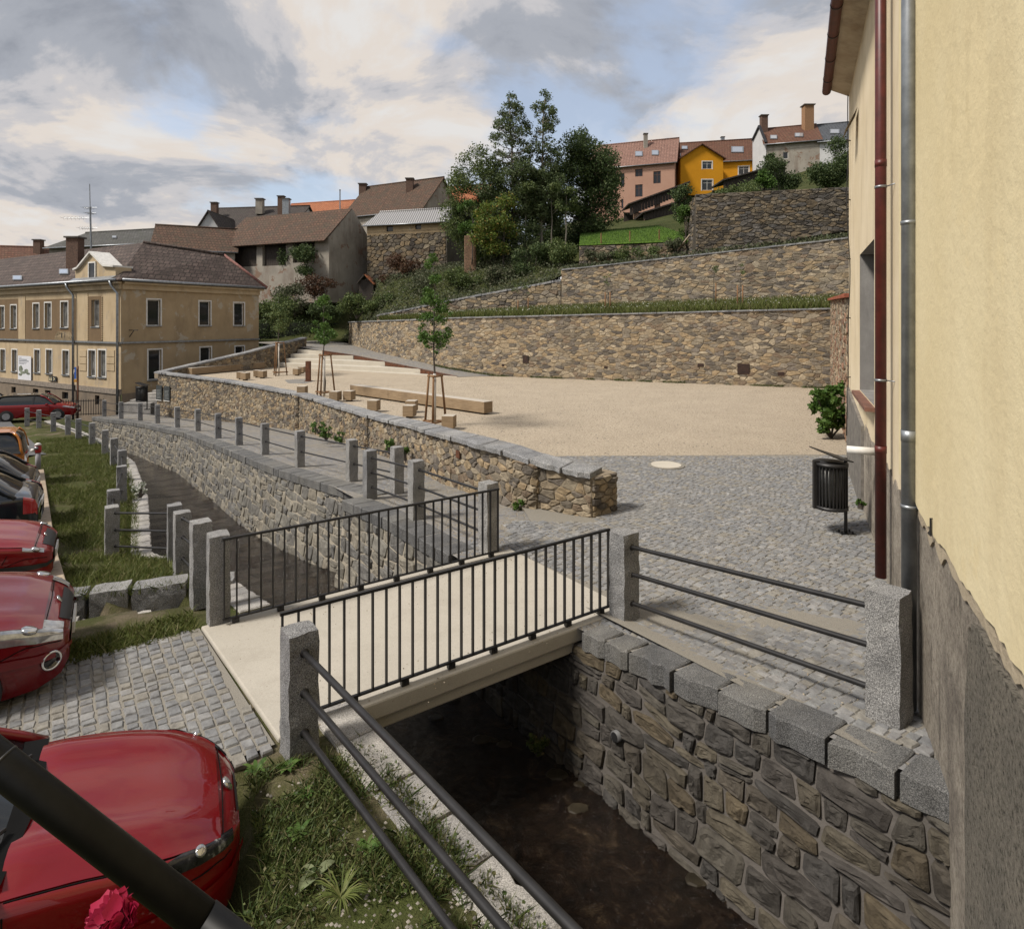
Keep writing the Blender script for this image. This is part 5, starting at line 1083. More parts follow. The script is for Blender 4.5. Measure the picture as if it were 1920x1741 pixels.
mb = MB(); mb.beam(FL.pt(a0 + W_ * .38, z0 + H_ * .75, .092), FL.pt(a0 + W_ * .18, z0 + H_ * .5, .092), 0.01, 0.06, up=Vector((*FL.d, 0))); mb.beam(FL.pt(a0 + W_ * .38, z0 + H_ * .25, .092), FL.pt(a0 + W_ * .18, z0 + H_ * .5, .092), 0.01, 0.06, up=Vector((*FL.d, 0))); mb.build("arrow", M['sign_pale'], s_)
p = PY(146, 770, 39.3); s_ = thing("parking_sign", "blue parking sign above a small orange plate on a rusty pole by the house", "sign", p); mb = MB(); mb.tube([p - V(0, 0, .5), V(p.x, p.y, PY(0, 686, 39.3).z)], 0.05, 8); mb.build("pole", M['corten'], s_, True)
a, b = PY(139.5, 710, 39.2), PY(144.5, 688, 39.2); mb = MB(); mb.hexa([V(a.x, 39.2, a.z), V(b.x, 39.1, a.z), V(b.x, 39.14, a.z), V(a.x, 39.24, a.z)], [V(a.x, 39.2, b.z), V(b.x, 39.1, b.z), V(b.x, 39.14, b.z), V(a.x, 39.24, b.z)]); mb.build("blue_plate", flat("sign_blue", (0.02, 0.08, 0.32), 0.4), s_)
tx = bpy.data.curves.new("letter", 'FONT'); tx.body = "P"; tx.size = 0.42; tx.align_x = 'CENTER'; tx.extrude = 0.004; to = bpy.data.objects.new("letter", tx); COL.objects.link(to); dg = bpy.context.evaluated_depsgraph_get(); me = bpy.data.meshes.new_from_object(to.evaluated_get(dg)); bpy.data.objects.remove(to)
to = bpy.data.objects.new("letter", me); COL.objects.link(to); me.materials.append(M['white']); to.parent = s_; to.rotation_euler = (R(90), 0, 0); to.location = V((a.x + b.x) / 2, 39.06, a.z + 0.32) - p; to.scale = (0.55, 1, 1)
a, b = PY(140, 716, 39.2), PY(145, 711.5, 39.2); mb = MB(); mb.box(((a.x + b.x) / 2, 39.15, (a.z + b.z) / 2), (b.x - a.x, .04, b.z - a.z)); mb.build("orange_plate", flat("sign_orange", (0.5, 0.24, 0.03), 0.5), s_)
# stair between house and rubble wall
s_ = thing("stone_stair", "few granite steps climbing between ochre house and rubble wall", "stair", PY(250, 757, 38.6))
for k in range(6):
    a, b = PY(232 + k * 2, 757, 38.6), PY(268, 757, 38.6); mb = MB(); mb.box(((a.x + b.x) / 2 + .2 * k, 39.0 + .36 * k + 1.2, a.z - .5 + .17 * k), (b.x - a.x + .6, 2.6, 1.0)); mb.build("step", M['granite_light'], s_)
# ---------------------------------------------------------------- houses on the hill
M['pink'] = plaster_mat("salmon_plaster", (0.43, 0.26, 0.19), (0.40, 0.235, 0.17), (0.33, 0.19, 0.14), 0.6, 1.2, 0.3, 20, 0.1)
M['orange'] = plaster_mat("orange_plaster", (0.60, 0.27, 0.015), (0.56, 0.25, 0.014), (0.48, 0.2, 0.01), 0.6, 1.2, 0.25, 20, 0.1)
M['tile_rose'] = roof_mat("rose_tiles", (0.22, 0.125, 0.10), (0.26, 0.155, 0.125), (0.20, 0.115, 0.09), 2.2, moss_amt=0.1)
M['tile_brown'] = roof_mat("brown_tiles", (0.12, 0.055, 0.035), (0.15, 0.075, 0.05), (0.10, 0.05, 0.035), 2.2, moss_amt=0.3)
M['tile_old'] = roof_mat("old_plain_tiles", (0.095, 0.055, 0.038), (0.125, 0.073, 0.049), (0.06, 0.048, 0.036), 2.0, (0.045, 0.045, 0.027), 0.7)
M['tile_orange'] = roof_mat("orange_tiles", (0.33, 0.115, 0.05), (0.40, 0.16, 0.075), (0.27, 0.10, 0.05), 2.4, moss_amt=0.2)
M['tile_dark'] = roof_mat("dark_shingles", (0.055, 0.045, 0.042), (0.075, 0.06, 0.055), (0.05, 0.045, 0.04), 2.6, moss_amt=0.2)
M['tile_slate'] = roof_mat("grey_fibre_slates", (0.10, 0.098, 0.095), (0.075, 0.073, 0.07), (0.055, 0.055, 0.05), 2.4, (0.06, 0.065, 0.04), 0.6)
M['tile_blue'] = roof_mat("blue_grey_tiles", (0.075, 0.082, 0.095), (0.09, 0.10, 0.115), (0.07, 0.075, 0.085), 2.2, moss_amt=0.05)
M['grey_wall'] = plaster_mat("grey_plaster", (0.34, 0.31, 0.26), (0.25, 0.225, 0.19), (0.14, 0.095, 0.07), 0.6, 1.0, 0.75, 12, 0.5, patch=(0.22, 0.15, 0.11))
M['white_wall'] = plaster_mat("white_board", (0.56, 0.56, 0.55), (0.50, 0.50, 0.50), (0.4, 0.4, 0.4), 1, 2, 0.3)
M['darkwood'] = wood_mat("dark_boards", (0.03, 0.024, 0.02), (0.065, 0.052, 0.042), (9, 9, 0.8))
brownf = flat("brown_frame", (0.12, 0.05, 0.03), 0.6)
t = NT("corrugated_sheet"); wv = t.n("ShaderNodeTexWave"); wv.inputs['Scale'].default_value = 1.3; t.l(t.pos.outputs['Position'], wv.inputs['Vector']); t.bump(wv.outputs['Fac'], 0.8, 0.1)
M['corrug'] = t.fin(t.ramp(wv.outputs['Fac'], [(0.2, (0.20, 0.195, 0.19)), (0.8, (0.42, 0.41, 0.40))]), 0.5, 0.3)
gable_house("salmon_house", "salmon-pink three-storey house with rose tile roof and brown windows behind the trees", 1105, 88.5, 1265, 84.5, 420, 314, 275, 9, M['pink'], M['tile_rose'],
    [(1191, 317, 1205, 331, brownf), (1225, 321, 1239, 344, brownf), (1191, 346, 1205, 369, brownf), (1164, 325, 1171, 349, brownf), (1165, 373, 1169, 391, brownf)], chims=[(1207, 1214, 252, 272, 89, M['grey_wall'])], lights=[(1191, 285, 1205, 294), (1222, 283, 1235, 292)])
gable_house("orange_house", "bright orange gabled house with white-framed windows", 1276, 86, 1356, 86, 366, 295, 270, 8, M['orange'], M['tile_brown'], [(1317, 303, 1335, 317, M['white'], 1), (1316, 337, 1336, 357, M['white'], 1)], ridge='into')
gable_house("orange_wing", "low orange wing with brown tile roof beside the orange gable", 1262, 90.5, 1424, 88, 366, 304, 270, 8, M['orange'], M['tile_brown'], [(1385, 312, 1404, 327, M['white'], 1)], chims=[(1352, 1358, 258, 275, 94, M['zinc']), (1257, 1268, 264, 285, 92, M['grey_wall'])], lights=[(1371, 276, 1394, 287), (1278, 275, 1289, 281), (1262, 289, 1276, 295)])
gable_house("white_gabled_house", "white-gabled house with red-brown roof and tall chimneys above the garden wall", 1436, 82.5, 1537, 80.5, 330, 268, 243, 9, M['grey_wall'], M['tile_brown'], [(1468, 285, 1478, 298, M['white'])], chims=[(1426, 1438, 218, 250, 86, M['brick']), (1506, 1523, 199, 245, 84, flat("tan_brick", (0.27, 0.15, 0.075), 0.9, var=0.25, scale=10))], lights=[(1444, 255, 1457, 262), (1490, 251, 1506, 258)])
h = thing("white_gable", "white slate-hung gable end between orange wing and red-brown roof", "gable", PY(1424, 320, 83)); mb = MB(); a, b, c_ = PY(1411, 322, 87.5), PY(1436.5, 322, 82.4), PY(1424, 238, 85)
q = [a, b, PY(1436.5, 268, 82.4), PY(1424, 238, 84.8), PY(1411, 264, 87.5)]; mb.add(q + [p + V(.25, .6, 0) for p in q], [(0, 1, 2, 3, 4), (9, 8, 7, 6, 5)] + [(i, (i + 1) % 5, 5 + (i + 1) % 5, 5 + i) for i in range(5)]); mb.build("wall", M['white_wall'], h)
mb = MB(); mb.beam(q[2] + V(-.1, -.2, 0), q[3] + V(-.1, -.2, .1), .3, .2); mb.beam(q[3] + V(-.1, -.2, .1), q[4] + V(-.1, -.2, 0), .3, .2); mb.build("verge", M['black'], h)
gable_house("slate_house", "house with blue-grey tile roof beyond the tall brick chimney", 1537, 80.5, 1640, 78.5, 330, 263, 236, 9, M['white_wall'], M['tile_blue'], lights=[(1556, 244, 1574, 252)])
# sheds
def shed(label, u0, u1, v0, v1, vb, Y, mat, post_mat, open_front=True):
    s = thing("shed", label, "shed", PY(u0, vb, Y)); a, b = PY(u0, v0, Y), PY(u1, v1, Y); zb = PY(u0, vb, Y).z; D = V(0, 4, 0)
    mb = MB(); slope_quad(mb, [a + V(-.3, -.5, 0), b + V(.3, -.5, 0), b + D + V(.3, 0, 0), a + D + V(-.3, 0, 0)], .15); mb.build("roof", M['tile_dark'], s)
    n_ = max(4, int((b.x - a.x) / 0.35))
    for i in range(n_):
        k0, k1 = i / n_, (i + .94) / n_; p, q = a.lerp(b, k0), a.lerp(b, k1); lo_ = (p.z - (0.0 if not open_front else 0)) ; z0 = max(zb, p.z - 1.3) if open_front else zb
        if q.z - .2 <= z0: continue
        mb = MB(); mb.hexa([V(p.x, Y, z0), V(q.x, Y, z0), V(q.x, Y + .06, z0), V(p.x, Y + .06, z0)], [V(p.x, Y, p.z - .15), V(q.x, Y, q.z - .15), V(q.x, Y + .06, q.z - .15), V(p.x, Y + .06, p.z - .15)]); mb.build("board", M['darkwood'], s)
    for k in (0.12, 0.5, 0.97):
        p = a.lerp(b, k); mb = MB(); mb.box((p.x, Y + .4, (zb + p.z - .2) / 2), (.6, .5, p.z - .2 - zb)); mb.build("pillar", post_mat, s)
    mb = MB(); mb.box(((a.x + b.x) / 2, Y + 4, (zb + a.z) / 2 - .3), (b.x - a.x, .2, max(.5, a.z - zb))); mb.build("back_wall", M['darkwood'], s)
brickm = flat("rough_brick", (0.19, 0.115, 0.07), 0.9, var=0.45, scale=9)
shed("dark lean-to shed with brick pillars below the salmon house", 1181, 1287, 383, 341, 410, 74, None, brickm); shed("small open shed with pale roof edge beside the ivy", 1207, 1268, 399, 377, 412, 70, None, brickm); shed("black boarded shed with slanting grey roof below the orange wing", 1357, 1472, 338, 304, 356, 70, None, M['darkwood'], False)
# barns on the left slope
hb, Fb = gable_house("stone_barn", "rubble stone barn with grey corrugated roof and tiny square openings", 688, 63.5, 838, 61.0, 556, 420, 398, 7, M['mortar_dark'], M['corrug'], [(725, 424, 737, 434, M['darkwood']), (779, 421, 790, 430, M['darkwood']), (792, 461, 799, 471, M['darkwood'])], cat="barn")
Lb = 9.0; bp = Path([tuple(Fb.pt(Lb * .995, 0)[:2]), tuple(Fb.pt(0.02, 0)[:2])]); zbb = PY(688, 556, 63.5).z; ztb = PY(688, 441, 63.5).z
stone_wall(hb, bp, 1, lambda q: zbb, lambda q: ztb, 0.55, 0.36, M['barn_stone'], M['mortar_dark'], 0.015, 0.07, 0.0, 81, drop=0.15, thick=0.02)
mb = MB(); Fb.panel(mb, 0.02, ztb, Lb, PY(688, 421, 63.5).z, [Fb.rect(725, 424, 737, 434), Fb.rect(779, 421, 790, 430)], 0.03, 0.05); mb.build("plaster_band", M['ochre'], hb)
A, B = PY(415, 457, 66.0), PY(617, 446, 60.5); Fo = Face((A.x, A.y), (B.x - A.x, B.y - A.y)); Lo = (Vector(B[:2]) - Vector(A[:2])).length; ho = thing("old_barn", "long old barn with mossy tile roof, dark boarded bays and blank grey gable", "barn", (A.x, A.y, 6))
zeo, zbo = A.z, 5.5; bays = [Fo.rect(437, 458, 481, 500), Fo.rect(492, 454, 536, 498), Fo.rect(549, 450, 590, 492)]; mb = MB(); Fo.panel(mb, 0, zbo, Lo, zeo, bays, 0, .35); mb.build("front_wall", M['grey_wall'], ho)
for r in bays:
    n_ = 12
    for i in range(n_): mb = MB(); Fo.block(mb, r[0] + (r[2] - r[0]) * i / n_ + .01, r[1], r[0] + (r[2] - r[0]) * (i + 1) / n_ - .01, r[3], -.36, -.3); mb.build("board", M['darkwood'], ho)
Gd = -Fo.n; dep = 7.5; zro = PY(655, 388, 63.0).z; G = lambda a, o, z: Fo.pt(a, z, -o)
mb = MB(); mb.add([G(Lo, 0, zbo), G(Lo, dep, zbo), G(Lo, dep, zeo), G(Lo, dep / 2, zro), G(Lo, 0, zeo)], [(0, 1, 2, 3, 4)]); mb.build("gable_wall", M['grey_wall'], ho); mb = MB(); mb.add([G(0, 0, zbo), G(0, dep, zbo), G(0, dep, zeo), G(0, dep / 2, zro), G(0, 0, zeo)], [(4, 3, 2, 1, 0)]); gw2 = mb.build("gable_wall", M['grey_wall'], ho)
mb = MB(); slope_quad(mb, [G(-.3, -.7, zeo - .45), G(Lo - .05, -.7, zeo - .45), G(Lo - .05, dep / 2, zro + .05), G(-.3, dep / 2, zro + .05)]); mb.build("roof", M['tile_old'], ho); mb = MB(); slope_quad(mb, [G(-.3, dep + .4, zeo - .3), G(Lo - .05, dep + .4, zeo - .3), G(Lo - .05, dep / 2, zro + .05), G(-.3, dep / 2, zro + .05)]); mb.build("rear_roof", M['tile_old'], ho)
gable_house("low_tiled_house", "low house with sagging red-brown tile roof left of the old barn", 288, 61, 440, 64, 560, 462, 423, 8, M['grey_wall'], M['tile_old'])
gable_house("big_roof_house", "tall house with steep plain brown tile roof and two stubby chimneys", 645, 86, 790, 80, 470, 404, 352, 10, M['grey_wall'], M['tile_old'], chims=[(674, 687, 346, 362, 90, M['brick']), (762, 775, 336, 352, 85, M['brick'])])
gable_house("red_roof_house", "house with pinkish-red tile roof half hidden by the big trees", 795, 88, 905, 86, 470, 392, 352, 9, M['grey_wall'], M['tile_orange'])
gable_house("orange_roof_house", "house with bright orange tile roof and thin steel flue on the skyline", 520, 96, 668, 92, 470, 400, 383, 8, M['grey_wall'], M['tile_orange'], chims=[(636.5, 638.5, 357, 384, 93, M['zinc'])])
gable_house("dark_roof_house", "house with dark shingle roof and capped chimneys on the skyline", 372, 86, 545, 84, 470, 428, 391, 10, M['white_wall'], M['tile_dark'], chims=[(397, 408, 381, 394, 88, M['brick']), (481, 494, 374, 389, 88, M['grey_wall']), (522, 533, 369, 390, 86, M['brick']), (531, 543, 374, 395, 84, M['zinc'])])
gable_house("white_dormer_house", "small house with white gable and dark verge in front of the dark roof", 372, 80, 412, 80, 470, 425, 394, 7, M['white_wall'], M['tile_dark'], ridge='into')
gable_house("slate_roof_house", "house with mottled grey slate roof behind the ochre corner house", 92, 66, 288, 62, 560, 462, 437, 9, M['grey_wall'], M['tile_slate'], lights=[(211, 444, 219, 448)])
gable_house("far_roof_house", "distant house with dull red roof at the end of the street", -60, 66, 92, 68, 620, 520, 462, 12, M['grey_wall'], M['tile_brown'], chims=[(66, 79, 451, 470, 72, M['brick'])])
gable_house("far_grey_house", "distant grey-roofed house with small weather vane chimney", 285, 100, 385, 100, 470, 438, 428, 8, M['grey_wall'], M['tile_slate'], chims=[(314, 324, 424, 434, 103, M['grey_wall'])])
# aerial mast
p = PY(171, 470, 56); s = thing("aerial_mast", "tall lattice aerial mast with yagi antennas rising behind the slate roofs", "antenna", p); mb = MB(); mb.tube([p, PY(169, 388, 56)], .075, 6); mb.build("mast", M['zinc'], s); mb = MB(); mb.tube([PY(169, 388, 56), PY(168, 345, 56)], .04, 5); mb.build("whip", M['zinc'], s)
for (v, ua, ub) in ((409, 120, 171), (390, 158, 182), (428, 150, 183), (400, 163, 180)):
    mb = MB(); mb.tube([PY(ua, v, 56), PY(ub, v - 1, 56)], .02, 5)
    for k in range(6): q = PY(ua + (ub - ua) * k / 7, v, 56); mb.tube([q - V(0, .5, .0), q + V(0, .5, .0)], .01, 4); mb.tube([q - V(0, 0, .18), q + V(0, 0, .18)], .01, 4)
    mb.build("antenna_arm", M['zinc'], s)
# ---------------------------------------------------------------- furniture of the square
def bench_beam(parent, a, b, w_, z0, z1, name="beam"):
    mb = MB(); a, b = Vector(a), Vector(b); d = (b - a).normalized(); n_ = Vector((-d.y, d.x)) * w_ / 2
    q = [a - n_, b - n_, b + n_, a + n_]; mb.hexa([V(*p, z0) for p in q], [V(*p, z1) for p in q]); return mb.build(name, M['oak'], parent, bevel=0.015)
a, b = PZ(664, 740, 0), PZ(916, 777, 0); a, b = Vector(a[:2]), Vector(b[:2]); d = (b - a).normalized()
t_ = thing("beam_bench", "long squared timber beam bench on the gravel beside the staked tree", "bench", (a.x, a.y, 0)); k0 = 0
for k in (0.335, 0.67, 1.0): bench_beam(t_, a.lerp(b, k0) + d * .004, a.lerp(b, k) - d * .004, .46, .07, .50); k0 = k
for k in (.06, .28, .4, .62, .74, .95): mb = MB(); q = a.lerp(b, k); mb.box((q.x, q.y, .04), (.3, .3, .07), Matrix.Rotation(math.atan2(d.y, d.x), 3, 'Z')); mb.build("foot", M['black'], t_)
a, b = Vector((-21.2, 39.6)), Vector((-18.85, 45.6)); t_ = thing("beam_bench", "long timber beam bench along the foot of the sloping rubble wall", "bench", (a.x, a.y, 0)); bench_beam(t_, a, a.lerp(b, .5) - Vector((0, .004)), .46, .05, .5); bench_beam(t_, a.lerp(b, .5) + Vector((0, .004)), b, .46, .05, .5)
CUBES = [(452, 711, "pale oak cube seat at the back of the pair by the long wall bench"), (460, 713, "oak cube seat at the front of the pair by the long wall bench"), (483, 707.5, "oak cube seat behind its twin near the small staked tree"), (492, 709, "oak cube seat before its twin near the small staked tree"), (557, 704, "oak cube seat in the pair beside the rusty steel bollard"), (566, 700, "greyish cube seat in the pair below the seating steps"),
    (567, 742, "oak cube seat peeping over the coping near the middle staked tree"), (629, 753, "oak cube seat half hidden by the coping under the middle staked tree"), (655, 752, "oak cube seat by the end of the long beam bench"), (701, 772, "oak cube seat standing alone between the two staked trees"), (772, 773, "oak cube seat close to the long beam bench, behind its twin"), (768, 783, "oak cube seat with knot before its twin near the largest staked tree"), (842, 805, "largest oak cube seat beside the tripod foot of the staked tree")]
for i, (u, v, lab) in enumerate(CUBES):
    p = PZ(u, v, 0); t_ = thing("cube_seat", lab, "seat", p, group="oak cube seats on the gravel square"); s_ = .40; ang = random.Random(i).uniform(-.25, .25) - .15
    mb = MB(); mb.box((p.x, p.y, .27), (s_, s_, .40), Matrix.Rotation(ang, 3, 'Z')); mb.build("block", M['oak'], t_, bevel=0.012); mb = MB(); mb.box((p.x, p.y, .035), (.2, .2, .075), Matrix.Rotation(ang, 3, 'Z')); mb.build("foot", M['black'], t_)
p = PZ(578, 715, 0); t_ = thing("steel_bollard", "square rusty steel bollard on the gravel near the seating steps", "bollard", p); mb = MB(); mb.box((p.x, p.y, .6), (.26, .26, 1.2)); mb.build("shaft", M['corten'], t_, bevel=.01); mb = MB(); mb.box((p.x, p.y, .02), (.36, .36, .04)); mb.build("base_plate", M['corten'], t_)
mb = MB(); mb.add([PZ(*q, 0.010) for q in ((533, 712), (575, 710), (590, 714), (572, 719), (540, 718))], [(4, 3, 2, 1, 0)]); structure("paved_patch", mb, M['sett_far'])
p = PZ(1249, 873, 0); t_ = thing("manhole_cover", "round pale concrete manhole cover set in the cobbles", "manhole cover", p); mb = MB(); mb.tube([p + V(0, 0, -.03), p + V(0, 0, .035)], .36, 28); mb.build("lid", M['concrete_white'], t_); mb = MB(); mb.tube([p + V(0, 0, -.05), p + V(0, 0, .024)], .43, 28); mb.build("ring", M['joint_sand'], t_)
def bin_(p, sc, label, turn=0.0):
    t_ = thing("litter_bin", label, "litter bin", p, group=None); X = lambda x, y, z: Vector(p) + Matrix.Rotation(turn, 3, 'Z') @ V(x * sc, y * sc, z * sc)
    mb = MB(); mb.tube([X(.16, 0, 0), X(.16, 0, 1.28)], .028 * sc, 8); mb.build("pole", M['iron'], t_); mb = MB(); mb.box(X(.16, 0, .012), (.24 * sc, .16 * sc, .02)); pl = mb.build("base_plate", M['iron'], t_)
    for x, y in ((.07, .05), (.25, .05), (.07, -.05), (.25, -.05)): mb = MB(); mb.tube([X(x, y, .02), X(x, y, .055)], .016 * sc, 6); mb.build("bolt", M['black'], pl)
    n_ = 30; mb = MB(); mb.tube([X(-.10, 0, .46), X(-.10, 0, 1.2)], .225 * sc, 26); mb.build("liner", flat("liner_steel", (0.10, 0.10, 0.092), 0.4, 0.5), t_, True)
    for i in range(n_):
        th = 2 * math.pi * i / n_; c_ = X(-.10 + .255 * math.cos(th), .255 * math.sin(th), 0) - Vector(p); mb = MB(); A = Vector(p) + c_; mb.beam(A + V(0, 0, .47 * sc), A + V(0, 0, 1.2 * sc), .02 * sc, .016 * sc, up=V(math.cos(th + turn), math.sin(th + turn), 0)); mb.build("slat", M['iron'], t_)
    for z in (.46, 1.18): mb = MB(); mb.tube([X(-.10, 0, z - .02), X(-.10, 0, z + .03)], .272 * sc, 28); mb.build("hoop", M['iron'], t_, True)
    mb = MB(); mb.beam(X(-.355, -.03, .44), X(-.355, -.03, 1.24), .06 * sc, .1 * sc, up=(1, 0, 0)); mb.build("side_panel", M['iron'], t_)
    q = [X(-.36, -.2, 1.44), X(.16, -.24, 1.27), X(.16, .24, 1.27), X(-.36, .2, 1.44)]; m_ = [X(-.07, -.24, 1.315), X(-.07, .24, 1.315)]; top = [q[0], m_[0], q[1], q[2], m_[1], q[3]]; mb = MB(); mb.add(top + [v - V(0, 0, .018) for v in top], [tuple(range(6)), tuple(range(11, 5, -1))] + [(i, (i + 1) % 6, 6 + (i + 1) % 6, 6 + i) for i in range(6)]); mb.build("lid", M['iron'], t_)
bin_(PZ(1568, 1000, 0.0), 0.98, "dark slatted litter bin on a pole standing on the cobbles by the cream house"); p = PY(270, 768, 36.3); bin_(p, 1.15, "dark litter bin by the stone stair at the end of the rubble wall")
# young trees with tripods
def tripod(p, h, label, lean=0.0, r=.42):
    t_ = thing("tree_support", label, "tree support", p, group="timber tripods round the young trees"); tops = []; p = Vector(p)
    for k in range(3):
        th = k * 2.094 + 0.5; b = p + V(math.cos(th) * r, math.sin(th) * r, 0); tp = p + V(math.cos(th) * r * .58, math.sin(th) * r * .58, h); mb = MB(); mb.tube([b, tp], [.04, .036], 8); mb.build("stake", M['stake'], t_, True); tops.append((b, tp))
    for k in range(3):
        for f in (.10, .97): a, b = tops[k][0].lerp(tops[k][1], f), tops[(k + 1) % 3][0].lerp(tops[(k + 1) % 3][1], f); e = (b - a) * .12; mb = MB(); mb.tube([a - e, b + e], .03, 8); mb.build("crossbar", M['stake'], t_, True)
    return t_
TRIPODS = [(PZ(815, 800, 0.0), 1.75, "brown timber tripod round the largest young tree"), (PZ(608, 743, 0.0), 2.0, "brown timber tripod round the middle young tree"), (PZ(523, 704, 0.0), 2.2, "brown timber tripod round the smallest young tree by the seating steps")]
for p, h_, lab in TRIPODS: tripod(p, h_, lab, r=.42 if p.y < 25 else .5)
# ---------------------------------------------------------------- cobbled areas: single setts
def setts(owner, cells_, z_of, mat, most=300, hgt=0.045, seed=1, tilt=0.035):
    rng = random.Random(seed); pieces = []
    for q in cells_:
        c = sum(q, Vector((0, 0))) / 4; zt = z_of(c.x, c.y) + rng.uniform(-0.004, 0.006); tx_, ty_ = rng.uniform(-tilt, tilt), rng.uniform(-tilt, tilt)
        zz_ = lambda p: zt + (p.x - c.x) * tx_ + (p.y - c.y) * ty_
        vs = [Vector((*p, zt - hgt)) for p in q] + [Vector((*p, zz_(p) - 0.010)) for p in q]; ins = [c + (p - c) * 0.84 for p in q]; vs += [Vector((*p, zz_(p) + 0.004)) for p in ins]
        pieces.append((vs, [(0, 1, 5, 4), (1, 2, 6, 5), (2, 3, 7, 6), (3, 0, 4, 7), (4, 5, 9, 8), (5, 6, 10, 9), (6, 7, 11, 10), (7, 4, 8, 11), (8, 9, 10, 11)]))
    place_pieces(owner, pieces, mat, "sett", most, 6.0)
def sett_cells(a0, a1, b0, b1, da, db, seed, ok, g=0.008, wav=0.0):
    rng = random.Random(seed); a = a0
    while a < a1:
        w_ = da * rng.uniform(0.88, 1.12); b = b0 - rng.uniform(0, db)
        while b < b1:
            l_ = db * rng.uniform(0.75, 1.3); j = lambda: rng.uniform(-0.009, 0.009); wv = wav * math.sin(b * 1.7 + a * .4)
            q = [BA + BD * (a + g + j() + wv) + SD * (b + g + j()), BA + BD * (a + w_ - g + j() + wv) + SD * (b + g + j()), BA + BD * (a + w_ - g + j() + wv) + SD * (b + l_ - g + j()), BA + BD * (a + g + j() + wv) + SD * (b + l_ - g + j())]
            c = (q[0] + q[2]) / 2
            if ok(c, a, b): yield q
            b += l_
        a += w_
mb = MB(); q = [BA + BD * a + SD * b for a, b in ((-7.5, -0.22), (-0.1, -0.14), (-0.24, 2.34), (-7.5, 2.25))]; mb.add([V(*p, 0.0) for p in q], [(0, 1, 2, 3)]); path_o = structure("cobbled_path", mb, M['joint_sand'])
setts(path_o, list(sett_cells(-5.6, -0.17, -0.16, 2.26, 0.104, 0.118, 3, lambda c, a, b: c.y > 2.2 and a < -0.195 - 0.065 * (b + 0.1))), lambda x, y: 0.008, M['sett'], seed=4)
yard_o = bpy.data.objects["paved_yard"]; re_n = Vector((0.811, 0.585))
def yard_ok(c, a, b):
    w_ = (c - Vector((0.81, 6.8))).dot(re_n)
    if w_ < 0.32 or c.x > 1.14 + YK * c.y or c.y > 15.72 or c.y < 3.9: return False
    if a < 4.08 and -0.14 < b < 2.4: return False
    if c.x < 0.9 and c.y > 10.6:
        return False
    if c.y > 10.6 and c.x < 1.5 + (0.0 if c.y < 11.3 else -0.055 * (c.y - 11.3) * 3): return c.y < 0
    return c.x > -0.1 or c.y < 9.6
setts(yard_o, list(sett_cells(1.5, 15.5, -4.5, 13.5, 0.105, 0.12, 5, yard_ok, wav=0.05, g=0.006)), lambda x, y: z_right(y) + 0.006, M['sett'], seed=6, tilt=0.03)
def grit(name, label, pts, mat, r0, r1):
    rs = np.random.default_rng(len(pts)); v = []; f = []
    for q in pts:
        r_ = rs.uniform(r0, r1); a = len(v); v += [q + np.array(o) for o in ((r_, 0, 0), (0, r_, 0), (-r_ * .8, 0, 0), (0, -r_, 0), (0, 0, r_ * .7))]; f += [(a, a + 1, a + 4), (a + 1, a + 2, a + 4), (a + 2, a + 3, a + 4), (a + 3, a, a + 4)]
    tag(arrays_to_obj(name, np.array(v), np.array(f), mat, None, "stuff"), label, "grit")
rg = random.Random(77); pp = []
while len(pp) < 7000:
    y = rg.uniform(5, 16.2) if rg.random() < .6 else 15.75 - abs(rg.gauss(0, .7)); x = rg.uniform(-.2, 1.1 + YK * y); c = Vector((x, y))
    if (c - Vector((.81, 6.8))).dot(re_n) < .35 or (y > 10.5 and x < 1.6): continue
    if rg.random() > .45 + .9 * mnoise.noise(Vector((x * .7, y * .7, 2))): continue
    pp.append((x, y, z_right(y) + .008))
GRIT = stone_mat("sandy_grit", [(0.34, 0.285, 0.21), (0.28, 0.235, 0.175), (0.38, 0.335, 0.265), (0.24, 0.21, 0.17), (0.18, 0.165, 0.15)])
grit("sandy_grit", "sandy grit trodden from the gravel square onto the cobbles", np.array(pp), GRIT, .004, .013)
pp = []
while len(pp) < 9000:
    x, y = rg.uniform(-20, 17), rg.uniform(15.8, 44)
    k = min((abs(WALL_F.p[i].y - y), i) for i in range(len(WALL_F.p)))[1]
    if x < -0.95 * (y - 11.2) ** .98 * .62 + 1 or y > 38.3 - .41 * x or x > 1.3 + YK * y or (x < -4 and y > 38): continue
    pp.append((x, y, .006))
grit("loose_gravel", "loose coarser gravel scattered over the square", np.array(pp), GRIT, .008, .03)
pp = [tuple(BA + BD * rg.uniform(0, 3.9) + SD * (rg.choice((.12, 2.1)) + rg.gauss(0, .25))) + (.013,) for _ in range(260)]
grit("deck_grit", "bits of grit and leaf litter lying on the bridge deck", np.array(pp), stone_mat("litter", [(0.1, 0.08, 0.05), (0.2, 0.16, 0.1), (0.3, 0.26, 0.2)]), .004, .011)
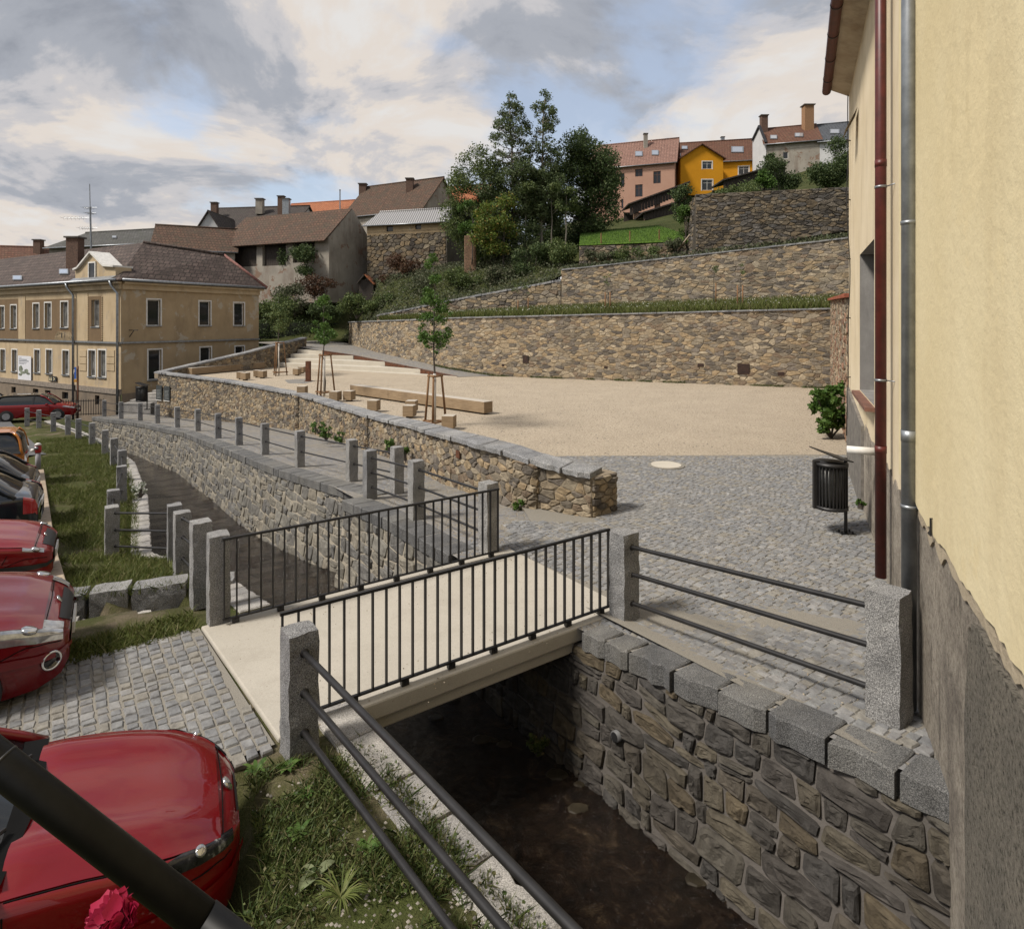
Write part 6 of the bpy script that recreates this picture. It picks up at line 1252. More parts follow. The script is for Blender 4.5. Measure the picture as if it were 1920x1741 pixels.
# ---------------------------------------------------------------- foliage helpers
NR = np.random.default_rng(7)
def leaf_cloud(name, pts, size, mat, parent=None, flat_=0.35, kind=None, slim=0.62):
    n = len(pts); d = NR.normal(size=(n, 3)); d[:, 2] *= 0.7; d /= np.linalg.norm(d, axis=1)[:, None]
    e = NR.normal(size=(n, 3)); e -= d * np.sum(d * e, axis=1)[:, None]; e /= np.linalg.norm(e, axis=1)[:, None]; nn = np.cross(d, e)
    s = (size * NR.uniform(0.6, 1.25, n))[:, None]
    v = np.stack([pts - d * s * .5, pts + e * s * slim * .5 + nn * s * .12, pts + d * s * .5, pts - e * s * slim * .5 + nn * s * .12], axis=1).reshape(-1, 3)
    f = np.arange(n * 4).reshape(-1, 4); return arrays_to_obj(name, v, f, mat, parent, kind)
def clump_pts(clumps, n):
    """clumps: [(centre, radii)]; leaves gather towards the outside of each clump"""
    vol = np.array([c[1][0] * c[1][1] * c[1][2] for c in clumps]) ** 0.75; k = NR.choice(len(clumps), n, p=vol / vol.sum())
    C_ = np.array([c[0] for c in clumps]); Rr_ = np.array([c[1] for c in clumps]); d = NR.normal(size=(n, 3)); d /= np.linalg.norm(d, axis=1)[:, None]
    r = NR.uniform(0.25, 1.0, n) ** 0.6 * (1 + 0.18 * NR.normal(size=n)); return C_[k] + d * Rr_[k] * r[:, None]
def tree(name, label, base, h, r0, clumps, n, size, mat, bark, cat="tree", group=None, lean=(0, 0), twigs=2):
    t_ = thing(name, label, cat, base, group=group); base = Vector(base); rng = random.Random(hash(label) % 1000 if False else len(label) * 7 + n)
    k = 7; tp = [base + V(lean[0] * (i / k) ** 1.5 + rng.uniform(-1, 1) * h * .012 * (i > 0), lean[1] * i / k, h * i / k) for i in range(k + 1)]
    mb = MB(); mb.tube(tp, [r0 * (1 - .82 * i / k) for i in range(k + 1)], 8); tr = mb.build("trunk", bark, t_, True)
    for c_, rad in clumps:
        c_ = Vector(c_); zz_ = max(base.z + .2 * h, min(base.z + h * .97, c_.z - .45 * rad[2] - .25 * math.hypot(c_.x - base.x, c_.y - base.y))); i = (zz_ - base.z) / h * k; i0 = min(k - 1, int(i)); s_ = tp[i0].lerp(tp[i0 + 1], i - i0)
        rr_ = r0 * (1 - .82 * i / k) * .5; mid = s_.lerp(c_, .5) + V(0, 0, -.06 * (c_ - s_).length); mb = MB(); mb.tube([s_, mid, c_], [rr_, rr_ * .65, rr_ * .25], 6)
        for _ in range(twigs): e = c_ + V(rng.uniform(-1, 1) * rad[0], rng.uniform(-1, 1) * rad[1], rng.uniform(-.3, 1) * rad[2]) * .8; mb.tube([mid.lerp(c_, rng.uniform(.2, 1)), e], [rr_ * .35, rr_ * .12], 4)
        mb.build("limb", bark, t_, True)
    leaf_cloud("crown", clump_pts(clumps, n), size, mat, t_); return t_
def blob_clumps(Y, specs, yr=1.0):
    """specs: (u, v, ru, rv[, dY]) in picture units at distance Y"""
    out = []
    for q in specs:
        y = Y + (q[4] if len(q) > 4 else 0); p = PY(q[0], q[1], y); s = y / FPX; out.append(((p.x, p.y, p.z), (q[2] * s, max(q[2], q[3]) * s * yr * .9, q[3] * s)))
    return out
def random_clumps(Y, u0, v0, ru, rv, n, seed, size=(0.22, 0.4), dY=1.5, taper=0.0):
    rng = random.Random(seed); out = []
    while len(out) < n:
        a, b = rng.uniform(-1, 1), rng.uniform(-1, 1)
        if a * a + b * b > 1: continue
        w_ = 1 - taper * (1 - b) / 2; k = rng.uniform(*size) * (ru * rv) ** .5; out.append((u0 + a * ru * .8 * w_, v0 + b * rv * .85, k * rng.uniform(.9, 1.3), k * rng.uniform(.75, 1.1), rng.uniform(-dY, dY)))
    return blob_clumps(Y, out)
G_DARK = leaf_mat("dark_leaves", [(0.0312, 0.053, 0.0187), (0.0562, 0.0874, 0.0296), (0.0811, 0.117, 0.0406), (0.1217, 0.156, 0.0562)])
G_MID = leaf_mat("mid_leaves", [(0.0478, 0.0747, 0.0239), (0.0837, 0.1196, 0.0389), (0.1196, 0.157, 0.0508), (0.1719, 0.2018, 0.0688)])
G_YEL = leaf_mat("yellow_green_leaves", [(0.066, 0.108, 0.0216), (0.108, 0.162, 0.0264), (0.168, 0.21, 0.036), (0.108, 0.168, 0.03), (0.312, 0.192, 0.048)])
G_BIRCH = leaf_mat("birch_leaves", [(0.0616, 0.0892, 0.0356), (0.0972, 0.1328, 0.0551), (0.1426, 0.175, 0.0745)])
G_GREY = leaf_mat("grey_green_leaves", [(0.0575, 0.0747, 0.0368), (0.0862, 0.1035, 0.0517), (0.115, 0.1265, 0.069), (0.161, 0.1495, 0.0978)])
G_FRESH = leaf_mat("fresh_leaves", [(0.048, 0.102, 0.0192), (0.078, 0.144, 0.0264), (0.102, 0.168, 0.036)])
G_RED = leaf_mat("russet_creeper", [(0.08, 0.04, 0.022), (0.11, 0.055, 0.03), (0.06, 0.045, 0.025)])
G_GRASS = leaf_mat("grass_blades", [(0.069, 0.092, 0.0207), (0.1092, 0.138, 0.0322), (0.1495, 0.1725, 0.046), (0.23, 0.207, 0.0978)], 0.25)
G_WEED = leaf_mat("weed_blades", [(0.0375, 0.0625, 0.0163), (0.0688, 0.1, 0.025), (0.1125, 0.1375, 0.0375), (0.15, 0.125, 0.0625)], 0.25)
BARK = wood_mat("bark", (0.05, 0.04, 0.032), (0.11, 0.095, 0.08), (8, 8, 1)); BARK_PALE = wood_mat("pale_bark", (0.16, 0.14, 0.11), (0.28, 0.25, 0.2), (6, 6, 1)); WHITEWASH = flat("whitewashed_bark", (0.5, 0.47, 0.42), 0.9)
# ---------------------------------------------------------------- big trees below the salmon house
gz = lambda u, v, Y: PY(u, v, Y)
tree("bushy_tree", "bushy grey-green tree on the barn side of the clump", gz(905, 500, 55), 9.5, .16, random_clumps(55, 900, 382, 72, 116, 90, 1, (.1, .26)), 24000, .21, G_MID, BARK)
tree("tall_aspen", "tall airy tree with feathery forked top leaning to the barns", gz(962, 505, 54), 15.3, .2, random_clumps(54, 960, 265, 58, 108, 110, 2, (.05, .13), taper=.45) + random_clumps(54, 960, 385, 74, 92, 60, 3, (.12, .28)), 30000, .19, G_BIRCH, BARK_PALE, lean=(-.3, 0))
tree("tall_aspen", "tall slender tree with thin upright top beside the dense dark tree", gz(1012, 508, 54), 15.3, .18, random_clumps(54, 1020, 262, 48, 104, 100, 4, (.05, .13), taper=.45) + random_clumps(54, 1018, 365, 52, 88, 44, 5, (.12, .3)), 22000, .19, G_BIRCH, BARK_PALE, lean=(.3, 0))
tree("dense_tree", "dense dark round-crowned tree in front of the salmon house", gz(1098, 480, 56), 11, .25, random_clumps(56, 1096, 352, 74, 122, 110, 6, (.12, .27)), 34000, .21, G_DARK, BARK)
tree("maple_sapling", "yellow-green maple with orange-tinged leaves under the tall trees", gz(945, 505, 51), 5.2, .07, random_clumps(51, 935, 425, 56, 62, 24, 7, (.16, .3)), 6000, .2, G_YEL, BARK); tree("maple_sapling", "young yellow-green maple beside the brick stump", gz(885, 495, 51.5), 4.2, .06, random_clumps(51.5, 885, 410, 32, 45, 10, 8, (.2, .32)), 2600, .19, G_FRESH, BARK)
for i, (u, v0, lab) in enumerate(((1062, 480, "thin leaning bare stem at the edge of the dense dark tree"), (1035, 485, "pale straight stem between tall tree and dense tree"), (985, 490, "pale straight stem between the two tall trees"))):
    tree("slender_tree", lab, gz(u, v0 + 20, 53), 7.5, .09, random_clumps(53, u + 4, 380, 16, 40, 5, 20 + i, (.3, .5)), 1500, .18, G_MID, BARK_PALE)
# ---------------------------------------------------------------- shrubs, hedge, creepers
def shrub(name, label, Y, u, v, ru, rv, n, size, mat, seed, k=9, cat="shrub", group=None, sz=(.3, .5)):
    p = PY(u, v + rv, Y); t_ = thing(name, label, cat, p, group=group); cl = random_clumps(Y, u, v, ru, rv, k, seed, sz, dY=ru * Y / FPX * .5); mb = MB()
    for c_, r_ in cl[:6]: mb.tube([p, Vector(c_)], [.04, .012], 5)
    mb.build("stems", BARK, t_); leaf_cloud("foliage", clump_pts(cl, n), size, mat, t_); return t_
SH = [("dark laurel bush at the foot of the ochre house corner", 56, 522, 585, 32, 42, 4500, .2, G_MID), ("grey-green bush under the barn's dark bays", 58, 552, 560, 30, 32, 3200, .2, G_GREY), ("rounded bush below the blank barn gable", 57, 610, 575, 34, 28, 3200, .2, G_DARK), ("leafy bush beside the slanting old terrace wall", 54, 668, 575, 32, 22, 3000, .19, G_MID), ("broad bramble patch under the stone barn", 53, 720, 570, 36, 20, 3000, .18, G_MID), ("bramble patch in front of the stone barn wall", 52, 795, 540, 40, 26, 3400, .18, G_GREY), ("bush on the slope below the brick stump", 50, 865, 525, 42, 20, 3200, .17, G_MID), ("weedy bush at the root of the yellow maple", 49, 940, 520, 42, 22, 3200, .17, G_GREY), ("dark elder bush before the tall trees", 49, 1000, 488, 40, 28, 4200, .17, G_DARK), ("elder bush with purple blossom beside the garden wall", 48, 1050, 468, 38, 36, 4600, .17, G_MID), ("low bramble above the corner of the tall terrace wall", 46.5, 1120, 480, 44, 12, 2200, .14, G_GREY), ("low bramble under the lawn wall", 45, 1200, 475, 50, 11, 2200, .14, G_MID), ("nettle patch at the foot of the dark garden wall", 44, 1270, 462, 30, 14, 1800, .13, G_GREY), ("ivy mound against the open shed", 60, 1282, 375, 20, 42, 3800, .19, G_DARK), ("bright ivy on the corner of the dark garden wall", 44.5, 1288, 425, 16, 42, 3000, .14, G_FRESH), ("creeper trailing over the top of the dark garden wall", 43, 1370, 352, 60, 14, 2600, .14, G_MID), ("big-leaved vine beside the black boarded shed", 45, 1432, 340, 28, 20, 1700, .2, G_FRESH), ("dark round bush under the white gabled house", 52, 1465, 330, 40, 42, 5000, .18, G_DARK), ("broad dark bush hiding the house with blue-grey roof", 50, 1548, 300, 66, 52, 13000, .17, G_DARK), ("small fir-like bush between gable and boarded shed", 62, 1445, 305, 14, 16, 1200, .2, G_DARK), ("ivy mass climbing the old barn's end bay", 60, 575, 490, 27, 34, 4200, .2, G_DARK), ("ivy strand between the barn's boarded bays", 63, 538, 482, 14, 30, 1500, .2, G_DARK), ("russet creeper draping the barn's lower wall", 58.5, 590, 530, 42, 24, 2400, .2, G_RED), ("dry bramble at the stone barn foot", 56.5, 750, 510, 50, 26, 3000, .2, G_RED), ("dark thicket under the dense tree's crown", 59, 1070, 445, 50, 34, 5500, .2, G_DARK), ("tangled thicket behind the tall pale stems", 60, 1010, 430, 50, 45, 5500, .2, G_DARK), ("dark undergrowth behind the yellow maple", 57, 930, 455, 60, 45, 5000, .2, G_DARK)]
for i, (lab, Y, u, v, ru, rv, n, s_, m_) in enumerate(SH): shrub("shrub", lab, Y, u, v, ru, rv, n, s_, m_, 100 + i, group="shrubs on the hillside", k=10)
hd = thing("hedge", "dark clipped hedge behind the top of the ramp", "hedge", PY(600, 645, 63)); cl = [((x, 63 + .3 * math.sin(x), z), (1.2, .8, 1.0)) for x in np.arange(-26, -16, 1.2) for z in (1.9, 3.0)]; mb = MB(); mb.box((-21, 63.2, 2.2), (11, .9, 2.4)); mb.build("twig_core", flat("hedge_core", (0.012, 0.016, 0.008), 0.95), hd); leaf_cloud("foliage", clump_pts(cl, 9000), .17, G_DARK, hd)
shrub("corner_shrub", "leafy green shrub at the house corner beside the gravel", 18.2, 1558, 758, 44, 62, 2600, .16, G_FRESH, 60, k=26, sz=(.13, .27))
for i, (u, v, Y, lab) in enumerate(((598, 800, 22.5, "small celandine tuft at the wall foot near the buttress"), (640, 818, 20.8, "leafy weed clump growing from the promenade wall foot"), (612, 812, 21.6, "green weed clump at the rubble wall under the coping"), (760, 850, 16.4, "weed tuft at the wall foot behind the granite posts"), (970, 945, 11.4, "small weed at the foot of the wall pier"), (730, 838, 17.4, "trailing weed on the rubble wall"))): shrub("wall_weed", lab, Y, u, v, 13, 13, 260, .09, G_FRESH, 70 + i, k=5, cat="weed", group="weeds at the rubble wall foot")
shrub("moss_tuft", "small green tuft at the base of the cream house", 8.9, 1613, 943, 9, 9, 200, .05, G_FRESH, 80, k=4, cat="weed"); shrub("moss_tuft", "grassy weeds on the dark stones at the brook edge under the bridge", 7.0, 1010, 1395, 28, 18, 260, .06, G_WEED, 81, k=5, cat="weed")
shrub("daisy_clump", "clump of white daisies on the bank by the water", 14.2, 262, 918, 16, 14, 420, .05, leaf_mat("daisies", [(0.05, 0.08, 0.02), (0.08, 0.11, 0.03), (0.6, 0.6, 0.55), (0.65, 0.65, 0.6)]), 82, k=6, cat="flowers")
# young trees on the square and saplings on the terrace
def young(p, h, label, clumps, n, size, mat, white=0.5):
    t_ = tree("young_tree", label, p, h, .045, clumps, n, size, mat, BARK, group="young trees on the square", twigs=1); mb = MB(); p = Vector(p); mb.tube([p, p + V(0, 0, h * white)], .05, 8); mb.build("whitewash", WHITEWASH, t_, True)
young(TRIPODS[0][0], 5.4, "largest young tree with loose tall crown inside a timber tripod", random_clumps(TRIPODS[0][0].y, 818, 600, 40, 72, 46, 31, (.08, .2)) + random_clumps(TRIPODS[0][0].y, 808, 520, 16, 52, 14, 32, (.2, .34)), 2900, .11, G_FRESH, .33)
young(TRIPODS[1][0], 4.6, "middle young tree with compact oval crown inside a timber tripod", random_clumps(TRIPODS[1][0].y, 609, 618, 24, 34, 20, 33, (.16, .32)) + random_clumps(TRIPODS[1][0].y, 606, 562, 9, 26, 4, 34, (.4, .6)), 2100, .13, G_FRESH, .42)
young(TRIPODS[2][0], 5.0, "smallest young tree with thin olive crown inside a timber tripod", random_clumps(TRIPODS[2][0].y, 524, 598, 16, 38, 14, 35, (.25, .42)), 2200, .14, G_MID, .42)
for i, (u, v, hh, Y, two, lab) in enumerate(((1140, 583, 62, 37.6, 1, "two-staked sapling on the terrace above the long retaining wall middle"), (1338, 566, 62, 36.3, 0, "thin sapling with single stake on the terrace near the next stake"), (1388, 576, 72, 34.6, 1, "sapling with thick stake on the terrace nearest the cream house"), (968, 590, 48, 40.6, 0, "sapling with bare stake at the narrow end of the terrace"), (987, 588, 52, 40.4, 0, "sapling with stake beside the bare one on the terrace"))):
    p = PY(u, v, Y); p.z -= .1; s = Y / FPX; t_ = tree("sapling", lab, p, hh * s * 1.15, .022, random_clumps(Y, u + 1, v - hh * .95, 9, 14, 5, 40 + i, (.25, .45)), 130, .09, G_MID, BARK, cat="sapling", group="staked saplings on the terrace", twigs=1)
    for k in range(1 + two): mb = MB(); mb.tube([p + V(.12 - .3 * k, -.05, -.1), p + V(.12 - .3 * k, -.05, hh * .62 * s)], .04, 7); mb.build("stake", M['stake'], t_, True)
# ---------------------------------------------------------------- grass
def blades(name, pts, h, w_, mat, spread=0.5):
    n = len(pts); th = NR.uniform(0, 6.283, n); hh = h * NR.uniform(.45, 1.25, n); e = np.stack([np.cos(th), np.sin(th), np.zeros(n)], 1) * (w_ * NR.uniform(.6, 1.3, n))[:, None]
    ln = NR.normal(size=(n, 3)) * spread; ln[:, 2] = 0; tip = pts + (ln + np.array([0, 0, 1.0])) * hh[:, None]; mid = pts + (ln * .35 + np.array([0, 0, .55])) * hh[:, None]
    v = np.stack([pts - e, pts + e, mid + e * .7, tip, mid - e * .7], 1).reshape(-1, 3); f = np.arange(n * 5).reshape(-1, 5)
    o = arrays_to_obj(name, v, f, mat, None, "stuff"); return o
def patch(n, fn, keep):
    out = []; rng = random.Random(n)
    while len(out) < n:
        p = fn(rng)
        if p is not None and keep(p, rng): out.append(p)
    return np.array([(p.x, p.y, p.z) for p in out])
def bank_pt(s0, s1, w0, w1):
    def fn(rng):
        a = LEFT_EDGE.at(rng.uniform(s0, s1) if rng.random() < .6 else s0 + (s1 - s0) * rng.random() ** 2)[0]; q = a + Vector((-0.79, -0.61)) * rng.uniform(w0, w1); return Vector((q.x, q.y, z_lbank(q.x, q.y)))
    return fn
def bank_keep(p, rng):
    d_ = (Vector((p.x, p.y)) - BEAM0).dot(Vector((-0.779, -0.627)))
    if d_ > -0.05 and p.y > 8.0: return False
    if in_drain(Vector((p.x, p.y))): return False
    a_, b_ = (Vector((p.x, p.y)) - BA).dot(BD), (Vector((p.x, p.y)) - BA).dot(SD)
    if -0.25 < b_ < 2.32: return False
    v_ = mnoise.noise(Vector((p.x * .9, p.y * .9, 5))) + .35 * mnoise.noise(Vector((p.x * 3, p.y * 3, 5)))
    return v_ > -0.12 + rng.uniform(-.25, .15)
tag(blades("grass", patch(52000, bank_pt(8.9, 36, 0.2, 5.2), bank_keep), .13, .006, G_GRASS, .55), "short green grass on the bank between timber edge and granite posts", "grass")
def near_keep(p, rng):
    if p.y > 5.05 or p.x > 0.9 or p.z < -.15: return False
    v_ = mnoise.noise(Vector((p.x * 1.7, p.y * 1.7, 9))) + .4 * mnoise.noise(Vector((p.x * 6, p.y * 6, 9)))
    return v_ > 0.06 + rng.uniform(-.3, .15)
tag(blades("weedy_grass", patch(26000, bank_pt(1.2, 4.6, 0.12, 2.6), near_keep), .07, .005, G_WEED, .8), "weedy grass on the gravelly verge in front of the bridge", "grass")
pts = patch(9000, bank_pt(1.0, 4.6, 0.05, 2.4), near_keep); pts[:, 2] += NR.uniform(.01, .06, len(pts)); tag(leaf_cloud("ground_cover", pts, .028, G_WEED, None, kind="stuff"), "low clover and small weeds on the verge beside the rails", "weeds")
def drain_keep(p, rng):
    a_, b_ = (Vector((p.x, p.y)) - BA).dot(BD), (Vector((p.x, p.y)) - BA).dot(SD); return 2.3 < b_ < 2.85 and a_ < -.4 and not in_drain(Vector((p.x, p.y)))
tag(blades("verge_grass", patch(7000, bank_pt(6.6, 8.8, 0.2, 4.5), drain_keep), .11, .006, G_GRASS, .6), "strip of grass between cobbled path and stone drain", "grass")
def terr(rng):
    k = rng.random(); a = WALL_1.at(k * WALL_1.L * .74)[0]; q = tb.at(k * tb.L)[0]; t_ = rng.random() ** 1.3; p = a.lerp(q, t_); za = WALL_1_TOP(k * WALL_1.L * .74); zb = interp([(-11, 3.7), (3.5, 4.5), (22, 5.0)], q.x); return Vector((p.x, p.y, za - .06 + (zb - za) * t_))
tag(blades("meadow_grass", patch(42000, terr, lambda p, r: True), .42, .016, G_GRASS, .35), "tall meadow grass and flowers on the terrace above the retaining wall", "grass")
pts = patch(1200, terr, lambda p, r: True); pts[:, 2] += .42; tag(leaf_cloud("meadow_flowers", pts, .06, flat("white_blossom", (0.6, 0.6, 0.52), .8), None, kind="stuff"), "tiny white blossoms over the terrace meadow", "flowers")
def hillp(rng):
    X = rng.uniform(-17, 30); y0 = interp([(-16, 60), (-11.2, 49.2), (-4, 46.3), (3.5, 43.1), (22.5, 35.2), (70, 16)], X); y = y0 + .2 + rng.random() ** 1.6 * 12; zb = interp([(-30, 1.6), (-16, 1.6), (-11, 3.75), (3.4, 6.4), (3.6, 7.05), (22, 8.6), (70, 12)], X); Y = y - y0; k = min(1, Y / 6.0); return Vector((X, y, zb + (z_hill(X, y) - zb) * (k * k * (3 - 2 * k)) + .02))
pts = patch(30000, hillp, lambda p, r: not (5 < p.x < 15 and p.y > 45)); pts[:, 2] += NR.uniform(0, .5, len(pts)); tag(leaf_cloud("slope_weeds", pts, .2, G_GREY, None, kind="stuff"), "tangle of weeds covering the slope above the terrace walls", "weeds")
def wallfoot(rng):
    q = rng.uniform(0, WALL_1.L * .55); p = WALL_1.off(q, .2 + .12 * abs(rng.gauss(0, 1)), 1); return Vector((p.x, p.y, WALL_1_BOT(q) + .01))
tag(blades("wall_foot_weeds", patch(2600, wallfoot, lambda p, r: mnoise.noise(Vector((p.x * .9, p.y * .9, 3))) > .0), .13, .01, G_WEED, .7), "sparse weeds along the foot of the long retaining wall", "weeds")
# lawn
mb = MB(); rows = []
for j in range(8):
    k = j / 7; L0, R0 = V(5.2, 46.7, 9.45), V(14.0, 45.3, 9.62); L1, R1 = V(6.5, 57, 12.0), V(13.8, 57, 12.6); rows.append([L0.lerp(L1, k).lerp(R0.lerp(R1, k), i / 8) + V(0, 0, .12 * math.sin(k * 3)) for i in range(9)])
mb.grid(rows); t = NT("lawn_turf"); c = t.ramp(t.noise(3, 6, .7), [(.35, (0.06, 0.115, 0.016)), (.65, (0.10, 0.165, 0.024))]); t.bump(t.noise(25, 4), .6, .05); structure("lawn", mb, t.fin(c, .95, spec=.1), True)
def lawnp(rng): k, i = rng.random(), rng.random(); p = V(5.2, 46.7, 9.45).lerp(V(6.5, 57, 12.0), k).lerp(V(14.0, 45.3, 9.62).lerp(V(13.8, 57, 12.6), k), i); return p + V(0, 0, .12 * math.sin(k * 3))
tag(blades("lawn_grass", patch(14000, lawnp, lambda p, r: True), .1, .012, G_FRESH, .5), "bright mown lawn grass above the garden wall", "grass")
for i, (u, v) in enumerate(((1127, 447), (1181, 443), (1236, 440))):
    p = PY(u, v + 10, 46.9); o = MB().tube([p, PY(u, v - 10, 46.9)], .05, 7).build("fence_stake", M['stake']); tag(o, "thin rusty stake at the edge of the bright lawn", "stake", "stakes along the lawn edge")
p = PY(1306, 475, 43.5); o = MB().tube([p, PY(1304, 405, 43.5)], .07, 7).build("timber_pole", M['oak']); tag(o, "upright grey pole at the corner of the dark garden wall", "pole"); o = MB().tube([PY(1270, 470, 43.8), PY(1300, 432, 43.6)], .06, 7).build("timber_prop", M['oak']); tag(o, "leaning grey timber prop against the dark garden wall", "pole")
o = MB().box(PY(882, 480, 52), (1.0, .8, 3.4)).build("brick_stump", brickm, bevel=.05); tag(o, "ruined brick pillar standing beside the stone barn", "pillar")
p = PY(685, 530, 58); s = thing("well_shelter", "tiny orange-tiled gable shelter at the foot of the barns", "shelter", p); mb = MB(); a, b, c_ = PY(668, 530, 58), PY(702, 532, 58), PY(683, 512, 58); D = V(0, 1.5, 0); slope_quad(mb, [a, c_, c_ + D, a + D]); mb.build("left_roof", M['darkwood'], s); mb = MB(); slope_quad(mb, [c_, b, b + D, c_ + D]); mb.build("right_roof", M['tile_orange'], s); mb = MB(); mb.box((p.x, 58.8, a.z - .7), (1.4, 1.0, 2.0)); mb.build("body", M['darkwood'], s)
# ---------------------------------------------------------------- cars
def crom(pts, t):
    """Catmull-Rom through [(t, x, y)]"""
    n = len(pts)
    for i in range(n - 1):
        if t <= pts[i + 1][0] or i == n - 2:
            a, b = pts[i], pts[i + 1]; p, q = pts[max(0, i - 1)], pts[min(n - 1, i + 2)]; k = (t - a[0]) / (b[0] - a[0]); out = []
            for c in (1, 2):
                m0 = (b[c] - p[c]) / max(1e-6, b[0] - p[0]) * (b[0] - a[0]); m1 = (q[c] - a[c]) / max(1e-6, q[0] - a[0]) * (b[0] - a[0])
                out.append((2 * k**3 - 3 * k**2 + 1) * a[c] + (k**3 - 2 * k**2 + k) * m0 + (-2 * k**3 + 3 * k**2) * b[c] + (k**3 - k**2) * m1)
            return out
class Car:
    """x runs from the nose (0) to the tail (L), y across, z up from the road"""
    def __init__(s, **k):
        s.__dict__.update(k)
    def S(s, x, a, off=0.0):
        def pt(x, a):
            w = s.W * interp(s.wide, x); zl, zs, zt = interp(s.low, x), interp(s.belt, x), interp(s.top, x); cr = s.crease * max(0, min(1, (x - .15) / .3)) if x < s.xw0 else 0
            P = [(0, 0, zt), (.2, .36 * w, zt - .004), (.36, .64 * w, zt - .012 + cr), (.52, .86 * w, zt - .30 * (zt - zs) - .02), (.64, .965 * w, zs), (.74, .99 * w, zs - .22 * (zs - zl)), (.86, 1.0 * w, zs - .55 * (zs - zl)), (1.0, .93 * w, zl)]
            y, z = crom(P, abs(a)); return Vector((x, y if a >= 0 else -y, z))
        p = pt(x, a)
        if off:
            e = .01; dx = pt(min(s.L, x + e), a) - pt(max(0, x - e), a); da = pt(x, min(1, a + e)) - pt(x, max(-1, a - e)); n_ = dx.cross(da)
            if n_.length > 1e-9:
                n_.normalize(); c = Vector((p.x, 0, .45)); n_ = n_ if n_.dot(p - c) > 0 else -n_
                p = p + n_ * off
        return p
    def patch(s, x0, x1, a0, a1, off, mat, name, parent, n=(10, 10), shape=None, skirt=True):
        rows = []
        for i in range(n[0] + 1):
            r = []
            for j in range(n[1] + 1):
                f, g = i / n[0], j / n[1]
                if shape: f, g = shape(f, g)
                r.append(s.S(x0 + (x1 - x0) * f, a0 + (a1 - a0) * g, off))
            rows.append(r)
        mb = MB(); mb.grid(rows); o = mb.build(name, mat, parent, True); return o
    def make(s, name, label, nose, heading, z, paint, group, detail=1):
        ang = math.atan2(-heading[1], -heading[0]); t_ = thing(name, label, "car", (nose[0], nose[1], z), ang, group, local=True); L = s.L
        xs = [0, .01, .03, .06, .1, .16, .24, .34, .46, .6] + list(np.arange(.75, L - .55, .15)) + [L - .45, L - .34, L - .24, L - .16, L - .1, L - .05, L - .02, L]
        aa = [-1 + 2 * j / 44 for j in range(45)]; mb = MB(); mb.grid([[s.S(x, a) for a in aa] for x in xs]); n_ = len(aa)
        mb.f.append(list(range(n_))); mb.m.append(0); mb.f.append(list(range((len(xs) - 1) * n_, len(xs) * n_))[::-1]); mb.m.append(0)
        body = mb.build("body", paint, t_, True)
        # greenhouse
        zb0, zb1 = interp(s.top, s.xw0), interp(s.top, s.xb); W = s.W; zr = s.H; wt, wb = W * .70, W * .93
        def gp(x, zf, sgn, k): return Vector((x, sgn * (wb + (wt - wb) * k) * (1 - .05 * (1 - k)), zf))
        def prof(f): 
            pts = [(0, s.xw0, zb0 - .06), (.32, s.xr0, zr - .035), (.5, (s.xr0 + s.xr1) / 2, zr), (.72, s.xr1, zr - .04), (1, s.xb, zb1 - .06)]; return crom(pts, f)
        fr_ = [0, .08, .16, .24, .32, .4, .5, .6, .72, .79, .86, .93, 1]; rows = []
        for f in fr_:
            x, zt = prof(f); k = max(0.0, min(1, (zt - zb0) / (zr - zb0))); hw = wb + (wt - wb) * k; row = []
            zb_ = interp(s.belt, x) - .02
            for q in (-1, -.5, 0, .5, 1): row.append(Vector((x - (.10 * (1 - q * q) if f < .3 else -.06 * (1 - q * q) if f > .75 else 0), hw * q, zt + .03 * (1 - q * q))))
            rows.append([Vector((x, -wb, min(zb_, zt)))] + row + [Vector((x, wb, min(zb_, zt)))])
        mb = MB(); mb.grid(rows); mb.build("windows", s.glass, t_, True)
        def outer(f, q, o=.012):
            x, zt = prof(f); k = max(0.0, min(1, (zt - zb0) / (zr - zb0))); hw = wb + (wt - wb) * k; return Vector((x - (.10 * (1 - q * q) if f < .3 else -.06 * (1 - q * q) if f > .75 else 0), (hw + o) * q, zt + .03 * (1 - q * q) + o))
        mb = MB(); mb.grid([[outer(f, q) for q in (-1.02, -.9, -.5, 0, .5, .9, 1.02)] for f in (.315, .36, .42, .5, .6, .68, .735)]); mb.build("roof", s.roof or paint, t_, True)
        for sg in (-1, 1):
            for f0, f1 in ((0, .33), (.72, 1)):
                mb = MB(); mb.tube([outer(f0 + (f1 - f0) * k / 5, sg * .99) for k in range(6)], .035, 6); mb.build("pillar", paint, t_, True)
            for xm in s.pillars: zt = zr - .06; mb = MB(); mb.beam((xm, sg * (wb + .005), interp(s.belt, xm) - .02), (xm - .05, sg * (wt + .03), zt), .09, .03, up=(0, 1, 0)); mb.build("pillar", M['black'], t_)
            hw0 = s.hl; hl_ = s.patch(hw0[0], hw0[1], sg * hw0[2], sg * hw0[3], .008, s.lamp, "headlight", t_, (8, 8), s.hshape); xm_, am_ = hw0[0] + (hw0[1] - hw0[0]) * s.bulb, (hw0[2] * .42 + hw0[3] * .58)
            c_ = s.S(xm_, sg * am_, .012); n_ = (s.S(xm_, sg * am_, .03) - c_).normalized(); mb = MB(); mb.tube([c_ - n_ * .02, c_ + n_ * .004, c_ + n_ * .008], [s.rb, s.rb, s.rb * .8], 20); mb.build("reflector", M['reflector'], hl_, True)
            tl = s.tl; s.patch(L - tl[0], L - tl[1], sg * tl[2], sg * tl[3], .010, s.tail, "tail_light", t_, (6, 8))
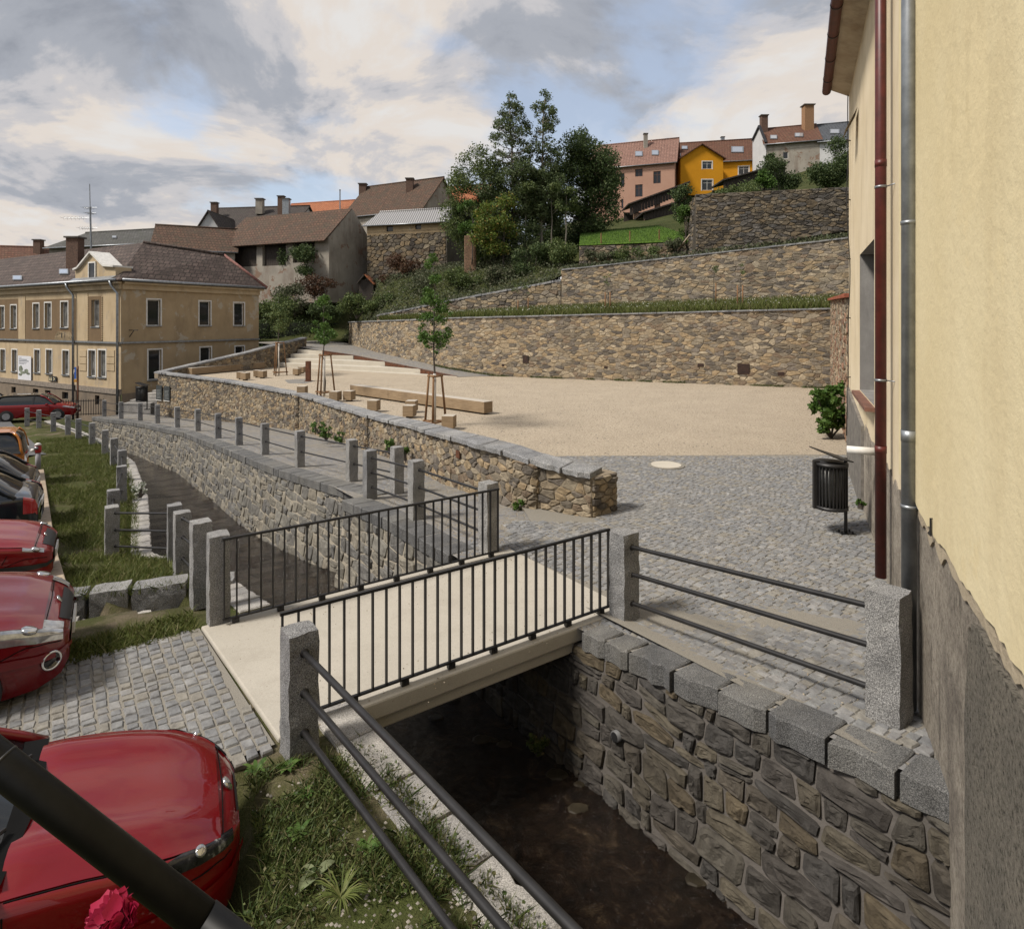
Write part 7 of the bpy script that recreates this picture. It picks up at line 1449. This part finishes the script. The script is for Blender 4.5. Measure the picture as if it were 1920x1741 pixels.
            mb = MB(); c_ = Vector((s.xw0 + .35, sg * (W + .10), interp(s.belt, s.xw0) + .06)); mb.box(c_, (.12, .2, .14)); mb.build("door_mirror", paint, t_, bevel=.03)
            for xw in s.axles:
                y0 = sg * (W * interp(s.wide, xw) + .004); rt = s.tyre; mb = MB(); mb.tube([(xw, y0 - sg * .2, rt + .01), (xw, y0, rt + .01)], rt * 1.13, 28); mb.build("wheel_arch", M['black'], t_)
                mb = MB(); mb.tube([(xw, y0 - sg * .1, rt), (xw, y0 + sg * .004, rt), (xw, y0 + sg * .012, rt)], [rt, rt, rt * .94], 28); wh = mb.build("wheel", M['rubber'], t_, True)
                mb = MB(); mb.tube([(xw, y0 + sg * .012, rt), (xw, y0 + sg * .02, rt)], rt * .64, 24)
                for k in range(5): th = k * 1.2566; mb.beam((xw, y0 + sg * .02, rt), (xw + rt * .6 * math.cos(th), y0 + sg * .024, rt + rt * .6 * math.sin(th)), .07, .02, up=(0, 1, 0))
                mb.build("rim", s.rim, wh)
        s.patch(s.xh0, s.xw0 - .02, -.575, .575, .009, paint, "bonnet", t_, (16, 18))
        s.patch(.005, s.grx, -.34, .34, .006, M['black'], "grille", t_, (4, 10))
        mb = MB(); mb.box((-.02 + (.02 if s.pw < .4 else 0), 0, s.plate), (.02, s.pw, .11)); pl = mb.build("front_plate", M['white'], t_); mb = MB(); mb.box((L + .02, 0, s.plate + .25), (.02, .50, .11)); mb.build("rear_plate", M['white'], t_)
        # shut lines, door handles, badge
        def seam(pts, r=.0045): 
            q = []
            for (x0, a0), (x1, a1) in zip(pts, pts[1:]): q += [s.S(x0 + (x1 - x0) * k / 6, a0 + (a1 - a0) * k / 6, .001) for k in range(6)]
            q.append(s.S(*pts[-1], .001)); mb = MB(); mb.tube(q, r, 5); mb.build("shut_line", M['cowl'], t_)
        for sg in (-1, 1):
            seam([(s.xh0 - .015, sg * .585), (s.xw0 - .05, sg * .585)]); seam([(s.axles[0] - s.tyre * 1.0, sg * .80), (.30, sg * .74), (.06, sg * .73)]); seam([(.5, sg * .70), (s.axles[0] - s.tyre * .9, sg * .78)])
            for xd in (s.axles[0] + s.tyre * 1.25 + .02, s.axles[0] + s.tyre * 1.25 + 1.08): seam([(xd, sg * .66), (xd - .02, sg * .97)])
            mb = MB(); c_ = s.S(s.axles[0] + s.tyre + .95, sg * .72, .015); mb.box(c_, (.17, .03, .03)); mb.build("door_handle", paint, t_, bevel=.01)
        seam([(s.xh0 - .015, -.585), (s.xh0 - .03, 0), (s.xh0 - .015, .585)])
        mb = MB(); c_ = s.S(s.xh0 * .55, 0, .004); mb.tube([c_, c_ + V(-.012, 0, .008)], .045, 16); mb.build("badge", M['reflector'], t_, True)
        # dark bumper line and cowl
        for sg in (-1, 1): s.patch(.0, .6, sg * .80, sg * .845, .02, M['black'] if s.trim else paint, "bumper_trim", t_, (8, 3))
        mb = MB(); mb.add([Vector((s.xw0 - .03, -W * .86, zb0 + .004)), Vector((s.xw0 - .10, 0, zb0 + .03)), Vector((s.xw0 - .03, W * .86, zb0 + .004)), Vector((s.xw0 + .10, W * .86, zb0 + .02)), Vector((s.xw0 + .02, 0, zb0 + .05)), Vector((s.xw0 + .10, -W * .86, zb0 + .02))], [(0, 1, 4, 5), (1, 2, 3, 4)]); mb.build("cowl", M['cowl'], t_)
        for y0 in (-.35, .28): mb = MB(); mb.tube([Vector((s.xw0 + .02, y0, zb0 + .06)), Vector((s.xw0 + .14, y0 + .2, zb0 + .11)), Vector((s.xw0 + .10, y0 + .62, zb0 + .10))], .012, 6); mb.build("wiper", M['black'], t_)
        return t_
t = NT("headlight_glass"); M['lamp'] = t.fin(t.ramp(t.noise(7, 4, .6, obj=True), [(.3, (0.22, 0.225, 0.23)), (.7, (0.62, 0.63, 0.64))]), .08, .6)
t = NT("smoked_headlight"); M['lamp_dark'] = t.fin(t.ramp(t.noise(9, 4, .6, obj=True), [(.42, (0.012, 0.012, 0.014)), (.6, (0.05, 0.05, 0.055)), (.72, (0.6, 0.6, 0.58))]), .06, .3)
M['reflector'] = flat("lamp_reflector", (0.5, 0.5, 0.49), .08, .9); t = NT("tail_light_glass"); M['tail'] = t.fin((0.35, 0.008, 0.008), .1); t.p.inputs['Coat Weight'].default_value = 1
M['rim'] = flat("alloy", (0.35, 0.35, 0.36), .35, .8); M['cglass'] = flat("car_glass", (0.012, 0.014, 0.015), .04, 0, .7)
M['red'] = paint_mat("red_car_paint", (0.16, 0.0012, 0.0035), .4, .8); M['red2'] = paint_mat("deep_red_car_paint", (0.135, 0.0015, 0.004), .4, .85); M['red3'] = paint_mat("bright_red_car_paint", (0.19, 0.003, 0.005), .4, .7); M['carblack'] = paint_mat("black_car_paint", (0.008, 0.008, 0.010), .3); M['carblue'] = paint_mat("midnight_blue_car_paint", (0.012, 0.016, 0.022), .3); M['carorange'] = paint_mat("orange_car_paint", (0.42, 0.14, 0.012), .35)
def spec(**k):
    L = k.get('L', 4.1); d = dict(L=L, W=.87, H=1.48, xw0=1.02, xr0=1.75, xr1=L - .75, xb=L - .18, xh0=.22, glass=M['cglass'], roof=None, lamp=M['lamp'], tail=M['tail'], rim=M['rim'], tyre=.31, axles=(.82, L - .8), pillars=(2.15,), plate=.5, trim=False, grx=.13, bulb=.38, rb=.055, pw=.50, crease=.012,
        wide=[(0, .62), (.01, .68), (.05, .77), (.12, .85), (.25, .93), (.5, .985), (.9, 1.0), (L - .6, 1.0), (L - .25, .95), (L - .08, .86), (L - .02, .78), (L, .74)],
        low=[(0, .34), (.06, .25), (.25, .2), (L - .3, .2), (L - .06, .3), (L, .38)], belt=[(0, .60), (.05, .64), (.15, .70), (.35, .77), (.8, .86), (1.2, .90), (L - .5, .95), (L - .1, .90), (L, .70)],
        top=[(0, .62), (.03, .66), (.08, .70), (.2, .765), (.4, .84), (.7, .915), (1.02, .975), (1.3, .97), (L - .4, 1.0), (L - .12, .95), (L - .03, .84), (L, .72)], hl=(.05, .62, .42, .68), hshape=lambda f, g: (f * (.35 + .65 * g), g), tl=(.30, .015, .5, .72))
    d.update(k); return Car(**d)
M['cowl'] = flat('cowl_plastic', (0.006, 0.006, 0.006), .8, spec=.1); HD = (0.83, 0.557); PARK = "cars parked beside the brook"
c1 = spec(L=3.7, W=.70, H=1.34, xw0=1.14, xr0=1.8, hl=(.05, .52, .52, .69), xh0=.12, crease=.036, grx=.02, rb=.032, pw=.24, plate=.3, tyre=.28, axles=(.72, 3.0), lamp=M['lamp_dark'], wide=[(0, .36), (.01, .42), (.04, .54), (.1, .68), (.2, .81), (.36, .92), (.6, .985), (.9, 1.0), (3.1, 1.0), (3.5, .93), (3.7, .75)]); c1.make("parked_car", "glossy red car with broad creased bonnet parked beside the cobbled path and weedy verge", CAR_NOSE, CAR_HD, -0.27, M['red'], PARK)
c2 = spec(L=4.0, H=1.55, hl=(.05, .85, .40, .72), xh0=.2, W=.86, grx=.09, rb=.065, bulb=.3); o2 = c2.make("parked_car", "red car with big clear headlight and chrome-ringed fog lamp by the stone drain", (-4.62, 6.33), HD, -0.10, M['red2'], PARK)
for sg in (-1, 1):
    c_ = c2.S(.13, sg * .86, .01); n_ = (c_ - Vector((.6, 0, .42))); n_.z = 0; n_.normalize(); e1 = V(-n_.y, n_.x, 0); mb = MB(); pts = [c_ + (e1 * math.cos(k * .3142) + V(0, 0, 1) * math.sin(k * .3142)) * .078 for k in range(21)]; mb.tube(pts, .011, 8, cap=False); mb.build("fog_lamp_ring", flat("chrome", (0.7, 0.7, 0.7), .12, 1.0), o2, True); mb = MB(); mb.tube([c_ - n_ * .03, c_ + n_ * .004], .073, 20); mb.build("fog_lamp", M['cglass'], o2, True)
c3 = spec(L=3.75, W=.82, H=1.42, hl=(.10, .34, .50, .66), trim=True, hshape=None, tyre=.29); c3.make("parked_car", "older red hatchback with round headlight and black bumper strip by the timber edge", (-7.2, 9.5), HD, -0.55, M['red3'], PARK)
rev = lambda tail, L: (tail[0] - HD[0] * L, tail[1] - HD[1] * L)
hatch = dict(top=None)
c4 = spec(L=4.05, W=.87, H=1.45, xr1=3.1, xb=3.72, tl=(.22, .02, .56, .80), belt=[(0, .6), (.15, .7), (.8, .86), (1.2, .92), (3.2, 1.0), (3.8, 1.0), (4.0, .9), (4.05, .72)], top=[(0, .62), (.2, .765), (.7, .915), (1.02, .975), (3.3, 1.06), (3.75, 1.05), (3.98, .96), (4.05, .76)]); c4.make("parked_car", "dark blue hatchback showing red and amber tail light next to the older red car", rev((-9.45, 12.1), 4.05), (-HD[0], -HD[1]), -0.80, M['carblue'], PARK)
c5 = spec(L=4.6, W=.9, H=1.47, xr1=3.75, xb=4.38, tl=(.42, .02, .54, .72), belt=[(0, .6), (.15, .7), (.8, .86), (1.2, .92), (3.7, 1.0), (4.35, 1.0), (4.55, .9), (4.6, .72)], top=[(0, .62), (.2, .765), (.7, .915), (1.02, .975), (3.8, 1.05), (4.36, 1.04), (4.54, .95), (4.6, .76)]); c5.make("parked_car", "black estate car with chrome window line behind the dark blue hatchback", rev((-11.1, 14.1), 4.6), (-HD[0], -HD[1]), -0.95, M['carblack'], PARK)
c6 = spec(L=3.65, W=.82, H=1.56, xr1=3.4, xb=3.62, tl=(.10, .005, .30, .56), top=[(0, .62), (.08, .72), (.2, .8), (.7, .95), (1.02, 1.0), (3.3, 1.02), (3.6, 1.0), (3.65, .9)], belt=[(0, .60), (.15, .72), (.8, .9), (3.3, .98), (3.6, .95), (3.65, .8)]); c6.make("parked_car", "small upright orange hatchback beside the red fire hydrant", rev((-14.9, 18.5), 3.65), (-HD[0], -HD[1]), -1.32, M['carorange'], PARK)
c7 = spec(L=4.3, W=.85, H=1.5, xr1=3.8, xb=4.2, roof=M['carblack'], tl=(.2, .01, .42, .62), axles=(.85, 3.4)); n7 = PY(147, 770, 38.0); c7.make("parked_car", "red estate car with black roof parked in front of the ochre house", (n7.x, n7.y), (.93, .36), -2.45, M['red3'], PARK)
c8 = spec(L=4.4, W=.88, H=1.46); n8 = PY(36, 770, 41.0); c8.make("parked_car", "dark saloon partly behind the red estate car near the ochre house", (n8.x, n8.y), (.93, .36), -2.55, M['carblack'], PARK)
# amber lens of the dark blue hatchback
# ---------------------------------------------------------------- timber edge, drain blocks, hydrant
t_ = thing("timber_kerb", "long weathered timber beam edging the gravel parking strip", "beam", (BEAM0.x, BEAM0.y, z_left(8.1))); k = 0.0
while k < 15.0:
    e = min(15.0, k + 3.0); mb = MB(); n_ = max(2, int((e - k) / .5)); rows = []
    a = BEAM0 + bd * (k + .008); b = BEAM0 + bd * (e - .008); za, zb_ = z_left(a.y), z_left(b.y); hw = bn * .11
    q = [a - hw, a + hw, b + hw, b - hw]; zz_ = [za, za, zb_, zb_]; q, zz_ = (q, zz_) if (q[1] - q[0]).cross(q[2] - q[1]) > 0 else (q[::-1], zz_[::-1])
    mb.hexa([V(*p, z - .1) for p, z in zip(q, zz_)], [V(*p, z + .17) for p, z in zip(q, zz_)]); mb.build("timber", wood_mat("kerb_timber%d" % int(k), (0.24, 0.185, 0.13), (0.42, 0.34, 0.25), (2, 2, 8)) if k == 0 else bpy.data.materials["kerb_timber0"], t_, bevel=.015); k = e
dr = thing("stone_drain", "open drain lined with square granite blocks between grass bank and cobbled path", "drain", (-5.2, 7.9, -.5)); d_ = (TR_A[1] - TR_A[0]).normalized(); nd = Vector((-d_.y, d_.x)); x = .1
for i, (l_, h_) in enumerate(((.52, .36), (.5, .40), (.72, .42), (.62, .40))):
    c_ = TR_A[0] + d_ * (x + l_ / 2) + nd * .16; mbb = rough_block(l_ - .03, .36, h_, 200 + i, .014, (4, 3, 3)); rot = Matrix.Rotation(math.atan2(d_.y, d_.x), 3, 'Z'); base = V(c_.x, c_.y, z_left(c_.y) - .30); mbb.v = [rot @ v + base for v in mbb.v]; mbb.build("granite_block", M['granite'], dr); x += l_
x = 0.0
for i in range(6):
    l_ = .38; c_ = TR_A[0] + d_ * (x + l_ / 2) - nd * .98; mbb = rough_block(l_ - .02, .24 + .05 * (i % 2), .5, 220 + i, .018, (4, 3, 3)); rot = Matrix.Rotation(math.atan2(d_.y, d_.x), 3, 'Z'); base = V(c_.x, c_.y, z_left(c_.y) - .58); mbb.v = [rot @ v + base for v in mbb.v]; mbb.build("edge_stone", M['granite_light'], dr); x += l_
for i in range(3): c_ = TR_A[0] + d_ * (-.16 + .0 * i) - nd * (.2 + .3 * i); mbb = rough_block(.36, .28, .42, 240 + i, .02, (4, 3, 3)); base = V(c_.x, c_.y, z_left(c_.y) - .40); mbb.v = [v + base for v in mbb.v]; mbb.build("edge_stone", M['granite_light'], dr)
mb = MB(); c0 = TR_A[0] - nd * .45 + d_ * .4; mbb = rough_block(.5, .5, .2, 250, .02, (4, 4, 2)); mbb.v = [v + V(c0.x, c0.y, z_left(c0.y) - .5) for v in mbb.v]; mbb.build("edge_stone", M['granite_light'], dr)
p = Vector((-16.2, 20.6, z_left(20.6))); t_ = thing("fire_hydrant", "red and white capped fire hydrant on a grey post in the grass", "hydrant", p); mb = MB(); mb.tube([p - V(0, 0, .05), p + V(0, 0, .62)], [.085, .075], 14); mb.build("post", flat("hydrant_grey", (0.25, 0.24, 0.25), .6), t_, True)
mb = MB(); mb.tube([p + V(0, 0, .60), p + V(0, 0, .64), p + V(0, 0, .82), p + V(0, 0, .87)], [.08, .095, .095, .07], 14); mb.build("head", flat("hydrant_red", (0.35, 0.02, 0.02), .4), t_, True); mb = MB(); mb.tube([p + V(0, 0, .86), p + V(0, 0, .9), p + V(0, 0, .94)], [.1, .09, .04], 14); mb.build("cap", M['white'], t_, True)
mb = MB(); mb.tube([p + V(-.05, -.05, .7), p + V(-.17, -.08, .7)], .055, 12); mb.build("outlet", M['white'], t_, True); mb = MB(); mb.tube([p + V(.02, -.07, .78), p + V(.03, -.15, .78)], .055, 12); mb.build("outlet", M['zinc'], t_, True)
# ---------------------------------------------------------------- weeds with form on the verge
t_ = thing("mullein_plant", "pale broad-leaved mullein rosette on the weedy verge", "plant", PZ(592, 1650, .10)); p = PZ(592, 1650, .12); rng = random.Random(2); MUL = flat("mullein_leaf", (0.13, 0.15, 0.075), .8, var=.25)
for k in range(11):
    th = k * 2.4 + rng.uniform(-.3, .3); l_ = rng.uniform(.13, .26) * (1 if k < 7 else .6); d = V(math.cos(th), math.sin(th), 0); e = V(-d.y, d.x, 0); up = .12 if k < 7 else .5; rows = []
    for i in range(6):
        f = i / 5; w_ = .055 * math.sin(math.pi * min(1, f * .85 + .12)) * l_ / .2; c_ = p + d * l_ * f + V(0, 0, l_ * (up * f * 2 - .75 * f * f) + .015); rows.append([c_ - e * w_ + V(0, 0, .012), c_ - e * w_ * .5, c_ - V(0, 0, .006), c_ + e * w_ * .5, c_ + e * w_ + V(0, 0, .012)])
    mb = MB(); mb.grid(rows); mb.build("leaf", MUL, t_, True)
for i, (u, v, n_, l_, lab) in enumerate(((480, 1445, 14, .10, "dock tuft at the cobble edge beside the red bonnet"), (640, 1700, 60, .16, "long arching grass tuft near the mullein"), (570, 1500, 16, .09, "dandelion rosette on bare gravel near the granite post"), (560, 1570, 16, .09, "plantain rosette beside the red bonnet"), (690, 1600, 18, .08, "small weed tuft under the lowest rail"), (540, 1440, 14, .09, "weed tuft at the granite post foot"))):
    p = PZ(u, v, .1 if v > 1550 else .03); p.z = z_lbank(p.x, p.y); t_ = thing("weed_tuft", lab, "weed", p, group="weeds on the verge"); rng = random.Random(i + 50); mb = MB()
    for k in range(n_):
        th = rng.uniform(0, 6.28); d = V(math.cos(th), math.sin(th), 0); e = V(-d.y, d.x, 0) * (.004 if n_ > 40 else .016); L_ = l_ * rng.uniform(.6, 1.2); pts = [p + d * L_ * f + V(0, 0, L_ * (1.1 * f - .75 * f * f) + .01) for f in (0, .35, .7, 1)]; mb.add([pts[0] - e * .4, pts[0] + e * .4, pts[1] + e, pts[2] + e * .8, pts[3], pts[2] - e * .8, pts[1] - e], [(0, 1, 2, 6), (6, 2, 3, 5), (5, 3, 4)])
    mb.build("leaves", G_FRESH if i != 1 else G_GRASS, t_, kind="stuff")
pts = patch(2600, bank_pt(1.2, 4.4, .1, 2.2), lambda p, r: p.y < 5 and p.x < .9); st_v = []; st_f = []
for k, q in enumerate(pts):
    r_ = NR.uniform(.006, .018); a = len(st_v); st_v += [q + [r_, 0, 0], q + [0, r_, 0], q + [-r_ * .8, 0, 0], q + [0, -r_, 0], q + [0, 0, r_ * .8]]; st_f += [(a, a + 1, a + 4), (a + 1, a + 2, a + 4), (a + 2, a + 3, a + 4), (a + 3, a, a + 4)]
tag(arrays_to_obj("verge_pebbles", np.array(st_v), np.array(st_f), stone_mat("pebbles", [(0.28, 0.26, 0.23), (0.2, 0.185, 0.165), (0.36, 0.33, 0.29), (0.15, 0.14, 0.13)]), None, "stuff"), "loose grey pebbles between the weeds of the verge", "pebbles")
# ---------------------------------------------------------------- rail and flower close to the eye
A, B = PY(-60, 1384, .8), PY(520, 1833, .8); d = (B - A).normalized(); t_ = thing("handrail", "thick black handrail crossing close in front of the red bonnet", "handrail", A); MAT_R = NT("black_coating"); 
M['handrail'] = MAT_R.fin(MAT_R.ramp(MAT_R.noise(60, 4), [(.35, (0.004, 0.004, 0.004)), (.65, (0.006, 0.006, 0.006))]), .45, 0.0, .2)
A0 = A - d * 1.2; J1, J0 = PY(395, 1705, .8), PY(12, 1415, .8); J1 = A + d * (J1 - A).dot(d); J0 = A + d * (J0 - A).dot(d)
mb = MB(); mb.tube([A0, J0, J1], .0215, 32); mb.build("tube", M['handrail'], t_, True); mb = MB(); mb.tube([J1 + d * .0008, B + d * 1.0], .0229, 32); mb.build("sleeve", M['handrail'], t_, True); mb = MB(); mb.tube([J0 - d * .0015, J0 + d * .0015], .0220, 32); mb.build("joint_ring", M['black'], t_, True)
for kx in (-1.1, 1.5): q = A + d * kx; mb = MB(); mb.tube([q, q - V(0, 0, 1.0)], .02, 12); mb.build("baluster", M['handrail'], t_, True)
p = PY(208, 1722, .70); t_ = thing("geranium", "crimson geranium blossom just below the black handrail", "flower", p); rng = random.Random(9); M['petal'] = leaf_mat("crimson_petal", [(0.22, 0.004, 0.03), (0.34, 0.008, 0.045), (0.42, 0.02, 0.07)], .25)
for k in range(80):
    th, ph = rng.uniform(0, 6.28), math.acos(rng.uniform(-.5, 1)); n_ = V(math.sin(ph) * math.cos(th), math.sin(ph) * math.sin(th), math.cos(ph)); rr_ = rng.uniform(.45, 1); c_ = p + V(n_.x * .023, n_.y * .018, n_.z * .016) * rr_; e1 = n_.cross(V(.3, .5, .8)).normalized(); e2 = n_.cross(e1); s_ = rng.uniform(.006, .010); rows = []
    for i in range(4): f = i / 3; w_ = s_ * (.35 + .9 * math.sin(math.pi * (.15 + .6 * f))); rows.append([c_ + e1 * s_ * 1.7 * (f - .3) - e2 * w_ + n_ * (.006 * f * f + .003), c_ + e1 * s_ * 1.7 * (f - .3) + n_ * .006 * f * f, c_ + e1 * s_ * 1.7 * (f - .3) + e2 * w_ + n_ * (.006 * f * f + .003)])
    mb = MB(); mb.grid(rows); mb.build("petal", M['petal'], t_, True)
mb = MB(); mb.tube([p, p + V(.01, -.02, -.06), p + V(.03, -.05, -.2)], .003, 6); mb.build("stem", G_FRESH, t_, True)
